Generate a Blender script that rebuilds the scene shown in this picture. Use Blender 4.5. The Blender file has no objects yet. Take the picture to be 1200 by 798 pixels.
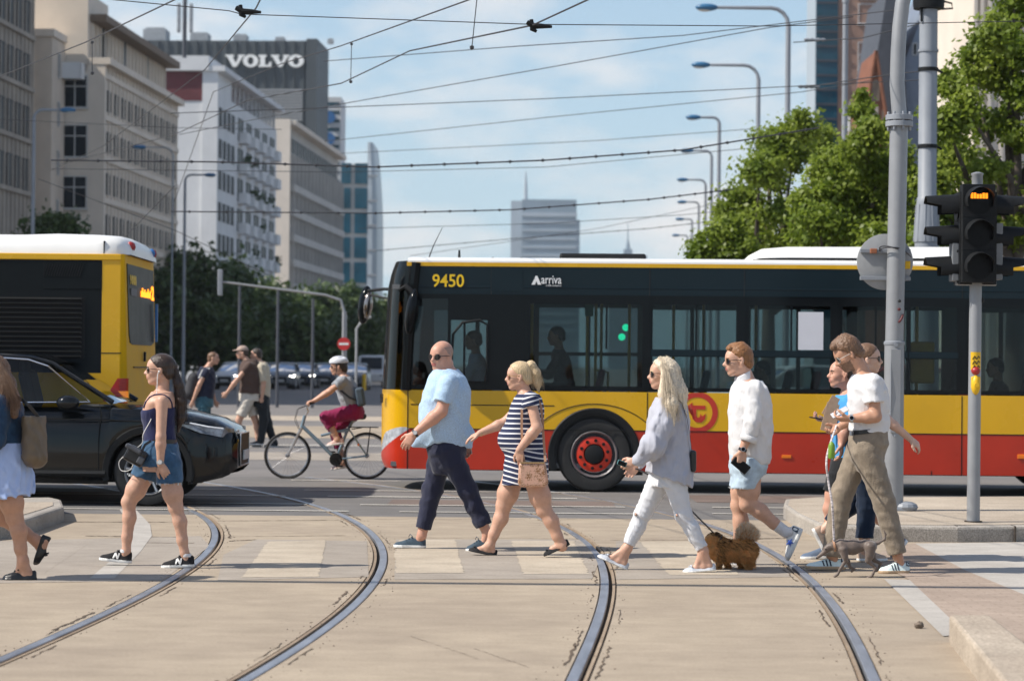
import bpy, bmesh, math, random
import numpy as np
from mathutils import Vector, Matrix, Quaternion
random.seed(7); np.random.seed(7)
SC = bpy.context.scene
COL = SC.collection
R = math.radians
PI = math.pi
# ------------------------------------------------------------------ camera
FPX = 85.0/36.0*1200.0          # focal length in pixels of the 1200 px wide photograph
CAMH = 1.59
cam_d = bpy.data.cameras.new('camera'); cam = bpy.data.objects.new('camera', cam_d); COL.objects.link(cam)
cam_d.lens = 85; cam_d.sensor_width = 36; cam_d.clip_start = .1; cam_d.clip_end = 12000
PITCH = math.atan(30/FPX); ROLL = R(0.55)
CROT = Matrix.Rotation(PI/2+PITCH, 3, 'X') @ Matrix.Rotation(ROLL, 3, 'Z')
cam.matrix_world = Matrix.Translation((0, 0, CAMH)) @ CROT.to_4x4()
cam_d.dof.use_dof = True; cam_d.dof.focus_distance = 20.3; cam_d.dof.aperture_fstop = 3.0
SC.camera = cam
# ------------------------------------------------------------------ world, sun, exposure
SUN_EL, SUN_PHI = R(46), R(12)      # elevation; turn of the sun from due left towards the camera
sdir = Vector((-math.cos(SUN_PHI)*math.cos(SUN_EL), -math.sin(SUN_PHI)*math.cos(SUN_EL), math.sin(SUN_EL)))
W = bpy.data.worlds.new('World'); SC.world = W; W.use_nodes = True
wt = W.node_tree; wt.nodes.clear()
def wn(t, **k):
 n = wt.nodes.new(t)
 for a, b in k.items(): setattr(n, a, b)
 return n
w_out = wn('ShaderNodeOutputWorld'); w_bg = wn('ShaderNodeBackground')
w_sky = wn('ShaderNodeTexSky', sky_type='NISHITA', sun_disc=False, sun_elevation=SUN_EL,
   sun_rotation=math.atan2(sdir.x, sdir.y), altitude=100, air_density=1.0, dust_density=.25, ozone_density=2.0)
w_tc = wn('ShaderNodeTexCoord'); w_map = wn('ShaderNodeMapping'); w_map.inputs['Scale'].default_value = (5, 5, 13)
w_map.inputs['Location'].default_value = (3.1, .4, 2.22)
w_no = wn('ShaderNodeTexNoise'); w_no.inputs['Scale'].default_value = 1.5; w_no.inputs['Detail'].default_value = 7; w_no.inputs['Roughness'].default_value = .55
w_rp = wn('ShaderNodeValToRGB'); w_rp.color_ramp.elements[0].position = .49; w_rp.color_ramp.elements[1].position = .66
w_mx = wn('ShaderNodeMix', data_type='RGBA'); w_mx.inputs[7].default_value = (6.9, 6.7, 6.6, 1)
w_k = wn('ShaderNodeMath', operation='MULTIPLY'); w_k.inputs[1].default_value = .85
L = wt.links.new
L(w_tc.outputs['Generated'], w_map.inputs[0]); L(w_map.outputs[0], w_no.inputs['Vector']); L(w_no.outputs['Fac'], w_rp.inputs[0])
w_sep = wn('ShaderNodeSeparateXYZ'); w_el = wn('ShaderNodeMapRange'); w_el.inputs[1].default_value = .0; w_el.inputs[2].default_value = .30; w_el.inputs[3].default_value = .92; w_el.inputs[4].default_value = 0
w_hz = wn('ShaderNodeMix', data_type='RGBA'); w_hz.inputs[7].default_value = (3.6, 5.0, 6.1, 1)
L(w_tc.outputs['Generated'], w_sep.inputs[0]); L(w_sep.outputs['Z'], w_el.inputs[0]); L(w_el.outputs[0], w_hz.inputs[0]); L(w_sky.outputs[0], w_hz.inputs[6])
L(w_rp.outputs[0], w_k.inputs[0]); L(w_k.outputs[0], w_mx.inputs[0]); L(w_hz.outputs[2], w_mx.inputs[6])
L(w_mx.outputs[2], w_bg.inputs[0]); L(w_bg.outputs[0], w_out.inputs[0])
w_bg.inputs[1].default_value = 0.115
sun_d = bpy.data.lights.new('sun', 'SUN'); sun_d.energy = 5.0; sun_d.angle = R(.55); sun_d.color = (1, .93, .83)
sun = bpy.data.objects.new('sun', sun_d); COL.objects.link(sun); sun.rotation_euler = sdir.to_track_quat('Z', 'Y').to_euler()
SC.view_settings.view_transform = 'Standard'; SC.view_settings.look = 'None'; SC.view_settings.gamma = 1
SC.view_settings.use_curve_mapping = False; SC.view_settings.exposure = 0.27
SC.render.engine = 'CYCLES'
SC.cycles.max_bounces = 7; SC.cycles.diffuse_bounces = 3; SC.cycles.glossy_bounces = 3; SC.cycles.transmission_bounces = 6
SC.cycles.transparent_max_bounces = 16; SC.cycles.caustics_reflective = False; SC.cycles.caustics_refractive = False
SC.cycles.use_denoising = True; SC.cycles.sample_clamp_indirect = 6
# ------------------------------------------------------------------ pixel <-> place
def ray(u, v):
 return CROT @ Vector((u-600, 399-v, -FPX))
def P(u, v, Y):
 d = ray(u, v); k = Y/d.y
 return Vector((d.x*k, Y, CAMH+d.z*k))
def G(u, v, z=0.0):
 d = ray(u, v); k = (z-CAMH)/d.z
 return Vector((d.x*k, d.y*k, z))
# ------------------------------------------------------------------ tagging
def tag(o, label=None, cat=None, group=None, kind=None):
 if label: o['label'] = label
 if cat: o['category'] = cat
 if group: o['group'] = group
 if kind: o['kind'] = kind
 return o
def empty(name, loc=(0,0,0), rz=0, label=None, cat=None, group=None):
 o = bpy.data.objects.new(name, None); COL.objects.link(o); o.location = loc; o.rotation_euler = (0,0,rz)
 o.empty_display_size = .1
 return tag(o, label, cat, group)
def copy_tree(o, parent=None):
 c = o.copy(); COL.objects.link(c)
 if parent: c.parent = parent
 for ch in list(o.children): copy_tree(ch, c)
 return c
# ------------------------------------------------------------------ materials
MATS = {}
def srgb(r, g, b):
 f = lambda c: (c/255/12.92) if c/255 <= .04045 else ((c/255+.055)/1.055)**2.4
 return (f(r), f(g), f(b))
def M(name, col, rough=.6, var=.12, scale=6., bump=0., bscale=None, metal=0., coat=0., spec=.5, sss=0., sheen=0., emit=None, estr=0., stretch=None, detail=5, alpha=1.):
 if name in MATS: return MATS[name]
 m = bpy.data.materials.new(name); m.use_nodes = True; nt = m.node_tree; b = nt.nodes['Principled BSDF']
 N = nt.nodes.new; l = nt.links.new
 b.inputs['Roughness'].default_value = rough; b.inputs['Metallic'].default_value = metal
 b.inputs['Specular IOR Level'].default_value = spec
 b.inputs['Coat Weight'].default_value = coat; b.inputs['Coat Roughness'].default_value = .06
 if sss: b.inputs['Subsurface Weight'].default_value = sss; b.inputs['Subsurface Radius'].default_value = (.012,.005,.003); b.inputs['Subsurface Scale'].default_value = 1
 if sheen: b.inputs['Sheen Weight'].default_value = sheen
 if alpha < 1: b.inputs['Alpha'].default_value = alpha
 if emit: b.inputs['Emission Color'].default_value = (*emit, 1); b.inputs['Emission Strength'].default_value = estr
 c = (*col, 1)
 tc = N('ShaderNodeTexCoord'); mp = N('ShaderNodeMapping'); l(tc.outputs['Object'], mp.inputs[0])
 if stretch: mp.inputs['Scale'].default_value = stretch
 if var > 0:
  n = N('ShaderNodeTexNoise'); n.inputs['Scale'].default_value = scale; n.inputs['Detail'].default_value = detail; n.inputs['Roughness'].default_value = .6
  l(mp.outputs[0], n.inputs['Vector'])
  rp = N('ShaderNodeMapRange'); rp.inputs[1].default_value = .3; rp.inputs[2].default_value = .7
  rp.inputs[3].default_value = 1-var; rp.inputs[4].default_value = 1+var
  l(n.outputs['Fac'], rp.inputs[0])
  mx = N('ShaderNodeVectorMath'); mx.operation = 'SCALE'; mx.inputs[0].default_value = col
  l(rp.outputs[0], mx.inputs['Scale']); l(mx.outputs[0], b.inputs['Base Color'])
  rr = N('ShaderNodeMapRange'); rr.inputs[3].default_value = max(0, rough-.08); rr.inputs[4].default_value = min(1, rough+.08)
  l(n.outputs['Fac'], rr.inputs[0]); l(rr.outputs[0], b.inputs['Roughness'])
 else: b.inputs['Base Color'].default_value = c
 if bump > 0:
  n2 = N('ShaderNodeTexNoise'); n2.inputs['Scale'].default_value = bscale or scale*6; n2.inputs['Detail'].default_value = 4
  l(mp.outputs[0], n2.inputs['Vector'])
  bp = N('ShaderNodeBump'); bp.inputs['Strength'].default_value = bump; bp.inputs['Distance'].default_value = .01
  l(n2.outputs['Fac'], bp.inputs['Height']); l(bp.outputs[0], b.inputs['Normal'])
 MATS[name] = m
 return m
def glass(name, tint=(.8,.85,.86), rough=.02, refl=.08):
 if name in MATS: return MATS[name]
 m = bpy.data.materials.new(name); m.use_nodes = True; nt = m.node_tree; nt.nodes.clear(); N = nt.nodes.new; l = nt.links.new
 o = N('ShaderNodeOutputMaterial'); t = N('ShaderNodeBsdfTransparent'); t.inputs[0].default_value = (*tint, 1)
 g = N('ShaderNodeBsdfGlossy'); g.inputs['Roughness'].default_value = rough
 fr = N('ShaderNodeFresnel'); fr.inputs['IOR'].default_value = 1.5
 mx = N('ShaderNodeMixShader'); ad = N('ShaderNodeMath'); ad.operation = 'ADD'; ad.inputs[1].default_value = refl; ad.use_clamp = True
 l(fr.outputs[0], ad.inputs[0]); l(ad.outputs[0], mx.inputs[0]); l(t.outputs[0], mx.inputs[1]); l(g.outputs[0], mx.inputs[2]); l(mx.outputs[0], o.inputs[0])
 MATS[name] = m
 return m
# ------------------------------------------------------------------ mesh builder
class MB:
 def __init__(s): s.v = []; s.f = []; s.m = []
 def add(s, vs, fs, mi=0):
  o = len(s.v); s.v += [tuple(p) for p in vs]; s.f += [tuple(i+o for i in f) for f in fs]; s.m += [mi]*len(fs); return s
 def box(s, c, d, rot=None, mi=0):
  x, y, z = d[0]/2, d[1]/2, d[2]/2
  vs = [Vector(p) for p in ((-x,-y,-z),(x,-y,-z),(x,y,-z),(-x,y,-z),(-x,-y,z),(x,-y,z),(x,y,z),(-x,y,z))]
  if rot is not None: vs = [rot @ p for p in vs]
  c = Vector(c)
  return s.add([p+c for p in vs], [(0,3,2,1),(4,5,6,7),(0,1,5,4),(1,2,6,5),(2,3,7,6),(3,0,4,7)], mi)
 def bx(s, x0, x1, y0, y1, z0, z1, mi=0):
  return s.box(((x0+x1)/2,(y0+y1)/2,(z0+z1)/2), (abs(x1-x0),abs(y1-y0),abs(z1-z0)), None, mi)
 def tube(s, pts, r, n=8, mi=0, cap=True, closed=False):
  pts = [Vector(p) for p in pts]; k = len(pts)
  rs = r if isinstance(r, (list, tuple)) else [r]*k
  vs = []; prev = None
  for i, p in enumerate(pts):
   if closed: d = pts[(i+1)%k]-pts[i-1]
   else: d = pts[min(i+1,k-1)]-pts[max(i-1,0)]
   d = d.normalized() if d.length > 1e-9 else Vector((0,0,1))
   if prev is None:
    a = Vector((0,0,1)) if abs(d.z) < .9 else Vector((1,0,0)); prev = (a-d*a.dot(d)).normalized()
   prev = prev-d*prev.dot(d)
   prev = prev.normalized() if prev.length > 1e-6 else d.orthogonal().normalized()
   b = d.cross(prev)
   for j in range(n):
    t = 2*PI*j/n; vs.append(p+(prev*math.cos(t)+b*math.sin(t))*rs[i])
  fs = []
  for i in range(k if closed else k-1):
   i2 = (i+1)%k
   for j in range(n): fs.append((i*n+j, i*n+(j+1)%n, i2*n+(j+1)%n, i2*n+j))
  if cap and not closed: fs.append(tuple(range(n-1,-1,-1))); fs.append(tuple((k-1)*n+j for j in range(n)))
  return s.add(vs, fs, mi)
 def lathe(s, prof, c=(0,0,0), axis='Z', n=24, mi=0, caps=True):
  vs = []
  for r, h in prof:
   for j in range(n):
    t = 2*PI*j/n; a, b = r*math.cos(t), r*math.sin(t)
    p = {'Z': (a,b,h), 'Y': (a,h,b), 'X': (h,a,b)}[axis]
    vs.append((p[0]+c[0], p[1]+c[1], p[2]+c[2]))
  fs = []
  for i in range(len(prof)-1):
   for j in range(n): fs.append((i*n+j, i*n+(j+1)%n, (i+1)*n+(j+1)%n, (i+1)*n+j))
  if caps:
   fs.append(tuple(range(n-1,-1,-1))); fs.append(tuple((len(prof)-1)*n+j for j in range(n)))
  return s.add(vs, fs, mi)
 def prism(s, poly, a0, a1, plane='XZ', mi=0):
  n = len(poly)
  def q(p, a): return {'XZ': (p[0],a,p[1]), 'XY': (p[0],p[1],a), 'YZ': (a,p[0],p[1])}[plane]
  vs = [q(p,a0) for p in poly]+[q(p,a1) for p in poly]
  return s.add(vs, [tuple(range(n)), tuple(range(2*n-1,n-1,-1))]+[(i,i+n,(i+1)%n+n,(i+1)%n) for i in range(n)], mi)
 def grid(s, rows, mi=0, mfun=None, wrap=False):
  h, w = len(rows), len(rows[0]); o = len(s.v)
  for r in rows: s.v += [tuple(p) for p in r]
  for i in range(h-1):
   for j in range(w if wrap else w-1):
    j2 = (j+1)%w
    s.f.append((o+i*w+j, o+i*w+j2, o+(i+1)*w+j2, o+(i+1)*w+j)); s.m.append(mfun(i,j) if mfun else mi)
  return s
 def ball(s, c, r, n=12, mi=0):
  r = r if isinstance(r, (tuple, list)) else (r,r,r)
  rows = []
  for i in range(n//2+1):
   t = PI*i/(n//2)
   rows.append([(c[0]+r[0]*math.sin(t)*math.cos(2*PI*j/n), c[1]+r[1]*math.sin(t)*math.sin(2*PI*j/n), c[2]+r[2]*math.cos(t)) for j in range(n)])
  return s.grid(rows, mi, wrap=True)
 def build(s, name, mats, parent=None, smooth=False, bevel=0., loc=None, fix=False, seg=2):
  me = bpy.data.meshes.new(name); me.from_pydata(s.v, [], s.f)
  for m in (mats if isinstance(mats, (list,tuple)) else [mats]): me.materials.append(m)
  me.polygons.foreach_set('material_index', s.m)
  if fix:
   bm = bmesh.new(); bm.from_mesh(me); bmesh.ops.remove_doubles(bm, verts=bm.verts, dist=1e-5); bmesh.ops.recalc_face_normals(bm, faces=bm.faces); bm.to_mesh(me); bm.free()
  if smooth:
   me.polygons.foreach_set('use_smooth', [True]*len(me.polygons))
   if smooth != 'all': me.set_sharp_from_angle(angle=R(smooth if smooth is not True else 38))
  me.update()
  o = bpy.data.objects.new(name, me); COL.objects.link(o)
  if parent: o.parent = parent
  if loc is not None: o.location = loc
  if bevel: 
   b = o.modifiers.new('edge', 'BEVEL'); b.width = bevel; b.segments = seg; b.limit_method = 'ANGLE'; b.angle_limit = R(40)
  return o
def text_mesh(body, size, depth=.004, bold=0., spacing=1., shear=0.):
 cu = bpy.data.curves.new('t', 'FONT'); cu.body = body; cu.size = size; cu.extrude = depth; cu.offset = bold; cu.space_character = spacing; cu.shear = shear; cu.resolution_u = 4
 ob = bpy.data.objects.new('t', cu); COL.objects.link(ob)
 dg = bpy.context.evaluated_depsgraph_get(); me = ob.evaluated_get(dg).to_mesh()
 vs = [(v.co.x, -v.co.z, v.co.y) for v in me.vertices]; fs = [tuple(p.vertices) for p in me.polygons]
 ob.evaluated_get(dg).to_mesh_clear(); bpy.data.objects.remove(ob); bpy.data.curves.remove(cu)
 return vs, fs, max(v[0] for v in vs) if vs else 0
# ------------------------------------------------------------------ ground materials
def ground_mat(name, col, stain, joints=None, rough=.9, fine=140., spots=.35, tint=None):
 m = bpy.data.materials.new(name); m.use_nodes = True; nt = m.node_tree; b = nt.nodes['Principled BSDF']; N = nt.nodes.new; l = nt.links.new
 b.inputs['Roughness'].default_value = rough; b.inputs['Specular IOR Level'].default_value = .3
 tc = N('ShaderNodeTexCoord')
 def noise(sc, det=5, str_=None, r=.6):
  n = N('ShaderNodeTexNoise'); n.inputs['Scale'].default_value = sc; n.inputs['Detail'].default_value = det; n.inputs['Roughness'].default_value = r
  if str_:
   mp = N('ShaderNodeMapping'); mp.inputs['Scale'].default_value = str_; l(tc.outputs['Object'], mp.inputs[0]); l(mp.outputs[0], n.inputs['Vector'])
  else: l(tc.outputs['Object'], n.inputs['Vector'])
  return n
 def ramp(n, a, b_, c0, c1):
  r = N('ShaderNodeValToRGB'); r.color_ramp.elements[0].position = a; r.color_ramp.elements[1].position = b_
  r.color_ramp.elements[0].color = (*c0,1); r.color_ramp.elements[1].color = (*c1,1); l(n.outputs['Fac'], r.inputs[0]); return r
 big = ramp(noise(.55, 6), .35, .68, stain, col)
 med = ramp(noise(3.5, 10, (.7,1.1,1)), .3, .7, (.85,.845,.84), (1.09,1.09,1.09))
 fin = ramp(noise(fine, 3), .25, .75, (1-spots*.5,)*3, (1+spots*.4,)*3)
 sp = ramp(noise(24, 4), .60, .74, (1,1,1), (.72,.70,.68))
 def mul(a, c):
  x = N('ShaderNodeMix'); x.data_type = 'RGBA'; x.blend_type = 'MULTIPLY'; x.inputs[0].default_value = 1; l(a, x.inputs[6]); l(c, x.inputs[7]); return x.outputs[2]
 c = mul(mul(mul(big.outputs[0], med.outputs[0]), fin.outputs[0]), mul(sp.outputs[0], ramp(noise(48, 3), .3, .7, (.90,)*3, (1.08,)*3).outputs[0]))
 if joints:
  br = N('ShaderNodeTexBrick'); br.inputs['Scale'].default_value = 1; br.inputs['Mortar Size'].default_value = joints[2]; br.inputs['Brick Width'].default_value = joints[0]; br.inputs['Row Height'].default_value = joints[1]
  br.inputs['Color1'].default_value = (1,1,1,1); br.inputs['Color2'].default_value = (.92,.92,.92,1); br.inputs['Mortar'].default_value = (*joints[3],1)
  l(tc.outputs['Object'], br.inputs['Vector']); c = mul(c, br.outputs['Color'])
 l(c, b.inputs['Base Color'])
 bp = N('ShaderNodeBump'); bp.inputs['Strength'].default_value = .35; bp.inputs['Distance'].default_value = .004
 nb = noise(fine*.6, 4); l(nb.outputs['Fac'], bp.inputs['Height']); l(bp.outputs[0], b.inputs['Normal'])
 return m
m_conc = ground_mat('worn_concrete', (.40,.332,.25), (.335,.275,.21))
m_conc2 = ground_mat('grey_concrete', (.37,.325,.275), (.31,.272,.23))
m_asph = ground_mat('asphalt', (.19,.18,.175), (.15,.145,.14), spots=.6)
m_asphfar = ground_mat('asphalt_far', (.22,.205,.195), (.17,.16,.155), spots=.4)
m_red = ground_mat('reddish_asphalt', (.20,.155,.135), (.16,.125,.11), spots=.6)
m_paint = ground_mat('worn_paint', (.62,.60,.55), (.45,.42,.37), spots=.5)
m_cream = ground_mat('cream_marking', (.545,.475,.375), (.43,.365,.285), joints=(.09,.045,.004,(.92,.91,.9)))
m_pave = ground_mat('paving_tiles', (.42,.335,.27), (.36,.285,.23), joints=(.2,.1,.006,(.80,.79,.77)))
m_slab = ground_mat('pale_slab', (.47,.44,.40), (.40,.375,.34))
m_gran = ground_mat('granite_kerb', (.42,.385,.34), (.34,.31,.275), fine=90, spots=1.1)
m_sand = ground_mat('sandy_top', (.50,.43,.345), (.40,.335,.265), fine=60, spots=.9)
m_dark = ground_mat('dark_joint', (.06,.048,.038), (.035,.028,.022))
m_seal = ground_mat('grey_seal', (.29,.24,.185), (.22,.175,.135))
m_rust = ground_mat('rusty_lip', (.36,.28,.20), (.26,.195,.14))
m_dirt = ground_mat('dirt', (.16,.12,.085), (.10,.075,.055), fine=60, spots=1.2)
m_steel = M('rail_steel', (.34,.36,.40), rough=.4, metal=.6, var=.25, scale=9, stretch=(1,.2,1))
def spline(pts, step=.2):
 ys = np.array([p[1] for p in pts]); xs = np.array([p[0] for p in pts])
 o = np.argsort(ys); ys, xs = ys[o], xs[o]
 sl = np.gradient(xs, ys)
 def f(y):
  y = np.asarray(y, float); i = np.clip(np.searchsorted(ys, y)-1, 0, len(ys)-2)
  h = ys[i+1]-ys[i]; t = np.clip((y-ys[i])/h, -3, 3.)
  inside = (t >= 0) & (t <= 1)
  r = (2*t**3-3*t**2+1)*xs[i]+(t**3-2*t**2+t)*h*sl[i]+(-2*t**3+3*t**2)*xs[i+1]+(t**3-t**2)*h*sl[i+1]
  lin = np.where(t < 0, xs[i]+(y-ys[i])*sl[i], xs[i+1]+(y-ys[i+1])*sl[i+1])
  return np.where(inside, r, lin)
 return f
px_rails = [
 [(0,772),(60,748),(120,720),(180,690),(215,668),(240,650),(252,632),(250,618),(238,606),(222,597)],
 [(291,798),(340,766),(391.7,720),(435,681),(449,657.5),(451,646.7),(443.7,629),(420,609),(378.7,593.6),(348,587.7),(307,579.5),(262,567.6)],
 [(673,798),(693,732),(707,692),(712,672),(705,655),(690,642),(667,622),(633,607),(600,597),(580,592),(533,582)],
 [(1030,798),(987,732),(960,692),(940,670),(913,649),(883,634),(850,620),(819,612),(764.5,599),(743,592.5),(680,580.6)]]
RX = []
for pr in px_rails:
 k = [G(u,v) for u,v in pr]
 ys = np.array([p.y for p in k]); xs = np.array([p.x for p in k])
 c = np.polyfit(ys-20, xs, 3)        # a smooth curve through the sighted points
 RX.append(lambda y, c=c: np.polyval(c, np.asarray(y, float)-20))
Y0, Y1 = 8.0, 34.0
YS = np.arange(Y0, Y1+.01, .2)
Yroad = 25.4
HALF_IN, HALF_OUT = .088, .04
SLOT = [(HALF_OUT, HALF_IN), (HALF_IN, HALF_OUT), (HALF_OUT, HALF_IN), (HALF_IN, HALF_OUT)]
def strip_sheet(name, ya, yb, mat):
 ys = np.arange(ya, yb+.001, .2)
 mb = MB()
 edges = [np.full(len(ys), -60.)]
 for f, (a, b) in zip(RX, SLOT): edges += [f(ys)-a, f(ys)+b]
 edges.append(np.full(len(ys), 60.))
 for k in range(0, len(edges), 2):
  mb.grid([[(edges[k][i], y, 0), (edges[k+1][i], y, 0), ] for i, y in enumerate(ys)])
  if k > 0: mb.grid([[(edges[k][i], y, -.08), (edges[k][i], y, 0)] for i, y in enumerate(ys)])
  if k < len(edges)-2: mb.grid([[(edges[k+1][i], y, 0), (edges[k+1][i], y, -.08)] for i, y in enumerate(ys)])
 o = mb.build(name, mat); tag(o, kind='structure'); return o
strip_sheet('crossing_pavement', Y0, Yroad, m_conc)
strip_sheet('road', Yroad, Y1, m_asph)
mb = MB(); mb.bx(-60, 60, -30, Y0, -.5, 0); tag(mb.build('pavement', m_conc), kind='structure')
mb = MB(); mb.add([(-4000,Y1,0),(4000,Y1,0),(4000,9000,0),(-4000,9000,0)], [(0,1,2,3)])
mb.add([(-4000,-30,-.08),(4000,-30,-.08),(4000,Y1,-.08),(-4000,Y1,-.08)], [(0,1,2,3)])
tag(mb.build('ground', m_asphfar), kind='structure')
RC = [M('rail_a', (1,1,1))]
for i, f in enumerate(RX):
 inner = 1 if i % 2 == 0 else -1
 ys = np.arange(Y0, Y1, .15)
 x = f(ys)
 lab = ['curved steel tram rail bending away at far left of the crossing', 'curved steel tram rail passing beside the walking man in blue shirt',
   'curved steel tram rail passing under the blonde woman in white jeans', 'curved steel tram rail passing beside the fluffy brown dog'][i]
 rt = empty('tram_rail', (float(x[40]), float(ys[40]), 0), 0, lab, 'rail', 'tram rails set in the crossing')
 ox, oy = float(x[40]), float(ys[40])
 dx = np.gradient(x, ys); nl = np.sqrt(1+dx*dx); nx, ny = 1/nl, -dx/nl
 def sw(a, z): return np.stack([x+nx*a*inner-ox, ys+ny*a*inner-oy, np.full_like(x, z)], 1)
 def sect(name, pr, mat):
  mb = MB(); cols = [sw(a, z) for a, z in pr]
  mb.grid([[c[j] for c in cols] for j in range(len(ys))]); return mb.build(name, mat, rt, smooth=25)
 sect('rail_head', [(-.030,-.08),(-.030,.001),(-.026,.004),(.026,.004),(.030,.001),(.030,-.03)], m_steel)
 sect('groove', [(.030,-.03),(.056,-.03)], m_dark)
 sect('guard_lip', [(.056,-.03),(.056,.001),(.075,.003),(.075,-.08)], m_rust)
 jo = np.random.rand(len(ys))*.012
 for s, a0 in ((-1,-.030),(1,.075)):
  mb = MB()
  r0 = sw(a0, -.012)
  wv = (-.045-jo if s < 0 else .095+jo)
  r1 = np.stack([x+nx*wv*inner-ox, ys+ny*wv*inner-oy, np.full_like(x,-.006)], 1)
  mb.grid([[a, b] for a, b in zip(r0, r1)])
  mb.build('bitumen_seal', m_seal, rt)
 rnd = random.Random(i+5)
 for s in (-1, 1):
  mb = MB(); y = 9.
  while y < 27:
   ln = rnd.uniform(.25, 1.1)
   if rnd.random() < .24:
    off = -rnd.uniform(.062,.085) if s < 0 else rnd.uniform(.118,.14)
    pts = np.arange(y, y+ln, .08); L1 = []; w = rnd.uniform(.003,.009)
    for k, yy in enumerate(pts):
     xx = float(f(yy)); sl = (float(f(yy+.05))-float(f(yy-.05)))/.1; q = 1/math.sqrt(1+sl*sl)
     o_ = (off+rnd.uniform(-.01,.01))*inner; ww = w*rnd.uniform(.25,1.5)
     cx, cy = xx+q*o_, yy-sl*q*o_
     L1.append([(cx-ox-ww, cy-oy, .003), (cx-ox+ww, cy-oy, .003)])
    mb.grid(L1)
   y += ln*rnd.uniform(.7,1.1)
  tag(mb.build('crumbling_edge', m_dirt, rt), kind='stuff')
RC.clear(); MATS.pop('rail_a', None)
# ------------------------------------------------------------------ paint and patches, each sheet 4 mm above the one below
def patch(name, uv, mat, z=.004, jag=0., lab=None):
 pts = [G(u,v) for u,v in uv]; out = []; rnd = random.Random(len(name)+int(uv[0][0]))
 for i, p in enumerate(pts):
  q = pts[(i+1)%len(pts)]; n = max(1, int((q-p).length/.06)) if jag else 1
  for k in range(n):
   r = p.lerp(q, k/n)
   if jag: r = r+Vector((rnd.uniform(-jag,jag), rnd.uniform(-jag,jag), 0))
   out.append((r.x, r.y, z))
 mb = MB(); mb.add(out, [tuple(range(len(out)))]); bmq = mb.build(name, mat)
 tag(bmq, kind='structure'); return bmq
patch('zebra_marking', [(283,677),(373,676),(382.6,633.2),(313.7,634.8),(303,650)], m_cream, jag=.012)
patch('zebra_marking', [(464,671.6),(544,671.6),(533,632.6),(468,632.6),(462,650)], m_cream, jag=.012)
patch('zebra_marking', [(613,672.7),(690,672.7),(672,633.7),(599,633.7)], m_cream, jag=.012)
patch('zebra_marking', [(784,673.8),(867,673.8),(832,634),(750.4,634.7)], m_cream, jag=.012)
patch('lane_strip', [(105,678),(134,678),(165,646),(178,628),(176,615),(160,598),(148,594),(140,597),(150,612),(152,630),(138,650)], m_slab)
patch('slab_band', [(300,632),(430,634),(432,676),(255,680),(262,650)], m_conc2, z=.002)
patch('slab_band', [(464,632),(684,632),(705,650),(694,678),(462,679)], m_conc2, z=.002)
patch('slab_band', [(722,634),(880,636),(930,676),(722,679)], m_conc2, z=.002)
patch('slab_band', [(-40,635),(235,628),(246,640),(190,680),(-40,684)], m_conc2, z=.002)
def line(uva, uvb, w, mat, name='slab_joint', z=.0035, n=30, jag=.006):
 a, b = G(*uva), G(*uvb); rnd = random.Random(int(uva[0]*7+uva[1])); rows = []
 for i in range(n+1):
  p = a.lerp(b, i/n)+Vector((0, rnd.uniform(-jag,jag), 0)); ww = w*rnd.uniform(.3,1.3)
  rows.append([(p.x, p.y-ww, z), (p.x, p.y+ww, z)])
 mb = MB(); mb.grid(rows); return tag(mb.build(name, mat), kind='structure')
line((255,610.5),(398,609.5),.02,m_dirt); line((268,629),(405,627.5),.014,m_dirt); line((268,634),(300,632.5),.03,m_dirt,jag=.03)
line((100,628),(220,629.5),.02,m_dirt); line((150,636),(228,636.5),.018,m_dirt,jag=.012); line((-30,611),(215,612),.022,m_dirt)
line((470,630),(690,631.5),.008,m_dirt); line((715,633),(830,632.5),.012,m_dirt); line((860,632),(925,630.5),.03,m_dirt,jag=.01)
line((430,608.5),(618,608.5),.01,m_dirt); line((650,608),(816,609),.012,m_dirt)
line((555,760),(620,782),.006,m_dirt,jag=.02); line((480,745),(560,772),.005,m_dirt,jag=.03)
line((52,672),(104,637),.01,m_dirt,jag=.015)
def band(name, y0, y1, x0, x1, mat, z): 
 mb = MB(); n = max(1, int((x1-x0)/3)); rnd = random.Random(int(y0*100))
 mb.grid([[(x0+(x1-x0)*i/n, y0+rnd.uniform(-.02,.02), z), (x0+(x1-x0)*i/n, y1+rnd.uniform(-.02,.02), z)] for i in range(n+1)])
 return tag(mb.build(name, mat), kind='structure')
band('reddish_lane', 28.6, 30.2, 2.2, 40, m_red, .004); band('reddish_lane', 27.9, 29.6, -40, -4.2, m_red, .004)
band('reddish_lane', 27.4, 28.6, -1.4, 1.2, m_red, .003)
for y, w, x0, x1 in ((26.1,.13,-6,-1.75),(26.1,.13,-1.2,1.5),(27.35,.14,-30,-2.3),(27.35,.14,-1.7,1.3),(29.0,.16,-9,-2.7),(29.0,.16,-2.2,.8),(27.5,.12,2.3,6.5),(26.3,.1,2.2,5.3),
      (33.3,.1,4.2,6.5),(33.3,.1,7.2,9.5),(33.3,.1,-1.2,1.3),(28.9,.12,6.6,16),(30.4,.1,-20,-3.5),(30.4,.12,-2.6,1),(33.0,.12,-3,-1.5)):
 band('lane_marking', y, y+w, x0, x1, m_paint, .008)
band('far_crossing', 40, 43.5, -30, 30, m_conc2, .004); band('far_crossing', 52, 62, -40, 40, m_conc, .004); band('far_crossing', 68, 74, -40, 40, m_sand, .004)
band('lane_marking', 47.2, 47.6, -30, 30, m_paint, .004)
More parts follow.
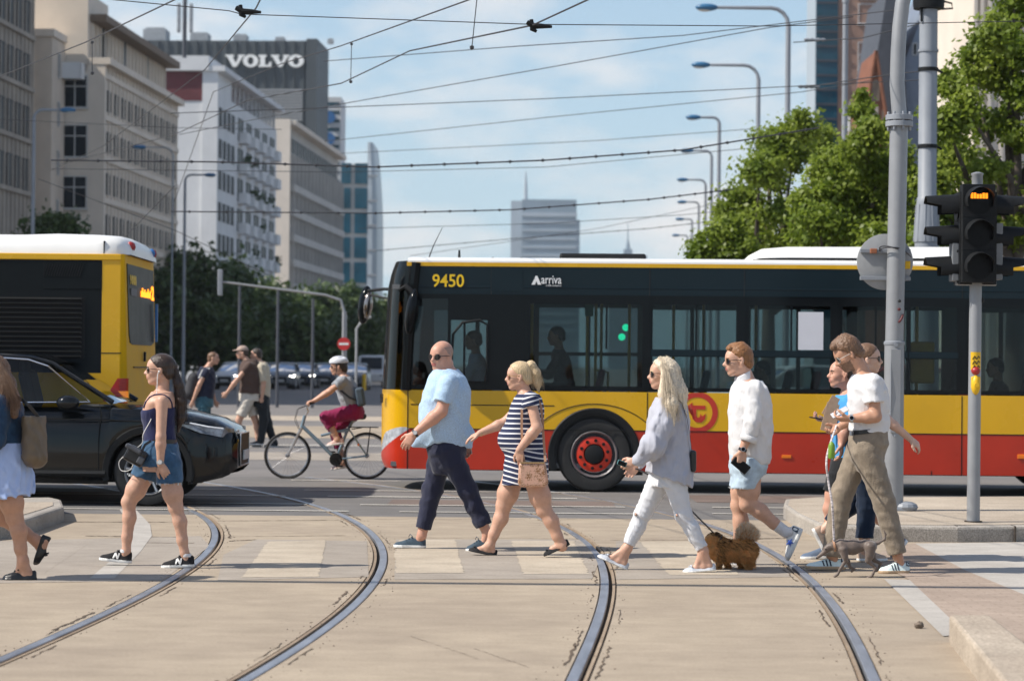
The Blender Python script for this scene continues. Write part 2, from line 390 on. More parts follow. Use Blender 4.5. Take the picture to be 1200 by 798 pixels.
# ------------------------------------------------------------------ right side: island, paving, low wall
def slab(name, poly, z0, z1, mat, bev=.02, side=None):
 mb = MB(); mb.prism(poly, z1, z0, 'XY')
 o = mb.build(name, [mat]+([side] if side else []), bevel=bev, fix=True)
 if side:
  for p in o.data.polygons:
   if abs(p.normal.z) < .5: p.material_index = 1
 return tag(o, kind='structure')
def g2(u, v): p = G(u,v); return (p.x, p.y)
KF = [g2(962,633.5), g2(1010,634.5), g2(1122,635.4), g2(1200,634.5), g2(1330,632)]
KB = [g2(1330,594), g2(1200,596), g2(1057,597), g2(960,597), g2(920,600), g2(918,607), g2(932,618)]
ctr = Vector((sum(p[0] for p in KF+KB)/12, sum(p[1] for p in KF+KB)/12))
slab('kerb', KF+KB, -.05, .145, m_gran, .025)
ins = [((p[0]*.965+ctr.x*.035), (p[1]*.93+ctr.y*.07)) for p in KF+KB]
slab('island_top', ins, .1, .151, m_sand, 0)
for u in (1122, 1050, 1190):
 a = G(u, 635); mb = MB(); mb.bx(a.x-.004, a.x+.004, a.y-.006, a.y+.3, .0, .1472); tag(mb.build('kerb_joint', m_dark), kind='structure')
slab('kerb', [g2(-150,640), g2(-20,634), g2(25,629), g2(55,618), g2(75,611), g2(72,602), g2(60,599), g2(-150,602)], -.05, .15, m_gran, .03)
slab('island_top', [g2(-150,634), g2(-20,629), g2(20,624.5), g2(46,616), g2(62,610), g2(62,606), g2(-150,607)], .1, .156, m_sand, 0)
patch('pale_paving', [(1072,637),(1250,635),(1250,705),(1200,697),(1130,668)], m_slab, .004)
patch('tile_paving', [(1045,640),(1072,637),(1130,668),(1200,697),(1250,718),(1250,760),(1120,742),(1066,680),(1020,655)], m_pave, .005)
patch('edge_strip', [(1036,679),(1066,680),(1133,744),(1105,746)], m_slab, .006)
line((1060,668),(1200,745),.012,m_slab,name='paving_seam',z=.009,n=10,jag=.002)
a = [G(1105,748), G(1150,748), G(1260,812), G(1180,812)]
mb = MB(); h = .17
pts = [g2(1112,752), g2(1160,752), g2(1275,850), g2(1185,850)]
o = slab('ramp_edge', pts, -.02, .16, m_sand, .02)
rnd = random.Random(12); mb = MB()
for _ in range(900):
 f_ = RX[rnd.randrange(4)]; y = rnd.uniform(11,26)**1; x = float(f_(y))+rnd.choice((-1,1))*(.06+abs(rnd.gauss(0,.06))); s = rnd.uniform(.003,.010)
 mb.add([(x+s*rnd.uniform(.5,1),y,0),(x-s*.5,y+s*.8,0),(x-s*.6,y-s*.8,0),(x,y,s*.45+.002)],[(0,1,3),(1,2,3),(2,0,3)])
tag(mb.build('gravel', m_dirt), kind='stuff')
rnd = random.Random(4)
mb = MB(); mb.ball((0,0,.018), (.032,.026,.024), 10)
mb.v = [(x*(1+rnd.uniform(-.15,.15)), y*(1+rnd.uniform(-.15,.15)), z*(1+rnd.uniform(-.2,.2))) for x,y,z in mb.v]
o = mb.build('stone', M('stone', (.16,.125,.095), rough=.9, var=.3, scale=60), smooth=60, loc=G(1077,736)); tag(o, 'small brown stone lying alone on the concrete at bottom right', 'stone')
# ------------------------------------------------------------------ buildings
m_win = M('window_glass', (.022,.028,.034), rough=.35, var=.5, scale=.3, spec=.06)
m_winb = M('window_blue', (.012,.075,.115), rough=.12, var=.5, scale=.15, spec=.35)
m_frame = M('window_frame', (.55,.55,.54), rough=.5, var=.1)
m_beige = M('beige_render', (.60,.52,.435), rough=.9, var=.13, scale=.35, bump=.2, bscale=4)
m_beige2 = M('pale_beige_render', (.70,.62,.53), rough=.9, var=.10, scale=.3)
m_brownst = M('brown_stone', (.34,.30,.255), rough=.9, var=.2, scale=.5)
m_whiter = M('white_render', (.66,.67,.68), rough=.9, var=.08, scale=.3)
m_greyr = M('grey_render', (.50,.48,.45), rough=.9, var=.12, scale=.3)
m_eave = M('brown_eave', (.20,.15,.11), rough=.8, var=.2)
m_darkpanel = M('dark_metal_cladding', (.055,.068,.077), rough=.6, var=.15, scale=.4, stretch=(2,2,.1))
m_louv = M('grey_louvre', (.30,.31,.32), rough=.6, var=.1)
m_bluesign = M('blue_sign', (.03,.16,.42), rough=.5, var=.1)
m_redpanel = M('dark_red_panel', (.13,.03,.035), rough=.6, var=.3, scale=.5)
m_hvac = M('roof_metal', (.32,.34,.36), rough=.6, var=.2, scale=2)
STREET = math.atan2(.0547, 1)
def local_root(name, x, y, rz, label, cat='building', group=None):
 o = empty(name, (x,y,0), rz, label, cat, group); o.scale = (1,-1,1); return o
RZS = PI/2-STREET
def win_proto(w, h, root, depth=.14, frame=m_frame, pane=m_win, cols=2, sill=True, transom=False, name='window'):
 fr = MB(); t = .07
 fr.bx(-w/2, w/2, -.03, depth*.3, h-t, h); fr.bx(-w/2, w/2, -.03, depth*.3, 0, t)
 for k in range(cols+1):
  x = -w/2+t/2+(w-t)*k/cols; fr.bx(x-t/2, x+t/2, -.029, depth*.29, t, h-t)
 if transom: fr.bx(-w/2+t, w/2-t, -.028, depth*.28, h*.64, h*.64+t)
 if sill: fr.bx(-w/2-.1, w/2+.1, -.14, depth*.3, -.08, 0)
 o = fr.build(name, frame, root)
 pn = MB(); pn.bx(-w/2, w/2, .025, .06, 0, h); pn.build('pane', pane, o)
 return o
def place_part(proto, first, loc, rz, parent):
 if first: o = proto
 else: o = copy_tree(proto, parent)
 o.location = loc; o.rotation_euler = (0,0,rz); return o
def wall_box(name, root, mat, x0, x1, y0, y1, z0, z1, holes=None, bevel=0):
 mb = MB(); mb.bx(x0,x1,y0,y1,z0,z1); return mb.build(name, mat, root)
class WinSet:
 def __init__(s, root): s.root = root; s.n = 0; s.protos = {}; s.rest = []
 def put(s, key, make, loc, rz):
  if s.n < 92:
   if key not in s.protos: s.protos[key] = make(); place_part(s.protos[key], True, loc, rz, s.root)
   else: place_part(s.protos[key], False, loc, rz, s.root)
   s.n += 1
  else: s.rest.append((loc, rz, key))
 def close(s, w=1.2, h=1.6):
  if not s.rest: return
  mb = MB()
  for loc, rz, key in s.rest:
   mb.box((loc[0], loc[1], loc[2]+h/2), (w, .1, h), Matrix.Rotation(rz,3,'Z'))
  tag(mb.build('window', m_win, s.root), kind='stuff')
FACE_Y = PI   # a window made facing -Y turned to face +Y
FACE_X0 = -PI/2  # facing local -X (towards us)
def roof_bits(root, spots, mat=m_hvac):
 for (x,y,z,a,b,h) in spots: mb = MB(); mb.bx(x-a,x+a,y-b,y+b,z,z+h); mb.bx(x-a*.8,x+a*.8,y-b*.8,y+b*.8,z+h,z+h*1.15); mb.build('roof_unit', mat, root)
# --- nearest block at the left edge
def sx(u, Y): return P(u, 429, Y).x
Y = 118.; b = local_root('apartment_block', sx(34,Y+40), Y+40, RZS, 'dark brown stone block with narrow windows at the far left edge', group=None)
Hh = 44
wall_box('wall', b, m_brownst, -70, 0, -16, 0, 0, Hh)
for k in range(27): mb = MB(); mb.bx(-26+k*1.0-.14, -26+k*1.0+.14, 0, .07, 2, Hh); mb.build('pilaster', m_brownst, b)
for r_ in range(10): mb = MB(); mb.bx(-30, 0, 0, .2, 3.4*r_+2.1, 3.4*r_+2.4); mb.build('string_course', m_brownst, b)
ws = WinSet(b)
for c in range(13):
 for r_ in range(4, 11):
  ws.put('a', lambda: win_proto(1.3, 2.1, b, cols=1, sill=False, frame=m_win), (-1.6-c*2.0, .06, 3.4*r_-1), FACE_Y)
ws.close(.9,1.9)
# --- narrow brown link with its pale side
Y = 162.; b = local_root('apartment_block', sx(57,Y), Y, RZS, 'narrow plain brown link building between the dark stone block and the beige block')
zt = P(50,43,Y).z
wall_box('wall', b, m_beige, 0, 3.6, -9, 0, 0, zt); wall_box('parapet', b, m_beige2, -.15, 3.6, -9, .15, zt, zt+.5)
for r_ in range(1,7): place_part(win_proto(.5, 1.7, b, cols=1, sill=False), True, (1.8, .05, 3.3*r_+1), FACE_Y, b)
# --- large beige block
Y = 166.; b = local_root('apartment_block', sx(117,Y), Y, RZS, 'long beige residential block with brown eaves and rows of small windows')
z1 = P(117,76,Y).z; z2 = P(101,16,Y).z
wall_box('wall', b, m_beige, .01, 26.5, -16, 0, 0, z1)
wall_box('end_wall', b, m_beige2, -.25, .01, -4.0, .2, 0, z1)
wall_box('end_wall', b, m_beige2, -.25, 6, -16, -1.05, z1-.5, z2+1.4)
wall_box('attic', b, m_beige, .2, 26.4, -15, -1.0, z1, z2-.5)
wall_box('cornice', b, m_beige2, -.3, 26.7, -1.0, .55, z1, z1+.45)
mb = MB(); mb.bx(-.3+.6, 26.9, -15.5, .1, z2-.5, z2+.0); mb.build('eaves', m_eave, b)
for k in range(22): mb = MB(); x = .7+k*1.2; mb.bx(x-.11, x+.11, -1.0, -.85, z1+.5, z2-.55); mb.build('attic_rib', m_beige2, b)
for x in (4.4, 11.0, 19.0): mb = MB(); mb.bx(x-.4,x+.4,-1.0,-.9,z1+.4,z2-.5); mb.build('attic_window', m_win, b)
for k in range(23): mb = MB(); x = .6+k*1.16; mb.bx(x-.14, x+.14, 0, .09, 1.5, z1); mb.build('pilaster', m_beige2, b)
for r_ in range(8): mb = MB(); mb.bx(.2, 26.4, 0, .16, z1-.9-r_*2.86, z1-.55-r_*2.86); mb.build('string_course', m_beige2, b)
ws = WinSet(b)
for r_ in range(7):
 for c in range(11):
  ws.put('s', lambda: win_proto(1.1, 1.45, b, cols=1, sill=False, frame=m_win), (1.76+c*2.32, .05, z1-3.1-r_*2.86), FACE_Y)
mk = lambda: win_proto(1.75, 2.25, b, cols=2, transom=True)
for (u, v0, v1) in ((85,112,127),(85.5,168,185),(85.5,226,245)):
 zc = P(u, v1, Y).z
 ws.put('end', mk, (-.34, -(117-u)/FPX*Y, zc), FACE_X0)
mb = MB(); zc = P(82,93,Y).z; mb.bx(-1.5, -.25, -3.0, -1.2, zc-.1, zc); mb.bx(-1.5,-1.44,-3,-1.2,zc,zc+1.0); mb.bx(-1.5,-.25,-3.0,-2.94,zc,zc+1); mb.bx(-1.5,-.25,-1.26,-1.2,zc,zc+1); mb.build('balcony', m_whiter, b)
roof_bits(b, [(3,-4,z2,.4,.4,1.2),(7,-3,z2,.2,.2,1.5),(9,-4,z2,.8,.6,.7),(13,-3,z2,.5,.4,.8)])
ws.close(.8,1.3)
# --- white block with balconies
Y = 232.; b = local_root('apartment_block', sx(251,Y), Y, RZS, 'white residential block with plant filled balconies and a dark red attic')
z1 = P(252,78,Y).z
wall_box('wall', b, m_whiter, 0, 37.6, -14, 0, 0, z1-2.5)
wall_box('roof', b, m_whiter, -.4, 38, -7, .8, z1-.5, z1)
for x0, x1 in ((0,8),): wall_box('attic', b, m_whiter, x0, x1, -6, -.05, z1-2.5, z1-.5)
wall_box('attic', b, m_win, 8, 37, -6, -1.8, z1-2.5, z1-.5)
for k in range(12): wall_box('attic_post', b, m_whiter, 8.4+k*2.55, 8.7+k*2.55, -.3, -.05, z1-2.5, z1-.5)
zr = P(220,66,Y).z
wall_box('red_attic', b, m_redpanel, -.06, 20, -13.9, -1.15, P(210,118,Y).z, zr-1.4); wall_box('attic_roof', b, m_whiter, -.5, 21, -14.3, -.75, zr-1.4, zr)
wall_box('end_pier', b, m_whiter, -.2, .0, -1.4, .1, 0, z1)
ws = WinSet(b)
fl = 3.05
for r_ in range(9):
 z = z1-5.6-r_*fl
 for c in range(4): ws.put('w', lambda: win_proto(1.3, 1.8, b, cols=1, sill=False, frame=m_win), (1.8+c*2.4, .05, z), FACE_Y)
 for c in range(5): ws.put('d', lambda: win_proto(2.8, 2.3, b, cols=1, sill=False, frame=m_win), (13.5+c*5.2, .05, z-.4), FACE_Y)
bal = None
for r_ in range(9):
 for c in range(5):
  if bal is None:
   mb = MB(); mb.bx(-1.2,1.2,0,.9,-.15,0); mb.bx(-1.2,1.2,.82,.9,0,.95); mb.bx(-1.2,-1.12,.0,.82,0,.95); mb.bx(1.12,1.2,0,.82,0,.95); bal = mb.build('balcony', m_whiter, b); o = bal
  else: o = bal.copy(); COL.objects.link(o); o.parent = b
  o.location = (13.5+c*5.2, .02, z1-6.1-r_*fl)
m_plant = M('balcony_plant', (.04,.075,.03), rough=.8, var=.5, scale=3)
rnd = random.Random(3)
for k in range(16):
 mb = MB(); c, r_ = rnd.randrange(5), rnd.randrange(1,7)
 for q in range(26):
  p = (rnd.uniform(-1.1,1.1), rnd.uniform(.5,1.1), rnd.uniform(.6,1.6)); s_ = .25
  mb.box(p, (s_,.03,s_), Matrix.Rotation(rnd.uniform(0,6),3,(rnd.random(),rnd.random(),1)))
 tag(mb.build('potted_plant', m_plant, b, loc=(13.5+c*5.2, .02, z1-6.1-r_*fl)))
ws.close(1.1,1.8)
# --- grey block further on
Y = 300.; b = local_root('apartment_block', sx(338,Y), Y, RZS, 'grey residential block with balcony rows beyond the white one')
z1 = P(338,142,Y).z
wall_box('wall', b, m_greyr, 0, 51, -14, -.6, 0, z1); wall_box('end_pier', b, m_beige2, -.6, 0, -1.9, .0, 0, z1+.2); wall_box('cornice', b, m_beige2, 0, 51.2, -.6, .6, z1-.5, z1+.1)
ws = WinSet(b)
for r_ in range(9):
 for c in range(14): ws.put('w', lambda: win_proto(2.3, 1.9, b, cols=1, sill=False, frame=m_win), (3+c*3.45, -.55, z1-3.6-r_*3.1-(1.6 if r_ else 0)), FACE_Y)
for r_ in range(1,9): mb = MB(); mb.bx(.5,50.5,-.6,.5,z1-5.6-r_*3.1,z1-4.7-r_*3.1); mb.build('balcony_row', m_greyr, b)
for c in range(15): mb = MB(); mb.bx(1.1+c*3.45,1.4+c*3.45,-.6,.45,0,z1-4); mb.build('pier', m_greyr, b)
ws.close(1.8,1.8)
# --- dark office with big white letters
Y = 420.; x0, x1 = sx(165,Y), sx(367,Y)
b = empty('office_building', ((x0+x1)/2, Y, 0), R(-3), 'dark grey metal clad office with big white rooftop letters', 'building')
hw = (x1-x0)/2; zt = P(270,48,Y).z
wall_box('wall', b, m_darkpanel, -hw, hw, 0, 15, 0, zt)
k = 0
xx = -hw+.6
while xx < hw: mb = MB(); mb.bx(xx-.12,xx+.12,-.25,0,zt-14.5,zt); mb.build('cladding_fin', m_darkpanel, b); xx += 1.7
zl0, zl1 = P(330,142,Y).z, P(330,104,Y).z
for i in range(11): mb = MB(); zz = zl0+(zl1-zl0)*i/11; mb.bx(-hw+6,hw-2.2,-.35,0,zz,zz+.32); mb.build('louvre', m_louv, b)
wall_box('corner_pier', b, m_darkpanel, hw-1.6, hw+.25, -.55, 15.2, 0, zt+.3)
wall_box('window_band', b, m_winb, -hw+2, hw-2.4, -.2, 0, zl0-9, zl0-1.0)
roof_bits(b, [(-6,4,zt,1.6,1.5,1.6),(1,5,zt,1.2,1.2,1.5),(-14,5,zt,2,2,2.4),(-22,6,zt,2.4,2,1.7),(8,5,zt,.8,1,1.1),(17,4,zt,.5,.5,.8)])
def letter_V(w, h):
 s = w*.30; return [[(-.04*w,h),(-.04*w,h*.86),(.05*w,h*.86),(w*.40,0),(w*.60,0),(w*.95,h*.86),(1.04*w,h*.86),(1.04*w,h),(.68*w,h),(.68*w,h*.86),(.74*w,h*.86),(.55*w,h*.30),(.36*w,h*.86),(.44*w,h*.86),(.44*w,h)]]
def letter_L(w, h):
 return [[(0,0),(w,0),(w,h*.42),(w*.87,h*.42),(w*.78,h*.17),(w*.50,h*.17),(w*.50,h*.84),(w*.62,h*.84),(w*.62,h),(0,h),(0,h*.84),(w*.13,h*.84),(w*.13,h*.16),(0,h*.16)]]
def letter_O(w, h):
 n = 22; out = []
 for i in range(n):
  a, c = 2*PI*i/n, 2*PI*(i+1)/n
  f = lambda t, rx, ry: (w/2+rx*math.cos(t), h/2+ry*math.sin(t))
  out.append([f(a,w/2,h*.53), f(c,w/2,h*.53), f(c,w*.2,h*.33), f(a,w*.2,h*.33)])
 return out
m_letter = M('white_letter', (.86,.86,.84), rough=.5, var=.03)
px = Y/FPX; lx = (260-266)*px-((165+367)/2-266)*px; hgt = 14*px
cur = (260.5-266)*px
for ch, wpx in (('V',20.5),('O',18),('L',15),('V',20),('O',18.5)):
 w = wpx*px; mb = MB()
 for poly in {'V':letter_V,'O':letter_O,'L':letter_L}[ch](w, hgt): mb.prism(poly, -.75, -.35)
 mb.build('sign_letter', m_letter, b, loc=(cur+.2, 0, P(306,79.5,Y).z), fix=True); cur += w+(.4*px if ch != 'V' else -.6*px)
# --- building with round blue signs and glass one with a curved side
Y = 440.; b = empty('office_building', (sx(388,Y), Y, 0), 0, 'pale building with two round blue signs beside the dark office', 'building')
z = P(388,114,Y).z; w = 9*px
wall_box('wall', b, m_whiter, -w-3, w, 0, 12, 0, z)
for v in (138,163): mb = MB(); mb.lathe([(1.1,-.5),(1.1,-.1)], (-.8,0,P(385,v,Y).z), 'Y', 24); mb.build('round_sign', m_bluesign, b)
for v in range(120,330,10): mb = MB(); mb.bx(-w,w*.8,-.05,.0,P(388,v+4,Y).z,P(388,v,Y).z); mb.build('window_band', m_winb, b)
Y = 400.; b = empty('office_building', (sx(420,Y), Y, 0), 0, 'blue glass office with a curved pale corner', 'building')
px = Y/FPX; zt = P(420,185,Y).z
wall_box('core', b, m_greyr, -23*px, 10*px, .5, 16, 0, zt-1)
for u0, u1 in ((397.5,409),(413.5,428)):
 for r_ in range(11):
  zz = zt-2.6-r_*4.1; mb = MB(); mb.bx((u0-420)*px,(u1-420)*px,.2,.5,zz-1.7,zz+1.7); mb.build('window', m_winb, b)
rows = []
for i in range(15):
 z = (zt+2.6)*i/14; q = max(0,(i-8)/6); bulge = (19-10*q*q)*px
 rows.append([((428-420)*px,.3,z), ((428-420)*px+bulge*.35,.0,z), ((428-420)*px+bulge*.62,1.0,z), ((428-420)*px+bulge*.72,4,z),((428-420)*px+bulge*.72,16,z)])
mb = MB(); mb.grid(rows); mb.build('curved_corner', M('silver_cladding', (.30,.34,.38), rough=.35, var=.2, scale=.25, metal=.3), b)
for r_ in range(11): mb = MB(); zz = zt-3-r_*4.1; mb.bx((429-420)*px,(429-420)*px+11*px,-.05,.25,zz-.15,zz+.15); mb.build('spandrel', m_louv, b)
# --- far tower with a mast, and a small spire
m_tow = M('far_tower_glass', (.20,.27,.33), rough=.35, var=.12, scale=.05)  # distance haze over the far tower is put into these pale colours
m_tow2 = M('far_tower_pale', (.38,.44,.49), rough=.5, var=.1, scale=.05)
Y = 1500.; px = Y/FPX; b = empty('skyscraper', (sx(641,Y), Y, 0), 0, 'pale blue glass skyscraper with a thin mast, far behind the bus', 'building')
zt = P(641,234,Y).z; zb = P(641,252,Y).z
wall_box('wall', b, m_tow, -31*px, 33*px, 0, 30, 0, zt); wall_box('side_wing', b, m_tow2, -44*px, -31*px, 4, 26, 0, P(600,250,Y).z+8)
wall_box('crown_band', b, m_tow2, -31.5*px, 33.5*px, -.8, 0, zb-1, zb+1.4); wall_box('base_wing', b, m_tow, 33*px, 37*px, 0, 30, 0, zb-3)
for i in range(14): mb = MB(); zz = zb-5-i*5.2; mb.bx(-30.5*px,32.5*px,-.6,0,zz,zz+1.2); mb.build('floor_band', m_tow2, b)
mb = MB(); mb.tube([(-27*px,8,zt-4),(-27*px,8,zt+10),(-27*px,8,P(613,200,Y).z)], [1.6,1.0,.35], 8); mb.build('mast', m_tow2, b)
Y = 1900.; px = Y/FPX; b = empty('spire_tower', (sx(735,Y), Y, 0), 0, 'tiny stepped tower with a spire on the horizon above the bus roof', 'building')
mb = MB(); mb.bx(-22*px,22*px,0,30,0,P(735,299,Y).z); mb.build('wall', m_tow, b)
mb = MB(); mb.bx(-5*px,5*px,2,14,0,P(735,292,Y).z); mb.lathe([(3.2*px,0),(2.2*px,6*px),(.9*px,12*px),(.3*px,32*px)], (0,8,P(735,292,Y).z), 'Z', 10); mb.build('spire', m_tow, b)
# --- right side: brick and glass tower, gable, grey blue wall, pale end building
m_brick = M('salmon_brick', (.36,.22,.165), rough=.9, var=.15, scale=1.2)
m_redbrick = M('red_brick', (.21,.085,.05), rough=.9, var=.25, scale=1.5)
m_slate = M('slate_roof', (.065,.07,.085), rough=.6, var=.2, scale=1)
m_gb = M('grey_blue_cladding', (.20,.24,.31), rough=.45, var=.12, scale=.3)
Y = 190.; px = Y/FPX; b = empty('office_tower', (sx(1010,Y), Y, 0), R(2), 'salmon brick office tower with a dark glass corner behind the trees', 'building')
X = lambda u: (u-1010)*px
ztp = P(1010,-40,Y).z
wall_box('wall', b, m_brick, X(979), X(1062), .3, 5, 0, ztp); wall_box('glass_corner', b, m_winb, X(953.5), X(979), .1, 4.5, 0, ztp); wall_box('pale_edge', b, m_tow2, X(952.6), X(953.4), .15, 4.6, 0, ztp)
for v0, v1 in ((-28,-2),(4,28),(49,92),(110,150),(165,205)):
 for u0,u1 in ((1003,1024),):
  w = (u1-u0)*px; h = (v1-v0)*px
  o = win_proto(w, h, b, cols=1, sill=True, transom=(v1>80), pane=m_winb); o.location = (X((u0+u1)/2), .28, P(1010,v1,Y).z)
for v in range(-30,200,17): mb = MB(); z = P(1010,v,Y).z; mb.bx(X(954),X(978.5),.02,.1,z-.08,z+.08); mb.build('glass_mullion', m_slate, b)
Y = 165.; px = Y/FPX; X = lambda u: (u-1040)*px
b = empty('gabled_building', (sx(1040,Y), Y, 0), 0, 'building with a tall dark slate gable and grey blue side', 'building')
Z = lambda v: P(1040,v,Y).z
mb = MB(); mb.prism([(X(1020),Z(150)),(X(1024),Z(70)),(X(1036),Z(-10)),(X(1052),Z(-10)),(X(1062),Z(150))], 0, 9); mb.build('slate_gable', m_slate, b)
mb = MB(); mb.prism([(X(1060),Z(240)),(X(1060),Z(70)),(X(1085),Z(5)),(X(1100),Z(-30)),(X(1138),Z(-30)),(X(1138),Z(240))], 1, 12); mb.build('wall', m_gb, b)
for u,v in ((1072,55),(1082,62),(1115,70),(1128,72)):
 o = win_proto(6*px, 15*px, b, cols=1, sill=False); o.location = (X(u), .95, Z(v+8))
mb = MB(); mb.prism([(X(1098),Z(85)),(X(1105),Z(66)),(X(1118),Z(58)),(X(1124),Z(72)),(X(1137),Z(76)),(X(1137),Z(85))], .2, .9); mb.build('dark_canopy', m_slate, b)
Y = 120.; px = Y/FPX; X = lambda u: (u-1025)*px; Z = lambda v: P(1025,v,Y).z
b = empty('church_gable', (sx(1025,Y), Y, 0), 0, 'narrow red brick pointed church gable with arched niches', 'church')
mb = MB(); mb.prism([(X(1008),0),(X(1008),Z(148)),(X(1023.5),Z(60)),(X(1040),Z(148)),(X(1040),0)], 0, 5); mb.build('wall', m_redbrick, b)
for uu in ((1009.5,1023.5),(1038.5,1023.5)):
 mb = MB(); a = Vector((X(uu[0]),-.05,Z(150))); c = Vector((X(uu[1]),-.05,Z(60))); mb.tube([a,c], .09, 6); mb.build('gable_coping', m_redbrick, b)
def arch(u0, u1, vb, vt, name, mat):
 w = (u1-u0)/2; pts = [(X(u0),Z(vb)),(X(u1),Z(vb))]
 for i in range(9): t = PI*i/8; pts.append((X((u0+u1)/2+w*math.cos(t)), Z(vt+w*1.0)+w*px*1.5*math.sin(t)))
 mb = MB(); mb.prism(pts, -.06, .0); mb.build(name, mat, b)
m_niche = M('pale_niche', (.40,.34,.29), rough=.9, var=.2)
arch(1019,1028,119,96,'niche',m_eave); arch(1020.5,1027,146,124,'arched_window',m_niche); arch(1012,1017,146,130,'arched_window',m_eave); arch(1031,1036,146,130,'arched_window',m_eave)
mb = MB(); mb.bx(X(1004),X(1044),-.25,5,Z(152),Z(148)); mb.build('ledge', m_niche, b)
mb = MB(); mb.lathe([(3*px,0),(2.5*px,8*px),(.15*px,38*px)], (X(1000),2,Z(150)), 'Z', 8); mb.build('grey_spirelet', M('pale_lead', (.42,.44,.45), rough=.5), b)
Y = 140.; px = Y/FPX; X = lambda u: (u-1170)*px; Z = lambda v: P(1170,v,Y).z
b = empty('stone_building', (sx(1170,Y), Y, 0), 0, 'pale cream stone building behind the right hand tree', 'building')
wall_box('wall', b, m_beige2, X(1138), X(1300), 0, 15, 0, Z(-60))
for u in (1139.5,1147,1156,1170,1190,1210): mb = MB(); mb.bx(X(u)-.1,X(u)+.1,-.25,0,0,Z(-60)); mb.build('pilaster', m_beige2, b)
for v in (20,75,130,190,250):
 for u in (1163,1182,1202): o = win_proto(9*px, 26*px, b, cols=2); o.location = (X(u), -.02, Z(v))
# ------------------------------------------------------------------ trees: trunk, limbs, and a crown of many small leaves
def leaf_mat(name, col, col2, trans=.35, sc=1.2):
 m = bpy.data.materials.new(name); m.use_nodes = True; nt = m.node_tree; nt.nodes.clear(); N = nt.nodes.new; l = nt.links.new
 o = N('ShaderNodeOutputMaterial'); b = N('ShaderNodeBsdfPrincipled'); t = N('ShaderNodeBsdfTranslucent'); mx = N('ShaderNodeMixShader'); mx.inputs[0].default_value = trans
 tc = N('ShaderNodeTexCoord'); n = N('ShaderNodeTexNoise'); n.inputs['Scale'].default_value = sc; n.inputs['Detail'].default_value = 6
 rp = N('ShaderNodeValToRGB'); rp.color_ramp.elements[0].position = .35; rp.color_ramp.elements[1].position = .66; rp.color_ramp.elements[0].color = (*col,1); rp.color_ramp.elements[1].color = (*col2,1)
 l(tc.outputs['Object'], n.inputs['Vector']); l(n.outputs['Fac'], rp.inputs[0]); l(rp.outputs[0], b.inputs['Base Color']); l(rp.outputs[0], t.inputs[0])
 b.inputs['Roughness'].default_value = .45; b.inputs['Specular IOR Level'].default_value = .4
 l(b.outputs[0], mx.inputs[1]); l(t.outputs[0], mx.inputs[2]); l(mx.outputs[0], o.inputs[0]); return m
m_leaf = leaf_mat('leaf_green', (.13,.20,.016), (.30,.37,.055), .55)
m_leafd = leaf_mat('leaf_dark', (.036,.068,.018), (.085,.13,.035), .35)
m_bark = M('bark', (.10,.08,.065), rough=.95, var=.3, scale=6, bump=.6)
def leaves_mesh(name, centres, radii, n, size, rng, mat, parent, flat=.75, hang=0.):
 C = np.array(centres); Rr = np.array(radii); wgt = Rr**2.0; wgt = wgt/wgt.sum()
 idx = rng.choice(len(C), n, p=wgt)
 d = rng.normal(size=(n,3)); d /= np.linalg.norm(d, axis=1)[:,None]
 rad = Rr[idx]*np.minimum(np.abs(rng.normal(size=n))*.62, 1.7)**.8*1.15; 
 p = C[idx]+d*rad[:,None]*np.array([1,1,flat])
 nrm = d*.6+rng.normal(size=(n,3))*.8+np.array([-.25,-.1,.5]); nrm /= np.linalg.norm(nrm, axis=1)[:,None]
 a = np.cross(nrm, rng.normal(size=(n,3))); a /= np.linalg.norm(a, axis=1)[:,None]+1e-9
 b = np.cross(nrm, a); s = size*(.6+.8*rng.random(n))[:,None]
 q = [p-a*s*.5, p+b*s*.36-nrm*s*.06, p+a*s*.6, p-b*s*.36-nrm*s*.06]
 V = np.stack(q, 1).reshape(-1,3)
 me = bpy.data.meshes.new(name); me.vertices.add(len(V)); me.vertices.foreach_set('co', V.astype(np.float32).ravel())
 F = np.arange(n*4, dtype=np.int32); me.loops.add(n*4); me.loops.foreach_set('vertex_index', F)
 me.polygons.add(n); me.polygons.foreach_set('loop_start', np.arange(0,n*4,4,dtype=np.int32)); me.polygons.foreach_set('loop_total', np.full(n,4,dtype=np.int32))
 me.materials.append(mat); me.update(calc_edges=True); me.validate()
 o = bpy.data.objects.new(name, me); COL.objects.link(o); o.parent = parent; return o
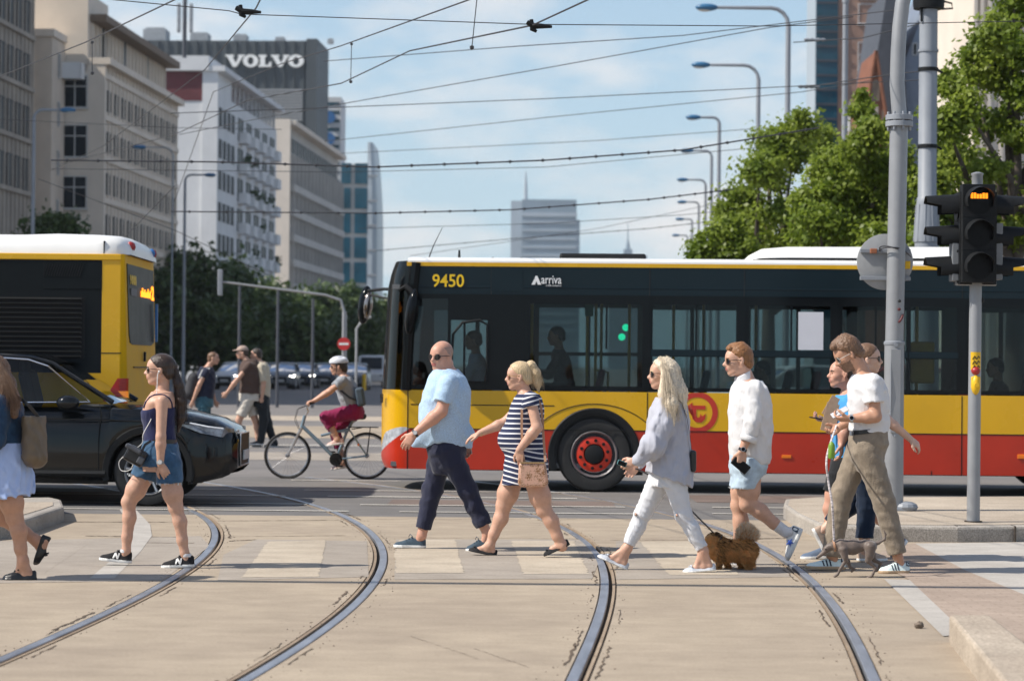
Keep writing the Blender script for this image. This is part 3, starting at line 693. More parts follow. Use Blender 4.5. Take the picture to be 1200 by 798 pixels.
def tree(name, x, y, h, crown, n, size, seed, label, group, mat=None, trunk_r=.16, clumps=None, flat=.75, limbs=9):
 rng = np.random.default_rng(seed); rt = empty(name, (x,y,0), 0, label, 'tree', group)
 dx, zc, rx, rz = crown
 cs, rs = [], []
 if clumps: 
  for c in clumps: cs.append(c[:3]); rs.append(c[3]*1.25)
 else:
  k = 26
  while len(cs) < k:
   d = rng.normal(size=3); d /= np.linalg.norm(d); q = rng.random()**.45
   cs.append((dx+d[0]*rx*q*.85, d[1]*rx*q*.85, zc+d[2]*rz*q*.85)); rs.append(rx*rng.uniform(.3,.5))
 tb = MB(); base = zc-rz*.8
 tb.tube([(0,0,-.1),(0,0,base*.5),(dx*.3,.0,base),(dx*.7,0,zc),(dx,0,zc+rz*.6)], [trunk_r*1.25,trunk_r,trunk_r*.85,trunk_r*.5,trunk_r*.15], 9)
 order = np.argsort([-r for r in rs])[:limbs]
 for i in order:
  c = Vector(cs[i]); s = Vector((dx*.4*rng.random(), 0, min(base+rng.random()*rz*.9, c.z-.15)))
  mid = s.lerp(c, .5)+Vector((rng.normal()*.15, rng.normal()*.15, -.08*rx))
  tb.tube([s, mid, c], [trunk_r*.42, trunk_r*.28, trunk_r*.08], 6)
 t_ = tb.build('trunk', m_bark, rt, smooth=60)
 leaves_mesh('crown', cs, rs, n, size, rng, mat or m_leaf, rt, flat)
 return rt
def clump_px(lst, Y, x0, rng):
 out = []
 for (u,v,rp) in lst:
  p = P(u,v,Y+rng.uniform(-1.2,1.2)); s = rp/FPX*Y; out.append((p.x-x0, p.y-Y, p.z, s*.85))
  for _ in range(4): d = rng.normal(size=3); d /= np.linalg.norm(d); out.append((p.x-x0+d[0]*s, p.y-Y+d[1]*s, p.z+d[2]*s*.9, s*rng.uniform(.22,.42)))
 return out
rng = np.random.default_rng(11)
Y = 46.; x0 = sx(985,Y)
cl = [(940,150,20),(905,165,22),(930,180,22),(960,165,18),(890,200,22),(870,232,22),(850,250,14),(846,272,20),(822,290,16),(880,265,22),(905,250,16),(860,295,26),(900,290,24),(935,262,20),(950,290,22),(985,280,26),(830,300,14),(910,215,12)]
tree('leafy_tree', sx(900,Y+4), Y+4, 7, (0,4.2,2.5,2.6), 46000, .094, 3, 'rounded green tree with a sky gap, just left of the brick tower', 'trees behind the articulated bus', clumps=[(c[0]+x0-sx(900,Y+4),c[1],c[2],c[3]) for c in clump_px(cl,Y+4,x0,rng)], trunk_r=.17)
Y = 43.
cl = [(1010,130,14),(1020,160,20),(985,190,22),(1005,175,18),(1030,200,28),(970,225,26),(1000,235,30),(1040,245,28),(960,260,22),(985,270,24),(1025,285,28),(1060,215,22),(1065,265,26),(950,285,20),(1010,112,7),(1055,180,14),(940,240,14),(965,195,12)]
x0 = sx(1005,Y)
tree('leafy_tree', x0, Y, 7, (0,4,2.4,2.6), 56000, .092, 5, 'bright green tree filling the gap behind the bent grey pole', 'trees behind the articulated bus', clumps=clump_px(cl,Y,x0,rng), trunk_r=.17)
Y = 40.
cl = [(1195,10,28),(1165,40,22),(1150,60,20),(1190,60,22),(1140,85,22),(1110,100,16),(1175,95,20),(1205,110,22),(1130,125,22),(1160,145,20),(1110,150,22),(1195,160,18),(1120,185,26),(1155,200,20),(1190,215,22),(1095,215,22),(1125,240,26),(1175,262,26),(1205,270,24),(1100,270,26),(1140,285,22),(1085,130,10),(1235,60,30),(1240,150,30),(1240,230,30),(1180,130,10),(1190,-20,24)]
x0 = sx(1190,Y)
rt = tree('leafy_tree', x0, Y, 9, (0,4.5,2.4,3.0), 58000, .09, 8, 'open branched green tree at the right edge behind the traffic light', 'trees behind the articulated bus', clumps=clump_px(cl,Y,x0,rng), trunk_r=.2, limbs=16)
k = 0
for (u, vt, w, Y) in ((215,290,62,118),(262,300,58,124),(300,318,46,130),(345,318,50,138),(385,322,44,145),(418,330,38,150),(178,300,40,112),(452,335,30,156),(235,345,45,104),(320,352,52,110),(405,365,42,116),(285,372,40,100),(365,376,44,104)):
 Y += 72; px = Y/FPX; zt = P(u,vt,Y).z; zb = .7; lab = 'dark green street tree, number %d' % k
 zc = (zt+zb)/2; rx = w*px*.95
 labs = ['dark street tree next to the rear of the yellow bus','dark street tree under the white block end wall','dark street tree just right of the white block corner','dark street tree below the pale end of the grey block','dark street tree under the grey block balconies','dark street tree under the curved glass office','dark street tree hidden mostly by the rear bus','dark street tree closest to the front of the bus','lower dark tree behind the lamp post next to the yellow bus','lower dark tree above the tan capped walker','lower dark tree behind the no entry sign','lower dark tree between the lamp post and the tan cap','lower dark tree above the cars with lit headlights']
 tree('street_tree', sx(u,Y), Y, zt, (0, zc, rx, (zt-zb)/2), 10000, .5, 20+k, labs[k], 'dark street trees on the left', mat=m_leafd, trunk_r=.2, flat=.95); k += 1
Y = 100.; px = Y/FPX
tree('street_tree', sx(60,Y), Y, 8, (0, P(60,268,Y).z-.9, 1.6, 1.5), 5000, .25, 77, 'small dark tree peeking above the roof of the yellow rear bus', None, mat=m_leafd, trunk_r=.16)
# ------------------------------------------------------------------ poles, lamps, signals, wires
m_galv = M('galvanised', (.28,.29,.305), rough=.45, var=.10, scale=3, metal=.25, bump=.05)
m_greyp = M('grey_pole_paint', (.24,.26,.29), rough=.5, var=.12, scale=2)
m_blk = M('signal_black', (.010,.011,.012), rough=.55, var=.2, scale=8, spec=.2)
m_lampb = M('blue_lamp_shell', (.03,.13,.26), rough=.4, var=.1)
m_wire = M('wire', (.035,.035,.04), rough=.6, var=0)
m_yel = M('yellow_plastic', (.75,.45,.01), rough=.45, var=.08)
m_redp = M('red_plastic', (.35,.02,.02), rough=.4, var=.08)
def lamp_post(u, vtop, uh, label, h=12., name='street_lamp', grp='blue headed street lamps on the right', r=.075):
 p_ = FPX*(h-CAMH)/(429+.0104*(u-600)-vtop)/FPX   # metres of distance per unit
 Y = FPX*(h-CAMH)/(429-vtop); p = P(u, vtop, Y); q = P(uh, vtop, Y)
 rt = empty(name, (p.x, Y, 0), 0, label, 'street lamp', grp); zt = p.z; dx = q.x-p.x; sg = 1 if dx > 0 else -1; rr = min(.5, abs(dx)*.3)
 mb = MB(); pts = [(0,0,0),(0,0,zt*.5),(0,0,zt-rr)]+[(sg*rr*(1-math.cos(t)), 0, zt-rr+rr*math.sin(t)) for t in (.4,.8,1.2,PI/2)]+[(dx,0,zt+.0)]
 mb.tube(pts, [r*1.4,r*1.15,r]+[r*.8]*4+[r*.6], 10); mb.build('pole', m_greyp, rt, smooth=True)
 hw = max(abs(dx)*.24,.55)
 mb = MB(); mb.ball((dx+sg*hw*.35,0,zt), (hw*.62,.16,.11), 14); mb.build('lamp_head', m_lampb, rt, smooth='all')
 mb = MB(); mb.ball((dx+sg*hw*.45,0,zt-.06), (hw*.4,.11,.07), 12); mb.build('lens', m_frame, rt, smooth='all')
labs = ['tallest blue headed street lamp, its arm reaching furthest left','second tallest blue headed street lamp with a long arm','third blue headed street lamp, clear of the tree','fourth blue headed street lamp down the row','fifth blue headed street lamp down the row','sixth blue headed street lamp, short in the view','seventh blue headed street lamp, very small','smallest street lamp, just above the tree edge']
for (u, vt, uh), lb in zip(((924,10,836),(889,77,828),(843,138,818),(834,177,810),(827,211,804),(819,237,803),(811,257,800),(806,276,795)), labs): lamp_post(u, vt, uh, lb)
lamp_post(40,129,74,'blue headed lamp post in front of the narrow brown building', grp='blue headed street lamps on the left')
lamp_post(217,205,242,'blue headed lamp post in front of the white end wall', grp='blue headed street lamps on the left')
lamp_post(203,173,168,'blue lamp head hanging before the beige facade', grp='blue headed street lamps on the left', r=.04)
for u, vt, lb in ((281,335,'thin bluish post among dark trees, left of three'),(326,338,'thin bluish post among dark trees, middle of three'),(367,350,'thin bluish post among dark trees, right of three')):
 Y = 88; p = P(u,vt,Y); mb = MB(); mb.tube([(0,0,0),(0,0,p.z)], [.06,.05], 10); o = mb.build('post', MATS.get('slate_roof'), smooth=True, loc=(p.x,Y,0)); tag(o, lb, 'post', 'posts among the dark trees')
Y = 60.; a, c = P(258,330,Y), P(405,346,Y)
rt = empty('signal_gantry', (c.x,Y,0), 0, 'grey mast with a long thin arm reaching left over the far road', 'mast')
mb = MB(); mb.tube([(0,0,0),(0,0,c.z-.5),(-.12,0,c.z-.12),(-.5,0,c.z),(a.x-c.x,0,a.z)], [.05,.04,.036,.032,.026], 10); mb.build('arm', m_galv, rt, smooth=True)
mb = MB(); mb.bx(a.x-c.x-.06,a.x-c.x+.06,-.05,.05,a.z-.35,a.z+.3); mb.build('signal_plate', m_greyp, rt, bevel=.02)
Y = 75.; a = P(418,372,Y)
rt = empty('curved_post', (a.x,Y,0), 0, 'pale curved post behind the mirror of the front bus', 'post')
mb = MB(); mb.tube([(0,0,0),(0,0,a.z-.35),(.2,0,a.z-.05),(.45,0,a.z+.02)], .04, 10); mb.build('pole', m_galv, rt, smooth=True)
Y = 56.; a = P(403,403,Y); rt = empty('no_entry_sign', (a.x,Y,0), 0, 'round red no entry sign with white bar on a grey post', 'road sign')
mb = MB(); mb.tube([(0,.03,0),(0,.03,a.z+.75)], .05, 10); mb.build('post', m_galv, rt, smooth=True)
r_ = 7.6*Y/FPX
mb = MB(); mb.lathe([(r_,-.012),(r_,.0)], (0,-.03,a.z), 'Y', 28); d = mb.build('disc', M('sign_red', (.55,.03,.03), rough=.5, var=.08), rt, smooth=True)
mb = MB(); mb.bx(-r_*.72,r_*.72,-.046,-.043,a.z-r_*.17,a.z+r_*.17); mb.build('bar', m_letter, d)
Y = 150.; a = P(434,455,Y); mb = MB(); mb.lathe([(.13,0),(.12,.95),(.06,1.02)], (0,0,0), 'Z', 14); o = mb.build('bollard', m_yel, smooth=True, loc=(sx(427,Y),Y,0)); tag(o, 'yellow bollard half hidden by the front of the bus', 'bollard')
# ---------------- the big bent grey mast on the island
b = G(1046.5,598,.15); Yb = b.y; pxm = Yb/FPX
rt = empty('grey_mast', (b.x, Yb, .15), 0, 'pale grey steel mast with a bent top, standing on the island beside the walking men', 'mast')
zf = P(1050,142,Yb).z-.15; z2_ = P(1050,402,Yb).z-.15
mb = MB(); mb.tube([(0,0,0),(0,0,z2_)], [.104,.100], 28); mb.build('lower_tube', m_galv, rt, smooth=True)
mb = MB(); mb.tube([(0,0,z2_),(.03,0,zf)], [.093,.092], 28); mb.build('upper_tube', m_galv, rt, smooth=True)
mb = MB(); mb.lathe([(.105,z2_-.02),(.108,z2_-.01),(.108,z2_+.012),(.096,z2_+.02)], (0,0,0), 'Z', 28); mb.build('seam_ring', m_greyp, rt, smooth=True)
mb = MB(); mb.lathe([(.14,zf-.06),(.14,zf-.005)], (.032,0,0), 'Z', 28); mb.lathe([(.14,zf+.005),(.14,zf+.06)], (.032,0,0), 'Z', 28); 
for k in range(8): t = k*PI/4+.2; mb.lathe([(.014,zf-.1),(.014,zf+.09)], (.032+.118*math.cos(t), .118*math.sin(t), 0), 'Z', 6)
mb.build('flange', m_greyp, rt, smooth=True, bevel=.004)
tp = [(.033,0,zf+.05)]
for u, v in ((1051.2,100),(1052.5,60),(1054.3,32),(1057.5,5),(1063,-18),(1074,-42),(1098,-68),(1140,-86)):
 q = P(u,v,Yb); tp.append((q.x-b.x, 0, q.z-.15))
mb = MB(); mb.tube(tp, [.076]*len(tp), 24); mb.build('bent_arm', m_galv, rt, smooth=True)
mb = MB(); mb.bx(-.055,.055,-.112,-.098,z2_-.92,z2_-.06); mb.build('hatch', m_galv, rt, bevel=.012)
mb = MB(); mb.tube([(-.05,-.104,z2_-.12),(-.05,-.118,z2_-.5),(-.05,-.104,z2_-.9)], .006, 6); mb.build('hatch_edge', m_greyp, rt)
mb = MB(); mb.lathe([(.012,-.125),(.014,-.1)], (0,0,z2_-.95), 'Y', 10); mb.lathe([(.02,-.118),(.02,-.1)], (0,0,z2_-.02), 'Y', 10); mb.build('bolt', m_greyp, rt)
mb = MB(); mb.bx(-.13,.13,-.13,.13,0,.03); mb.ball((.13,-.05,.04),(.12,.1,.06),12); mb.build('base_plate', m_greyp, rt, bevel=.006)
m_mark = M('dark_red_mark', (.10,.012,.016), rough=.6, var=.1)
mb = MB(); zc = P(1047,353,Yb).z-.15
mb.ball((.035,-.094,zc+.0),(.016,.006,.016),10)
mb.build('sticker', M('black_mark',(.01,.01,.01)), rt, smooth='all')
mb = MB(); mb.ball((.032,-.095,zc-.085),(.018,.006,.016),10); mb.build('sticker', m_mark, rt, smooth='all')
mb = MB(); pts = [(.03+.002*i, -.0965+.0002*i, zc-.205+.0022*i*i*.12+.006*i) for i in range(10)]
pts = [(.022+.055*t, -.096+.02*t*t, zc-.215+.085*t*t) for t in [i/8 for i in range(9)]]; mb.tube(pts, [.004]+[.012]*7+[.004], 6); mb.build('sticker', m_mark, rt)
q = P(1041,306,Yb-.12); sr = 33*pxm
rs = empty('round_sign', (q.x, Yb+.10, q.z), 0, 'back of a round traffic sign strapped to the bent grey mast', 'road sign')
mb = MB(); mb.lathe([(sr*.985,-.006),(sr,-.003),(sr,.012)], (0,0,0), 'Y', 48); mb.build('disc', M('sign_back', (.27,.28,.29), rough=.5, var=.15, scale=4), rs, smooth=True)
for dz in (.11,-.17): mb = MB(); mb.bx(-.26,.26,-.035,-.008,dz-.02,dz+.02); mb.build('bracket', m_greyp, rs, bevel=.004)
mb = MB(); mb.bx(-.16,-.09,-.05,-.02,.085,.135); mb.build('clamp', M('rust_clamp',(.32,.12,.06),rough=.8,var=.3,scale=30), rs, bevel=.005)
mb = MB(); mb.bx(.2,.26,-.012,-.007,-.07,.01); mb.build('yellow_tag', m_yel, rs)
mb = MB(); ring = [(math.cos(t)*.112+.04, math.sin(t)*.112-.1, .14+.015*math.sin(t*2)) for t in [i*PI/8 for i in range(16)]]
mb.tube(ring, .007, 6, closed=True); ring = [(math.cos(t)*.116+.04, math.sin(t)*.116-.1, .12-.02*math.sin(t)) for t in [i*PI/8 for i in range(16)]]; mb.tube(ring, .006, 6, closed=True)
mb.tube([(.15,-.1,.14),(.2,-.1,.1),(.26,-.06,.05)], .005, 6); mb.build('tie_wire', m_wire, rs)
Y = 38.; px = Y/FPX; b = P(1086,300,Y); rt = empty('tapered_post', (b.x,Y,0), 0, 'thick blue grey post with a flared collar, rising behind the bus', 'post')
z = lambda v: P(1086,v,Y).z
mb = MB(); mb.lathe([(.21,0),(.19,z(292)),(.19,z(285)),(.205,z(284)),(.205,z(278)),(.165,z(238)),(.155,z(232)),(.145,z(231)),(.142,z(12)),(.0,z(12))], (0,0,0), 'Z', 28); mb.build('shaft', m_greyp, rt, smooth=True)
for k in range(10):
 t = 2*PI*k/10; mb = MB(); mb.tube([(.205*math.cos(t),.205*math.sin(t),z(283)),(.168*math.cos(t),.168*math.sin(t),z(240))], .012, 6); mb.build('collar_rib', m_greyp, rt)
for v in (82,172): mb = MB(); mb.lathe([(.158,z(v)-.03),(.158,z(v)+.03)], (.0,0,0), 'Z', 24); mb.tube([(.15,0,z(v)),(.22,-.03,z(v)-.05)], .02, 6); mb.build('clamp_band', m_blk, rt, smooth=True)
mb = MB(); mb.lathe([(.16,z(60)-.02),(.16,z(60)+.02)],(0,0,0),'Z',24); mb.build('clamp_band', m_greyp, rt, smooth=True)
mb = MB(); mb.lathe([(.24,z(11)),(.25,z(3)),(.25,z(-14)),(.1,z(-20))],(-.0,0,0),'Z',20); mb.tube([(-.13,-.1,z(10)),(-.13,-.1,z(27))],.016,6); mb.build('top_box', m_blk, rt, smooth=True)
mb = MB(); mb.tube([(.25,0,z(2)),(.36,0,z(4)),(.38,0,z(10)),(.2,0,z(11))],.015,6); mb.build('bracket', m_blk, rt)
Y = 62.; b = P(991,0,Y); mb = MB(); mb.tube([(0,0,0),(0,0,P(991,-60,Y).z)], [.085,.07], 14); mb.lathe([(.09,P(991,4,Y).z),(.09,P(991,-2,Y).z)],(0,0,0),'Z',14); o = mb.build('tram_mast', m_greyp, smooth=True, loc=(b.x,Y,0)); tag(o, 'plain grey mast standing in front of the salmon brick tower', 'mast')
# ---------------- the traffic light on its post
b = G(1140.5,611.5,.15); Yt = b.y; px = Yt/FPX
rt = empty('traffic_light', (b.x,Yt,.15), 0, 'black three way traffic light on a galvanised post with a yellow push button', 'traffic light')
Z = lambda v: P(1140,v,Yt).z-.15; X = lambda u: P(u,400,Yt).x-b.x
mb = MB(); mb.tube([(0,0,0),(.006,0,Z(330))], [.062,.058], 28); mb.build('post', m_galv, rt, smooth=True)
mb = MB(); mb.lathe([(.085,0),(.085,.012)],(0,0,0),'Z',24); mb.build('base_ring', m_dark, rt, smooth=True)
mb = MB(); mb.lathe([(.052,Z(222)),(.052,Z(206)),(.058,Z(205)),(.058,Z(203)),(.02,Z(201.5))],(.02,0.03,0),'Z',20); mb.build('top_cap', m_galv, rt, smooth=True)
mb = MB(); mb.bx(X(1120),X(1166),-.05,.05,Z(334),Z(330)); mb.tube([(X(1119),-.03,Z(332)),(X(1166),-.03,Z(332))],.024,10); mb.build('bracket', m_galv, rt, smooth=True)
def signal_head(name, lit=None):
 hd = empty(name); hd.parent = rt; return hd
m_lens = M('dark_lens', (.006,.006,.007), rough=.3, var=.3, scale=20, spec=.12)
def head(pitch, w, d, lit, hl=.17):
 obs = []
 mb = MB(); mb.bx(-w/2,w/2,0,d,-3*pitch,0)
 for k in range(1,3): mb.bx(-w/2-.003,w/2+.003,-.003,d+.003,-k*pitch-.004,-k*pitch+.004)
 h = mb.build('signal_head', m_blk, rt, bevel=.012)
 for k in range(3):
  zc = -pitch*(k+.5); r = pitch*.42; rows = []
  mb = MB(); mb.lathe([(r,-.012),(r*.98,.0)],(0,0,zc),'Y',24); lens = mb.build('lens', m_lens, h, smooth=True)
  for q in range(4):
   yy = -hl*q/3; dr = (1-.06*q/3)
   rows.append([(r*1.06*dr*math.cos(t), yy*(1 if abs(t-PI/2) < 1.2 else .55)-.002, zc+r*1.06*dr*math.sin(t)-.01*q/3) for t in [(-.42+i*(PI+.84)/18) for i in range(19)]])
  rows2 = [[(x*.95,y,zc+(z-zc)*.95) for x,y,z in rw] for rw in rows]
  mb = MB(); mb.grid(rows); mb.grid(rows2[::-1]); mb.grid([rows[-1],rows2[-1]]); mb.build('hood', m_blk, h, smooth=True)
  if lit and k == 0:
   m_amb = M('amber_light', (.9,.3,.02), emit=(1,.25,.01), estr=1.5, var=0)
   mb = MB(); rn = random.Random(2)
   for q in range(6): x0 = -.082+q*.0275; hh = .027; mb.bx(x0,x0+.022,-.02,-.015,zc+.045-hh,zc+.045+hh*(.5+.5*rn.random()))
   mb.build('lit_bar', m_amb, lens)
  mb = MB(); mb.tube([(w/2-.03,-.01,zc-pitch*.42),(w/2-.03,-.022,zc-pitch*.42)],.012,8); mb.build('screw', m_blk, h)
 return h
h0 = head((332-218)/3*px, 38*px, .17, True); h0.location = (X(1141), -.22, Z(218))
for (u, sgn, v0) in ((1121,-1,262),(1164,1,262)):
 h1 = head(36*px, .30, .12, False, .30); 
 h1.rotation_euler = (0,0, -PI/2*1.0 if sgn < 0 else PI/2); h1.location = (X(u)+sgn*.0, .02 if sgn < 0 else .02, Z(v0-36))
 h1.scale = (1,1,1)
mb = MB(); mb.bx(X(1160),X(1172),-.1,.08,Z(328),Z(262)); mb.build('bracket', M('signal_grey',(.16,.17,.18),rough=.6,var=.2), rt, bevel=.008)
mb = MB(); mb.bx(X(1113),X(1121),-.1,.08,Z(330),Z(285)); mb.build('bracket', MATS['signal_grey'], rt, bevel=.008)
mb = MB(); zb = Z(423); rows = [[(.0635*math.sin(t)+.003, -.0635*math.cos(t), zz) for t in [-.85+i*1.7/8 for i in range(9)]] for zz in (zb-.085,zb+.085)]; mb.grid(rows); d = mb.build('yellow_plate', m_yel, rt, smooth='all')
mb = MB(); 
for k in range(3):
 for (a0,a1,z0,z1) in ((-.5,-.2,.0,.045),(-.2,.1,.045,.0),(.1,.35,.0,.045),(.35,.6,.045,.02)):
  zo = zb-.075+k*.045; pts = [(.067*math.sin(a0+(a1-a0)*t)+.003, -.067*math.cos(a0+(a1-a0)*t), zo+(z0+(z1-z0)*t)*.7) for t in (0,.5,1)]; mb.tube(pts,.004,5)
mb.build('tactile_mark', m_blk, d)
zb = Z(451); mb = MB(); mb.ball((.003,-.055,zb),(.045,.05,.095),16); mb.bx(-.04,.046,-.075,-.03,zb-.04,zb+.08); mb.build('push_button', m_yel, rt, smooth=True, bevel=.01)
mb = MB(); mb.lathe([(.022,-.115),(.026,-.08)],(.003,0,zb),'Y',14); mb.build('button', m_yel, rt, smooth=True)
mb = MB(); mb.ball((.003,-.05,zb+.135),(.044,.045,.04),14); mb.build('red_lamp', m_redp, rt, smooth='all')
mb = MB(); mb.ball((.07,0,Z(352)),(.02,.02,.03),8); mb.build('fastener', m_blk, rt)
rt = empty('signal_gantry', (-13, 16.35, 0), 0, 'unseen grey gantry added so its long level arm shadows the tracks', 'mast')  # out of view, added to cast the long level shadow across the crossing
mb = MB(); mb.tube([(0,0,0),(0,0,6.2),(.2,0,6.5),(18,.1,6.5)], [.1,.09,.08,.065], 12); mb.build('pole', m_galv, rt, smooth=True)
# ---------------- overhead wires
wk = 0
def wire(pts, label, r=.008, beads=0, sag=0, grp='overhead wires'):
 global wk
 q = [P(*p) for p in pts]
 if len(q) == 2:
  n = 24; q = [q[0].lerp(q[1], i/n)+Vector((0,0,-sag*4*(i/n)*(1-i/n))) for i in range(n+1)]
 r *= .75; o = q[0].copy(); mb = MB(); mb.tube([p-o for p in q], r, 6)
 ob = mb.build('overhead_wire', m_wire, smooth=True, loc=o); tag(ob, label, 'wire', grp); wk += 1
 if beads:
  for i in range(beads):
   t = (i+.5)/beads*(len(q)-1); k = int(t); p = q[k].lerp(q[min(k+1,len(q)-1)], t-k)-o
   m2 = MB(); m2.ball(p, r*2.4, 6); m2.build('bead', m_wire, ob)
 return ob, q
wire([(-40,-6,22),(100,-3,22),(268,13,22),(283,17,22)], 'thin wire along the top edge, from the left corner to the first hanger clamp', .006)
wire([(283,17,22),(624,29,22)], 'thin wire near the top between the two hanger clamps', .006)
wire([(624,29,22),(900,31,24),(1260,24,27)], 'thin wire near the top running right from the second hanger clamp', .006)
a_, qa = wire([(-60,360,60),(0,348,54),(120,305,44),(205,158+60,38)], 'faint wire low at the left before the beige block', .008)
wire([(-30,100,40),(0,90,36),(100,50,29),(205,0,23),(240,-18,21)], 'contact wire climbing to the top left corner of the beige roof', .011)
wire([(70,193,60),(205,158,46),(290,118,38),(400,98,32),(480,60,28),(624,30,22),(700,-5,19),(740,-25,18)], 'contact wire climbing right through the second hanger clamp', .011)
wire([(60,200,60),(120,172,52),(240,82,38),(300,10,24),(315,-20,22)], 'contact wire rising steeply through the first hanger clamp', .010)
wire([(205,235,58),(250,78+30,48),(330,75,38),(400,54,30),(550,0,22),(590,-14,21)], 'contact wire climbing right over the big white letters', .010)
wire([(210,158,50),(300,140,46),(480,108,42),(640,80,40),(900,33,38),(1000,20,38)], 'long sloping wire crossing the middle of the sky', .010)
wire([(380,72,40),(600,55,36),(800,42,36),(1050,12,34)], 'shallow wire crossing the upper cloud', .009)
wire([(200,133,44),(400,126,44),(640,116,44),(900,103,42),(1200,88,40)], 'almost level wire through the middle of the sky', .010)
wire([(380,166,60),(640,138,54),(940,108,50),(1020,95,48)], 'sloping wire below the middle of the sky', .011)
wire([(400,180,70),(700,165,66),(900,150,62)], 'faint wire over the glass office', .012)
wire([(60,188,40),(250,190,40),(440,196,40),(640,188,40),(800,176,40),(960,150,40)], 'thick beaded cable crossing above the far tower', .017, beads=26)
wire([(60,198,52),(400,202,52),(640,196,52),(900,172,50)], 'thin cable running just under the upper beaded cable', .009)
wire([(200,248,48),(440,250,48),(600,246,48),(760,234,48),(860,222,48)], 'thick beaded cable crossing in front of the far tower', .017, beads=22)
wire([(420,268,64),(640,262,64),(800,252,64),(860,246,62)], 'thin cable under the lower beaded cable', .010)
wire([(440,294,74),(600,280,74),(760,268,72),(850,258,70)], 'lowest beaded cable, just above the bus roof', .014, beads=16)
wire([(480,300,90),(700,268,90),(880,230,88)], 'faint sloping cable in front of the far tower', .012)
wire([(0,140,70),(205,150,70),(330,152,70)], 'level wire crossing the beige facade', .012)
wire([(45,210,58),(205,270,58),(330,330,58)], 'wire falling right across the beige facade', .011)
wire([(930,50,44),(1010,45,40),(1090,25,38)], 'cable from the insulator to the thick post', .012)
wire([(940,103,44),(1040,88,40),(1086,83,38)], 'cable from the lower insulator to the thick post', .012)
for (u,v,Y,lb) in ((288,14,22,'dark wire clamp at the upper left, before the letters'),(629,31,22,'dark wire clamp at the top above the cloud')):
 p = P(u,v,Y); rt = empty('wire_clamp', p, 0, lb, 'clamp', 'wire clamps')
 mb = MB(); mb.tube([(-.09,0,.035),(-.03,0,.0),(.06,0,.0),(.14,0,-.005)], [.022,.03,.022,.012], 8); mb.build('arm', m_blk, rt, smooth=True)
 mb = MB(); mb.tube([(-.05,0,.06),(-.04,0,-.03),(.0,0,-.05)], [.018,.024,.014], 8); mb.build('hook', m_blk, rt, smooth=True)
for (u0,v0,u1,v1,Y,lb) in ((412,52,411,96,32,'thin dropper wire over the dark office edge'),(559,-2,553,56,24,'thin dropper wire left of the cloud'),(108,50,108,86,29,'thin dropper wire before the beige roof')):
 a, c = P(u0,v0,Y), P(u1,v1,Y); mb = MB(); mb.tube([(0,0,0),c-a], .005, 6); mb.ball((0,0,0),.022,6); mb.ball(c-a,.025,6); o = mb.build('dropper', m_wire, loc=a); tag(o, lb, 'wire', 'dropper wires')
for (u,v,Y,lb) in ((955,47,44,'pale insulator on the upper cable before the brick tower'),(948,102,44,'dark insulator on the lower cable before the glass corner')):
 p = P(u,v,Y); mb = MB(); mb.lathe([(.015,-.2),(.035,-.15),(.02,-.1),(.038,-.05),(.02,0),(.038,.05),(.02,.1),(.035,.15),(.015,.2)],(0,0,0),'X',10); o = mb.build('insulator', m_greyp, smooth=True, loc=p); tag(o, lb, 'insulator', 'insulators')
Y = 226.; p = P(216,66,Y); rt = empty('antenna_mast', (p.x, Y, P(216,68,Y).z), 0, 'dark lattice antenna mast on the roof behind the beige block', 'antenna'); q = P(216,-14,Y).z-rt.location.z
mb = MB(); mb.tube([(0,0,0),(0,0,q)], .2, 8); mb.build('mast', m_slate, rt)
for dx in (-.55,.6): mb = MB(); mb.bx(dx-.16,dx+.16,-.2,.2,q-4.2,q-1.5); mb.build('aerial_panel', m_hvac, rt, bevel=.05)
# ------------------------------------------------------------------ vehicles
def paint(name, col, rough=.25, coat=.18, metal=0., var=.03): return M(name, col, rough=rough, coat=coat, metal=metal, var=var, scale=2, bump=.0, spec=.35)
m_by = M('bus_yellow', (.70,.39,.006), rough=.27, coat=.18, spec=.35, var=.07, scale=1.1, detail=9); m_br = M('bus_red', (.46,.028,.010), rough=.3, coat=.15, spec=.35, var=.14, scale=1.3, detail=9); m_bn = M('bus_navy', (.006,.015,.021), rough=.18, coat=0., spec=.2, var=.05, scale=2); m_bk = M('bus_black', (.005,.0065,.008), rough=.12, spec=.16, var=.05, scale=2)
m_bw = paint('bus_white', (.80,.80,.78), .4, .2)
m_rub = M('rubber', (.018,.018,.018), rough=.75, var=.25, scale=12, bump=.2)
m_plas = M('black_plastic', (.010,.011,.012), rough=.55, var=.2, scale=10, spec=.25)
m_bglass = glass('bus_glass', (.56,.62,.62), .015, -.02)
m_dglass = glass('dark_glass', (.25,.29,.30), .01, .0)
m_cglass = glass('car_glass', (.62,.68,.68), .01, -.01)
m_int = M('interior_dark', (.035,.037,.04), rough=.8, var=.2)
m_int2 = M('interior_grey', (.16,.165,.17), rough=.7, var=.1)
m_seat = M('seat_red', (.22,.03,.035), rough=.9, var=.3, scale=20)
m_seatb = M('seat_dark', (.05,.055,.075), rough=.9, var=.3, scale=20)
m_chr = M('chrome', (.75,.76,.78), rough=.15, metal=1, var=.05)
m_silver = M('silver_metal', (.5,.51,.53), rough=.35, metal=.8, var=.1, scale=8)
m_hub = paint('hub_red', (.60,.035,.012), .4, .2)
m_lampg = M('lamp_glass', (.20,.22,.25), rough=.1, var=.6, scale=17, spec=.6, metal=.3)
m_orange = M('orange_reflector', (.85,.20,.01), rough=.3, var=.05)
m_tail = M('tail_red', (.50,.012,.01), rough=.15, var=.15, scale=20)
m_led = M('led_orange', (.9,.3,.02), emit=(1,.28,.01), estr=2.2, var=0)
m_green = M('green_lamp', (.02,.6,.3), emit=(.02,.9,.45), estr=1.6, var=0)
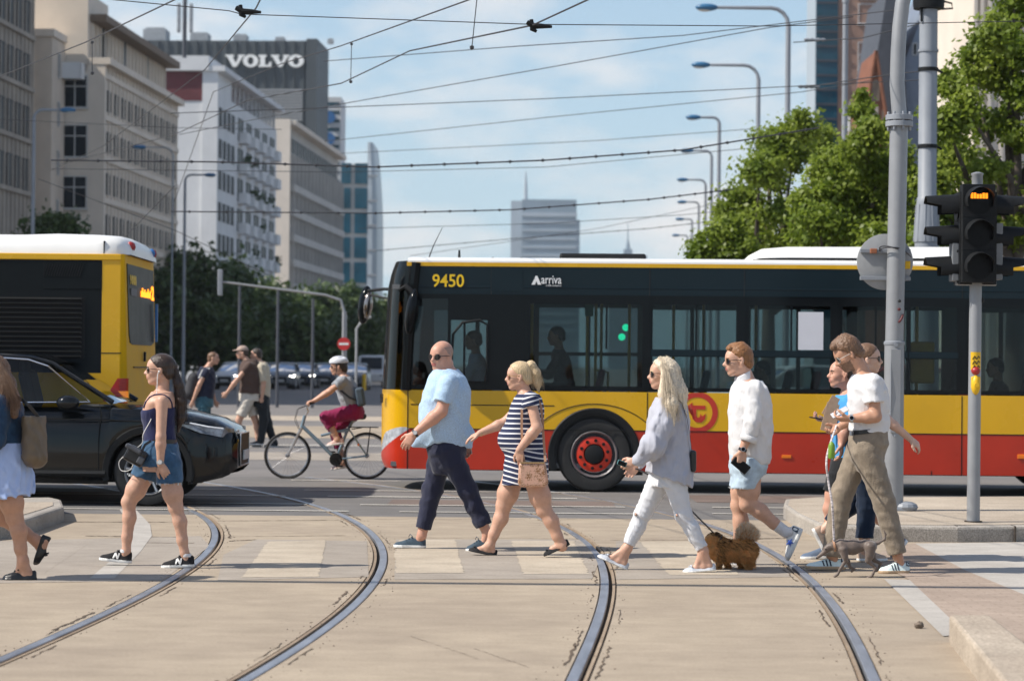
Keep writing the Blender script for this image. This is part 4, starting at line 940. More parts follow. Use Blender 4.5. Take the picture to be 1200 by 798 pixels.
def fit_text(body, x0, x1, z0, z1, depth, bold=.02):
 vs, fs, w = text_mesh(body, 1, .5, bold)
 X = [v[0] for v in vs]; Z = [v[2] for v in vs]; ax, bx_, az, bz = min(X), max(X), min(Z), max(Z)
 return [(x0+(v[0]-ax)/(bx_-ax)*(x1-x0), v[1]*depth, z0+(v[2]-az)/(bz-az)*(z1-z0)) for v in vs], fs
def wall_cells(name, x0, x1, z0, z1, y0, y1, holes, mat, parent):
 xs = sorted({x0,x1,*[h[0] for h in holes],*[h[1] for h in holes]}); zs = sorted({z0,z1,*[h[2] for h in holes],*[h[3] for h in holes]})
 xs = [x for x in xs if x0 <= x <= x1]; zs = [z for z in zs if z0 <= z <= z1]; mb = MB()
 inh = lambda x,z: any(h[0] < x < h[1] and h[2] < z < h[3] for h in holes)
 for i in range(len(xs)-1):
  j = 0
  while j < len(zs)-1:
   xm = (xs[i]+xs[i+1])/2
   if inh(xm,(zs[j]+zs[j+1])/2): j += 1; continue
   k = j
   while k+1 < len(zs)-1 and not inh(xm,(zs[k+1]+zs[k+2])/2): k += 1
   a, b, c, d = xs[i], xs[i+1], zs[j], zs[k+1]
   mb.bx(a,b,y0,y1,c,d); j = k+1
 return mb.build(name, mat, parent)
def arch_panel(name, xa, xb, z0, z1, arches, mat, parent, y0=0, y1=.05):
 xs = np.unique(np.concatenate([np.linspace(xa,xb,60)]+[np.linspace(c-r,c+r,49) for c,_,r in arches])); xs = xs[(xs>=xa)&(xs<=xb)]
 lo = np.full(len(xs), z0)
 for c,cz,r in arches:
  d = r*r-(xs-c)**2; lo = np.where(d > 0, np.maximum(lo, cz+np.sqrt(np.maximum(d,0))), lo)
 run = []; mb = MB()
 def flush():
  if len(run) > 1:
   poly = [(x,l) for x,l in run]+[(run[-1][0],z1),(run[0][0],z1)]
   for i in range(len(run)-1): mb.prism([run[i],run[i+1],(run[i+1][0],z1),(run[i][0],z1)], y0, y1)
  run.clear()
 for x,l in zip(xs,lo):
  if l < z1-1e-4: run.append((float(x),float(l)))
  else: flush()
 flush()
 o = mb.build(name, mat, parent, fix=True); return o
def bus_wheel(parent, x, y, z, r=.48, hub=True, sgn=1):
 w = empty('wheel', (x,y,z)); w.parent = parent
 mb = MB(); R_ = r
 mb.lathe([(R_*.62,.0),(R_*.66,-.02),(R_*.80,-.03),(R_*.94,-.02),(R_,.02),(R_,.24),(R_*.92,.28),(R_*.6,.28)], (0,0,0), 'Y', 48, caps=False); mb.build('tyre', m_rub, w, smooth=30)
 mb = MB(); mb.lathe([(R_*.63,-.005),(R_*.60,-.03),(R_*.56,-.005),(R_*.52,.10),(.24,.12),(0.02,.12)], (0,0,0), 'Y', 40, caps=False); mb.build('rim', m_silver, w, smooth=30)
 mb = MB(); mb.lathe([(.228,.02),(.226,-.01),(.20,-.02),(.135,-.02),(.125,.0),(.12,.05)], (0,0,0), 'Y', 40, caps=False); h = mb.build('hub', m_hub, w, smooth=30)
 mb = MB(); mb.lathe([(.122,.02),(.118,-.03),(.09,-.04),(.02,-.042)], (0,0,0), 'Y', 28, caps=False); mb.lathe([(.03,-.043),(.001,-.043)],(0,0,0),'Y',12,caps=False); mb.build('hub_cap', m_plas, h, smooth=30)
 for k in range(10):
  t = 2*PI*k/10+.2; mb = MB(); mb.lathe([(.022,-.026),(.022,-.018)], (.176*math.cos(t),0,.176*math.sin(t)), 'Y', 10); mb.lathe([(.012,-.034),(.012,-.02)], (.176*math.cos(t),0,.176*math.sin(t)), 'Y', 6); mb.build('nut', m_plas, h)
 return w
# ---------------------------------------------------------------- the front bus
BY = 30.85; BS = BY/FPX
bus = empty('city_bus', (sx(440,BY), BY, 0), R(-2.6), 'red and yellow city bus with black windows, seen from its left side', 'bus')
bx_ = lambda u: (u-440)*BS
def bz(v, u=700): return CAMH+(429+.0096*(u-600)-v)*BS
ZR0, ZR1, ZY1, ZB1, ZN1 = .27, .785, 1.275, 2.50, 2.855
arch = [(bx_(697),.48,.585),(bx_(697)+6.05,.48,.585)]
BL = 12.2; XS = .44
arch_panel('lower_panel', XS, BL, ZR0, ZR1, arch, m_br, bus); arch_panel('side_panel', XS, BL, ZR1, ZY1, arch, m_by, bus)
W_near = [(bx_(484),bx_(524.5),1.34,2.44),(bx_(528),bx_(571),1.385,2.17),(bx_(621),bx_(752),1.345,2.385),(bx_(764),bx_(861),1.82,2.385),(bx_(764),bx_(861),1.335,1.73),
   (bx_(876),bx_(970),1.82,2.385),(bx_(876),bx_(970),1.335,1.73),(bx_(984),bx_(1058),1.82,2.385),(bx_(984),bx_(1058),1.335,1.73),(bx_(1063),bx_(1116),1.82,2.385),(bx_(1063),bx_(1116),1.335,1.73),
   (bx_(1132),bx_(1250),1.335,2.385),(bx_(1262),bx_(1380),1.335,2.385),(bx_(1395),bx_(1500),1.335,2.385)]
wall_cells('window_surround', XS, BL, ZY1+.012, ZB1, .004, .05, W_near, m_bk, bus)
for (a,b_,c,d) in W_near:
 mb = MB(); mb.bx(a-.01,b_+.01,.012,.018,c-.01,d+.01); mb.build('window', m_bglass if a > .9 else m_dglass, bus)
mb = MB(); mb.bx(XS,BL,.0,.05,ZB1,ZN1-.0); mb.build('roof_fascia', m_bn, bus)
mb = MB(); mb.tube([(XS,.0285,ZB1+.09),(BL,.0285,ZB1+.09)], .032, 10); mb.build('fascia_curve', m_bn, bus, smooth=True)
mb = MB(); mb.bx(XS-.05,BL,-.006,.05,ZN1,ZN1+.05); mb.build('yellow_stripe', m_by, bus)
mb = MB(); mb.prism([(-.004,ZN1+.05),(-.002,ZN1+.075),(.05,ZN1+.1),(.5,ZN1+.135),(1.275,ZN1+.15),(2.05,ZN1+.135),(2.5,ZN1+.1),(2.552,ZN1+.075),(2.552,ZN1+.05)], XS-.04, BL, 'YZ'); mb.build('roof', m_bw, bus, smooth=20)
W_far = [(.55,1.75,.35,2.35),(2.0,3.35,1.15,2.4),(3.5,4.7,.35,2.38),(4.9,6.2,1.3,2.4),(6.35,7.5,1.3,2.4),(7.7,8.9,.35,2.38),(9.1,10.4,1.3,2.4),(10.5,11.7,1.3,2.4)]
wall_cells('far_wall', XS, BL, ZR0, ZN1, 2.49, 2.55, W_far, m_bk, bus)
for (a,b_,c,d) in W_far: mb = MB(); mb.bx(a,b_,2.52,2.526,c,d); mb.build('window', m_bglass, bus)
for (a,b_,c,d) in W_far:
 mb = MB(); m_ = (a+b_)/2; mb.bx(m_-.03,m_+.03,2.50,2.54,c,d); mb.build('window_bar', m_bk, bus)
 if c > 1: mb = MB(); mb.bx(a,b_,2.50,2.54,1.74,1.79); mb.build('window_bar', m_bk, bus)
mb = MB(); mb.bx(.2,BL,.055,2.48,.30,.36); mb.build('floor', m_int2, bus)
mb = MB(); mb.bx(.2,BL,.055,2.48,2.56,2.62); mb.build('ceiling', m_int2, bus)
mb = MB(); mb.bx(BL-.08,BL,.05,2.5,ZR0,ZN1); mb.build('rear_wall', m_by, bus)
mb = MB(); mb.bx(XS,BL-.1,.056,.075,.36,1.27); mb.build('inner_lining', m_int, bus)
for u in (617.5,757.5,868,977,1123.5,1256): mb = MB(); mb.bx(bx_(u)-.035,bx_(u)+.035,-.004,.0,ZY1+.02,ZB1); mb.build('pillar', m_bk, bus, bevel=.003)
for (a,b_) in ((764,861),(876,970),(984,1058),(1063,1116)): mb = MB(); mb.bx(bx_(a)-.02,bx_(b_)+.02,-.006,.004,1.735,1.815); mb.build('window_bar', m_bn, bus, bevel=.006)
for (a,b_) in ((621,752),(764,861),(876,970),(984,1058)):
 mb = MB(); m_ = bx_(a)+(bx_(b_)-bx_(a))*(.52 if a > 700 else .68); mb.bx(m_-.012,m_+.012,.0,.02,1.82,2.385); mb.build('window_bar', m_bk, bus)
a,b_,c,d = W_near[1]
mb = MB(); fr = [(a+.0,.0,c),(a+.03,.0,d-.18),(a+.15,.0,d-.03),(b_-.1,.0,d),(b_,.0,d-.06),(b_,.0,c)]; mb.tube(fr, .018, 8, closed=True); mb.build('driver_window_frame', m_plas, bus, smooth=True)
mb = MB(); mb.tube([(bx_(544),.02,c),(bx_(544),.02,d-.02)], .014, 8); mb.build('window_bar', m_plas, bus)
for u, z0, z1 in ((478.5,.27,2.85),(758.5,.27,1.27),(1088,.27,.32),(1122.5,.27,1.27),(575,2.5,2.85),(760,2.5,2.85),(870,2.5,2.85),(1122,2.5,2.85)):
 mb = MB(); mb.bx(bx_(u)-.006,bx_(u)+.006,-.003,.0,z0,z1); mb.build('panel_seam', m_plas, bus)
mb = MB(); mb.bx(XS,BL,-.004,.0,ZR1-.006,ZR1+.006); mb.build('panel_seam', m_plas, bus)
mb = MB(); mb.bx(bx_(482),bx_(650),-.003,.0,1.085,1.097); mb.build('panel_seam', m_plas, bus)
cx = bx_(697); mb = MB(); mb.tube([(cx+.78*math.cos(t)*1.15,-.001,.40+.72*math.sin(t)) for t in [.55+i*(PI-1.1)/20 for i in range(21)]], .006, 5); mb.build('panel_seam', m_plas, bus)
for c_ in arch:
 mb = MB(); rows = []
 for rr, yy in ((.590,-.012),(.575,-.022),(.505,-.012),(.50,.05),(.50,.30)): rows.append([(c_[0]+rr*math.cos(t), yy, c_[1]+rr*math.sin(t)) for t in [-.38+i*(PI+.76)/36 for i in range(37)]])
 mb.grid(rows); mb.build('wheel_arch', m_plas, bus, smooth=40)
 mb = MB(); mb.bx(c_[0]-.62,c_[0]+.62,.32,.34,.3,1.2); mb.build('wheel_well', m_plas, bus)
 bus_wheel(bus, c_[0], .04, .48)
 mb = MB(); mb.lathe([(.48,2.2),(.48,2.46)],(c_[0],0,.48),'Y',32); mb.build('far_tyre', m_rub, bus, smooth=True)
mb = MB(); mb.bx(cx+.52,cx+.62,.05,.3,.22,.50); mb.build('mud_flap', m_plas, bus)
mb = MB(); mb.bx(1,BL-.5,.5,2.1,.24,.30); mb.build('underfloor', m_plas, bus)
nt_ = 48; cols = []
def plan(t): 
 y = 1.275*(1-math.cos(PI*t)); q = abs(y/1.275-1); return y, XS*(1-(1-q**3.2)**(1/2.2) if q < 1 else 1)
def zred(x): return .42+.36*(max(0,x)/XS)**.8
zu = [1.32,1.5,1.8,2.1,2.4,2.6,2.75,2.83,2.88,2.92]
NR = [7,4,5,len(zu)]
for j in range(nt_+1):
 y, x = plan(j/nt_); k = zred(x); lam = .20*(max(0.,1-(x/XS)**1.6))**.8*min(1,max(0,(abs(y/1.275-1)-.45)*3))+.004
 zc_ = [.27+(k-.27)*i/7 for i in range(7)]+[k+lam*i/4 for i in range(4)]+[k+lam+(ZY1-k-lam)*i/5 for i in range(5)]+[ZY1]+zu
 cols.append([(x+(max(0,z-1.2)*.05+max(0,z-2.5)**2*.5+max(0,.42-z)**2*2.2)*(1-x/XS), y, z) for z in zc_])
rows = [[c[i] for c in cols] for i in range(len(cols[0]))]; zs = [r[0][2] for r in rows]
def fm(i, j): return 0 if i < 7 else 3 if i < 11 else 1 if i < 16 else 2
mb = MB(); mb.grid(rows, mfun=fm); mb.build('front', [m_br, m_by, m_dglass, M('bus_lamp_glass', (.42,.45,.49), rough=.1, var=.5, scale=13, spec=.6)], bus, smooth=40, fix=True)
for t in (.055,.945):
 y, x = plan(t); mb = MB(); mb.tube([(x+.06,y,1.27),(x+.10,y,2.1),(x+.18,y,2.9)], .07, 8); mb.build('corner_post', m_bk, bus, smooth=True)
rows2 = [[(x+.012,y*.985+.02,z) for x,y,z in rows[i]] for i in range(len(zs)) if zs[i] >= 2.38]
mb = MB(); mb.grid(rows2); mb.build('header', m_bn, bus, smooth=True)
mb = MB(); mb.bx(.25,.75,.1,2.4,.9,1.22); mb.build('dashboard', m_int, bus, bevel=.08)
mb = MB(); ring = [(.92+.06*math.cos(t), .55+.22*math.sin(t), 1.28+.2*math.cos(t)) for t in [i*PI/10 for i in range(20)]]; mb.tube(ring, .018, 6, closed=True); mb.build('steering_wheel', m_plas, bus, smooth=True)
mb = MB(); mb.tube([(.42,-.02,bz(345)),(.40,-.16,bz(338)),(.48,-.2,bz(345)),(.50,-.2,bz(352))], .03, 8); mb.tube([(.30,-.0,bz(342)),(.42,-.1,bz(336))], .025, 8); ar = mb.build('mirror_arm', m_plas, bus, smooth=True)
mb = MB(); mb.ball((0,0,0),(.085,.14,.30),18); mh = mb.build('mirror', m_bk, bus, smooth='all', loc=(bx_(484),-.2,bz(368))); mh.rotation_euler = (0,.14,0)
mb = MB(); mb.tube([(.12,2.2,bz(335)),(-.15,2.5,bz(334)),(-.42,2.75,bz(336)),(-.45,2.78,bz(342))], .022, 8); mb.tube([(.15,2.3,bz(350)),(-.2,2.55,bz(344)),(-.40,2.75,bz(340))], .015, 8); mb.build('mirror_arm', m_plas, bus, smooth=True)
mb = MB(); mb.ball((0,0,0),(.10,.14,.27),18); mh = mb.build('mirror', m_bk, bus, smooth='all', loc=(-.44,2.8,bz(359)+.06)); mh.rotation_euler = (0,.12,0)
mb = MB(); mb.ball((.04,-.05,0),(.075,.11,.20),14); mb.build('mirror_glass', M('mirror_glass',(.30,.27,.25),rough=.15,metal=.8,var=.3,scale=9), mh, smooth='all')
vs, fs = fit_text('9450', bx_(506), bx_(543), bz(336.5,520), bz(321.5,520), .006, .012); mb = MB(); mb.add([(x,y-.006,z) for x,y,z in vs], fs); mb.build('fleet_number', M('yellow_vinyl',(.85,.55,.01),rough=.4,var=.02), bus)
vs, fs = fit_text('9450', .0, .10, 0, .12, .004, .02); mb = MB(); mb.add(vs, fs); fn = mb.build('fleet_number', m_plas, bus, loc=(.035,.30,1.10)); fn.rotation_euler = (0,0,R(-62))
m_wv = M('white_vinyl', (.82,.82,.82), rough=.4, var=.02)
vs, fs = fit_text('arriva', bx_(633.5), bx_(657), bz(333,640), bz(323.5,640), .006, .008); mb = MB(); mb.add([(x,y-.006,z) for x,y,z in vs], fs); mb.build('operator_name', m_wv, bus)
vs, fs = fit_text('a DB company', bx_(639), bx_(657), bz(336.2,640), bz(334,640), .004, .01); mb = MB(); mb.add([(x,y-.006,z) for x,y,z in vs], fs); mb.build('operator_tagline', m_wv, bus)
u0 = bx_(622); z0 = bz(334,630); k = .125
mb = MB(); mb.prism([(u0,z0),(u0+.3*k,z0+.62*k),(u0+.5*k,z0+.40*k),(u0+.36*k,z0)],-.009,-.002); mb.prism([(u0+.32*k,z0+.68*k),(u0+.42*k,z0+.9*k),(u0+.58*k,z0+.9*k),(u0+k,z0),(u0+.66*k,z0)],-.0085,-.002); mb.build('operator_logo', m_wv, bus, fix=True)
cxl, czl = bx_(816.5), bz(483,816); m_rv = M('red_vinyl', (.50,.03,.015), rough=.35, var=.03)
mb = MB(); ro, ri = .262, .192; n = 44
for i in range(n):
 t0, t1 = 2*PI*i/n, 2*PI*(i+1)/n; q = lambda r,t: (cxl+r*math.cos(t), max(ZR1+.002,min(ZY1-.002,czl+r*math.sin(t))))
 mb.add([(*[q(ro,t0)[0],-.004,q(ro,t0)[1]],),(q(ro,t1)[0],-.004,q(ro,t1)[1]),(q(ri,t1)[0],-.004,q(ri,t1)[1]),(q(ri,t0)[0],-.004,q(ri,t0)[1])],[(0,1,2,3)])
mb.build('emblem_ring', m_rv, bus)
mb = MB(); s_ = .11
mb.prism([(cxl+s_*x,czl+s_*z) for x,z in ((-1.25,.62),(-.55,1.15),(-.55,.82),(.95,.82),(.95,.36),(-.1,.36),(-.1,-.35),(.05,-.62),(.3,-.5),(.35,-.15),(.62,-.42),(.98,-.12),(.9,-.75),(.5,-1.15),(-.15,-1.12),(-.55,-.7),(-.58,.36),(-.55,.1))],-.005,-.001); mb.build('emblem', m_rv, bus, fix=True)
mb = MB(); prof = [(0,.0),(.05,.08),(.22,.17),(.55,.20),(2.9,.215),(3.15,.16),(3.2,0)]
rows = []
for (x,h) in prof: rows.append([(x,.35+yy,h*(1-abs(yy-.9)**4/.66*.0) if abs(yy-.9) < .85 else h*.3) for yy in (0,.06,.3,.9,1.5,1.74,1.8)])
mb.grid(rows); mb.build('roof_unit', m_bw, bus, smooth=50, loc=(bx_(872),.05,ZN1+.10))
mb = MB(); mb.bx(bx_(653),bx_(756),.6,1.9,ZN1+.1,ZN1+.205); mb.build('roof_hatch', m_plas, bus, bevel=.03)
for u,h in ((534,.14),(574,.05),(608,.05)): mb = MB(); mb.lathe([(.02,0),(.012,h)],(bx_(u),.5,ZN1+.09),'Z',8); mb.build('roof_fitting', m_plas, bus)
mb = MB(); mb.tube([(bx_(497),.5,ZN1+.1),(bx_(503),.5,ZN1+.28),(bx_(513.5),.5,ZN1+.52)],[.008,.006,.003],6); mb.lathe([(.03,0),(.02,.04)],(bx_(497),.5,ZN1+.09),'Z',8); mb.build('antenna', m_plas, bus)
mb = MB(); mb.bx(bx_(575),bx_(612),-.004,.0,bz(342,600),bz(315,600)+.0); mb.build('access_flap', m_bn, bus, bevel=.006)
for u in (1192,1330): mb = MB(); mb.bx(bx_(u)-.06,bx_(u)+.06,-.016,.0,.485,.54); mb.build('side_marker', m_orange, bus, bevel=.006)
mb = MB(); mb.bx(bx_(915),bx_(926),-.012,.0,.46,.50); mb.build('side_marker', m_orange, bus, bevel=.004)
mb = MB(); mb.bx(bx_(933),bx_(962),.008,.0105,1.83,2.31); mb.build('notice', M('paper',(.62,.63,.68),rough=.8,var=.03), bus)
mb = MB(); mb.bx(bx_(684),bx_(694),.5,.6,bz(370),bz(356)); mb.build('exit_sign', M('green_plastic',(.02,.16,.08),rough=.4), bus)
for u, y in ((687,.55),(697,.6),(703,1.5),(737,.8),(622,.3),(790,.9),(828,1.6),(890,1.2),(1074,.35),(1085,1.4),(1150,1.0)):
 mb = MB(); mb.tube([(bx_(u),y,.36),(bx_(u),y,2.56)],.019,8); mb.build('grab_pole', m_yel, bus, smooth=True)
mb = MB(); mb.bx(bx_(1066),bx_(1094),.28,.33,1.42,1.95); mb.build('yellow_panel', m_yel, bus, bevel=.03)
mb = MB(); mb.tube([(bx_(697),.6,1.55),(bx_(712),.6,1.52),(bx_(712),.6,1.0)],.016,8); mb.build('grab_rail', m_yel, bus, smooth=True)
for (u,y) in ((733,1.6),(728,1.4)): mb = MB(); mb.ball((bx_(u),2.46,bz(380 if u == 733 else 392)),.05,10); mb.build('door_lamp', m_green, bus)
seat = None
for (u,y,mm) in ((676,.45,0),(676,.95,0),(800,.45,1),(850,.45,1),(850,.95,1),(930,.45,0),(905,1.7,1),(1020,.45,0),(1100,.95,1),(1185,.45,1),(1185,.95,1),(1280,.45,1)):
 st = empty('passenger_seat', (bx_(u),y,.36)); st.parent = bus
 mb = MB(); mb.box((-.02,0,.44),(.44,.42,.10)); mb.build('cushion', m_seat if mm == 0 else m_seatb, st, bevel=.03)
 mb = MB(); mb.box((.24,0,.82),(.09,.42,.78),Matrix.Rotation(R(12),3,'Y')); mb.build('backrest', m_seat if mm == 0 else m_seatb, st, bevel=.04)
 mb = MB(); mb.bx(-.05,.05,-.05,.05,0,.4); mb.build('pedestal', m_int, st)
mb = MB(); mb.bx(1.62,1.68,.08,1.5,.36,2.2); mb.build('cab_partition', m_int, bus)
mb = MB(); mb.box((1.42,.55,1.35),(.12,.46,.75),Matrix.Rotation(R(10),3,'Y')); mb.build('driver_seat', m_seat, bus, bevel=.05)
mb = MB(); mb.box((1.36,.55,.95),(.45,.46,.12)); mb.build('driver_seat', m_seat, bus, bevel=.04)
# ---------------------------------------------------------------- the rear of the other bus
QY = 28.3; QS = QY/FPX; qx = lambda u: (u-145)*QS; qz = lambda v: CAMH+(424.3-v)*QS
rb = empty('city_bus', (sx(145,QY), QY, 0), R(.5), 'yellow and black city bus showing its engine grille and rear end at the left', 'bus')
mb = MB(); mb.bx(-12,qx(118.5),.0,.08,qz(437),qz(305)); mb.build('engine_panel', M('engine_panel_paint',(.007,.010,.012),rough=.4,var=.15,scale=2,spec=.12), rb)
for k in range(13): mb = MB(); z = qz(418)+k*(qz(351)-qz(418))/12.; mb.box((qx(100)-2.2,-.006,z),(4.3,.03,.022),Matrix.Rotation(R(35),3,'X')); mb.build('grille_slat', m_plas, rb)
mb = MB(); mb.bx(-9,qx(99),-.003,.001,qz(420),qz(348)); mb.build('grille_recess', m_blk, rb)
mb = MB(); mb.bx(qx(50),qx(118),-.005,.0,qz(339),qz(308)); mb.build('upper_flap', MATS['engine_panel_paint'], rb, bevel=.004)
for k in range(15): mb = MB(); mb.box((qx(52)+k*.030,-.008,qz(317)),(.008,.008,.15),Matrix.Rotation(R(18),3,'Y')); mb.build('vent_slit', m_plas, rb)
mb = MB(); mb.prism([(qx(118.5),.3),(qx(118.5),qz(305)),(qx(140),qz(305)),(qx(140),.3)],0,.08); mb.build('corner_pillar', m_by, rb)
mb = MB(); mb.bx(-12,qx(118.5),.001,.08,.3,qz(437)); mb.build('lower_panel', m_by, rb)
mb = MB(); mb.bx(-12,qx(141),-.012,.08,qz(305),qz(297.5)); mb.build('yellow_stripe', m_by, rb, bevel=.01)
mb = MB(); mb.bx(qx(118.5),qx(142),-.003,.0,qz(414),qz(413)); mb.build('panel_seam', m_plas, rb)
rows = []
for z in [.3,.5,.8,1.1,1.4,1.7,2.0,2.3,2.6,qz(305),qz(297.5)]:
 lean = -.03*max(0,z-1.2)
 rows.append([(qx(140)+.02*0+.0, 0, z)]+[(qx(140)+.09*math.sin(t)+lean*(t/(PI/2)), .09-.09*math.cos(t), z) for t in [i*PI/16 for i in range(1,9)]]+[(qx(140)+.09+lean,.3,z),(qx(140)+.09+lean,2.25,z)]+[(qx(140)+.09*math.cos(t)+lean,2.46+.09*math.sin(t),z) for t in [i*PI/12 for i in range(7)]])
mb = MB(); mb.grid(rows); mb.build('rear_panel', M('rear_yellow',(.72,.40,.006),rough=.5,spec=.12,var=.05,scale=2), rb, smooth=40)
xr = qx(140)+.092
mb = MB(); 
def rlean(z): return -.03*max(0,z-1.2)
zw0, zw1 = qz(403), qz(308); pts = []
for (y,z) in ((.22,zw0+.12),(.3,zw0+.02),(.5,zw0),(2.05,zw0),(2.3,zw0+.04),(2.36,zw0+.15),(2.36,zw1),(.16,zw1)): pts.append((xr+.008+rlean(z),y,z))
n = len(pts); mb.add(pts+[(x-.02,y,z) for x,y,z in pts],[tuple(range(n)),tuple(range(2*n-1,n-1,-1))]+[(i,i+n,(i+1)%n+n,(i+1)%n) for i in range(n)]); rw = mb.build('rear_window', M('rear_glass',(.010,.014,.010),rough=.3,spec=.02,var=.3,scale=3), rb, fix=True)
def rear_text(body, y0, y1, z0, z1, mat, name, bold=.03):
 vs, fs = fit_text(body, y0, y1, z0, z1, .004, bold); mb = MB(); mb.add([(xr+.014+rlean(z)-y_, x_, z) for x_,y_,z in vs], fs); return mb.build(name, mat, rb)
rear_text('9', .34,.42,qz(332),qz(320),MATS['yellow_vinyl'],'fleet_number')
for k in range(3): rear_text('0', .47+k*.13,.57+k*.13,qz(332),qz(320),MATS['yellow_vinyl'],'fleet_number')
mb = MB(); z = qz(340); mb.bx(xr+.01+rlean(z),xr+.018+rlean(z),.38,.85,qz(345),qz(336)); mb.build('notice', m_int2, rb)
rn = random.Random(8)
for k in range(9): mb = MB(); z = qz(337); h = rn.uniform(.06,.11); mb.bx(xr+.012+rlean(z),xr+.018+rlean(z),1.2+k*.095,1.2+k*.095+.07,z-.07,z-.07+h); mb.build('destination_display', m_led, rb)
rear_text('2', 2.1,2.32,qz(346),qz(328),m_led,'route_display',.05)
mb = MB(); mb.bx(xr-.0,xr+.03,2.30,2.34,qz(398),qz(350)); mb.build('reflective_strip', M('blue_strip',(.05,.2,.5),rough=.4), rb)
rows = []
for v in (472,466,458,450,443):
 z = qz(v); t0 = (v-440)/32.
 ts = [-.9+0*t0+i*(1.57+.9)/8 for i in range(9)]
 r_ = []
 for i in range(9):
  w_ = -.20*t0+i*(.20*t0+.16)/8.
  if w_ < 0: r_.append((qx(140)+w_,-.006,z))
  else: a_ = min(w_/.096,PI/2); r_.append((qx(140)+.096*math.sin(a_),.09-.096*math.cos(a_),z))
 rows.append(r_)
mb = MB(); mb.grid(rows, mfun=lambda i,j: 1 if i == 1 and j > 1 else 0); mb.build('tail_lamp', [m_tail, M('tail_orange',(.8,.22,.02),rough=.15,var=.2,scale=30,emit=(1,.3,.05),estr=.35)], rb, smooth=50)
mb = MB(); mb.bx(xr-.005,xr+.012,.5,2.1,qz(430)-.006,qz(430)+.006); mb.build('panel_seam', m_plas, rb)
mb = MB(); mb.bx(xr-.005,xr+.02,1.35,1.4,qz(423),qz(411)); mb.build('rear_latch', m_plas, rb)
rows = []
H = [(-12,.22),(qx(20),.235),(qx(60),.25),(qx(110),.24),(qx(134),.225),(qx(140),.20),(qx(146),.15),(qx(149),.08),(qx(149.5),0)]
for x,h in H:
 f_ = .10 if x < qx(134) else .10+.16*(x-qx(134))/(qx(149.5)-qx(134))
 y0, y1 = f_-.08, 2.6-f_
 rows.append([(x,y0,0),(x,y0+.02,h*.5),(x,y0+.12,h*.85),(x,y0+.35,h),(x,1.27,h*1.06),(x,y1-.35,h),(x,y1-.12,h*.85),(x,y1-.02,h*.5),(x,y1,0)])
mb = MB(); mb.grid(rows); mb.build('roof_fairing', m_bw, rb, smooth=50, loc=(0,.0,qz(297.5)))
mb = MB(); mb.bx(-12,qx(139),.1,2.5,qz(298.5),qz(297)); mb.build('roof', m_bw, rb)
for (y,c) in ((.30,0),(.42,0),(2.1,1),(2.22,0)): mb = MB(); mb.ball((qx(146.5), y, qz(290)+.03),(.05,.03,.06),8); mb.build('roof_marker_lamp', m_redp if c == 0 else m_bluesign, rb, smooth='all')
mb = MB(); mb.bx(qx(120)-.006,qx(120)+.006,.02,.3,qz(297),qz(282)); mb.build('fairing_seam', m_plas, rb)
mb = MB(); mb.bx(-12,qx(139),.2,2.4,.25,.35); mb.build('underbody', m_plas, rb)
mb = MB(); mb.lathe([(.3,0),(.48,.0),(.48,.28),(.3,.28)],(qx(145)-3.1,.03,.48),'Y',36); mb.build('tyre', m_rub, rb, smooth=True)
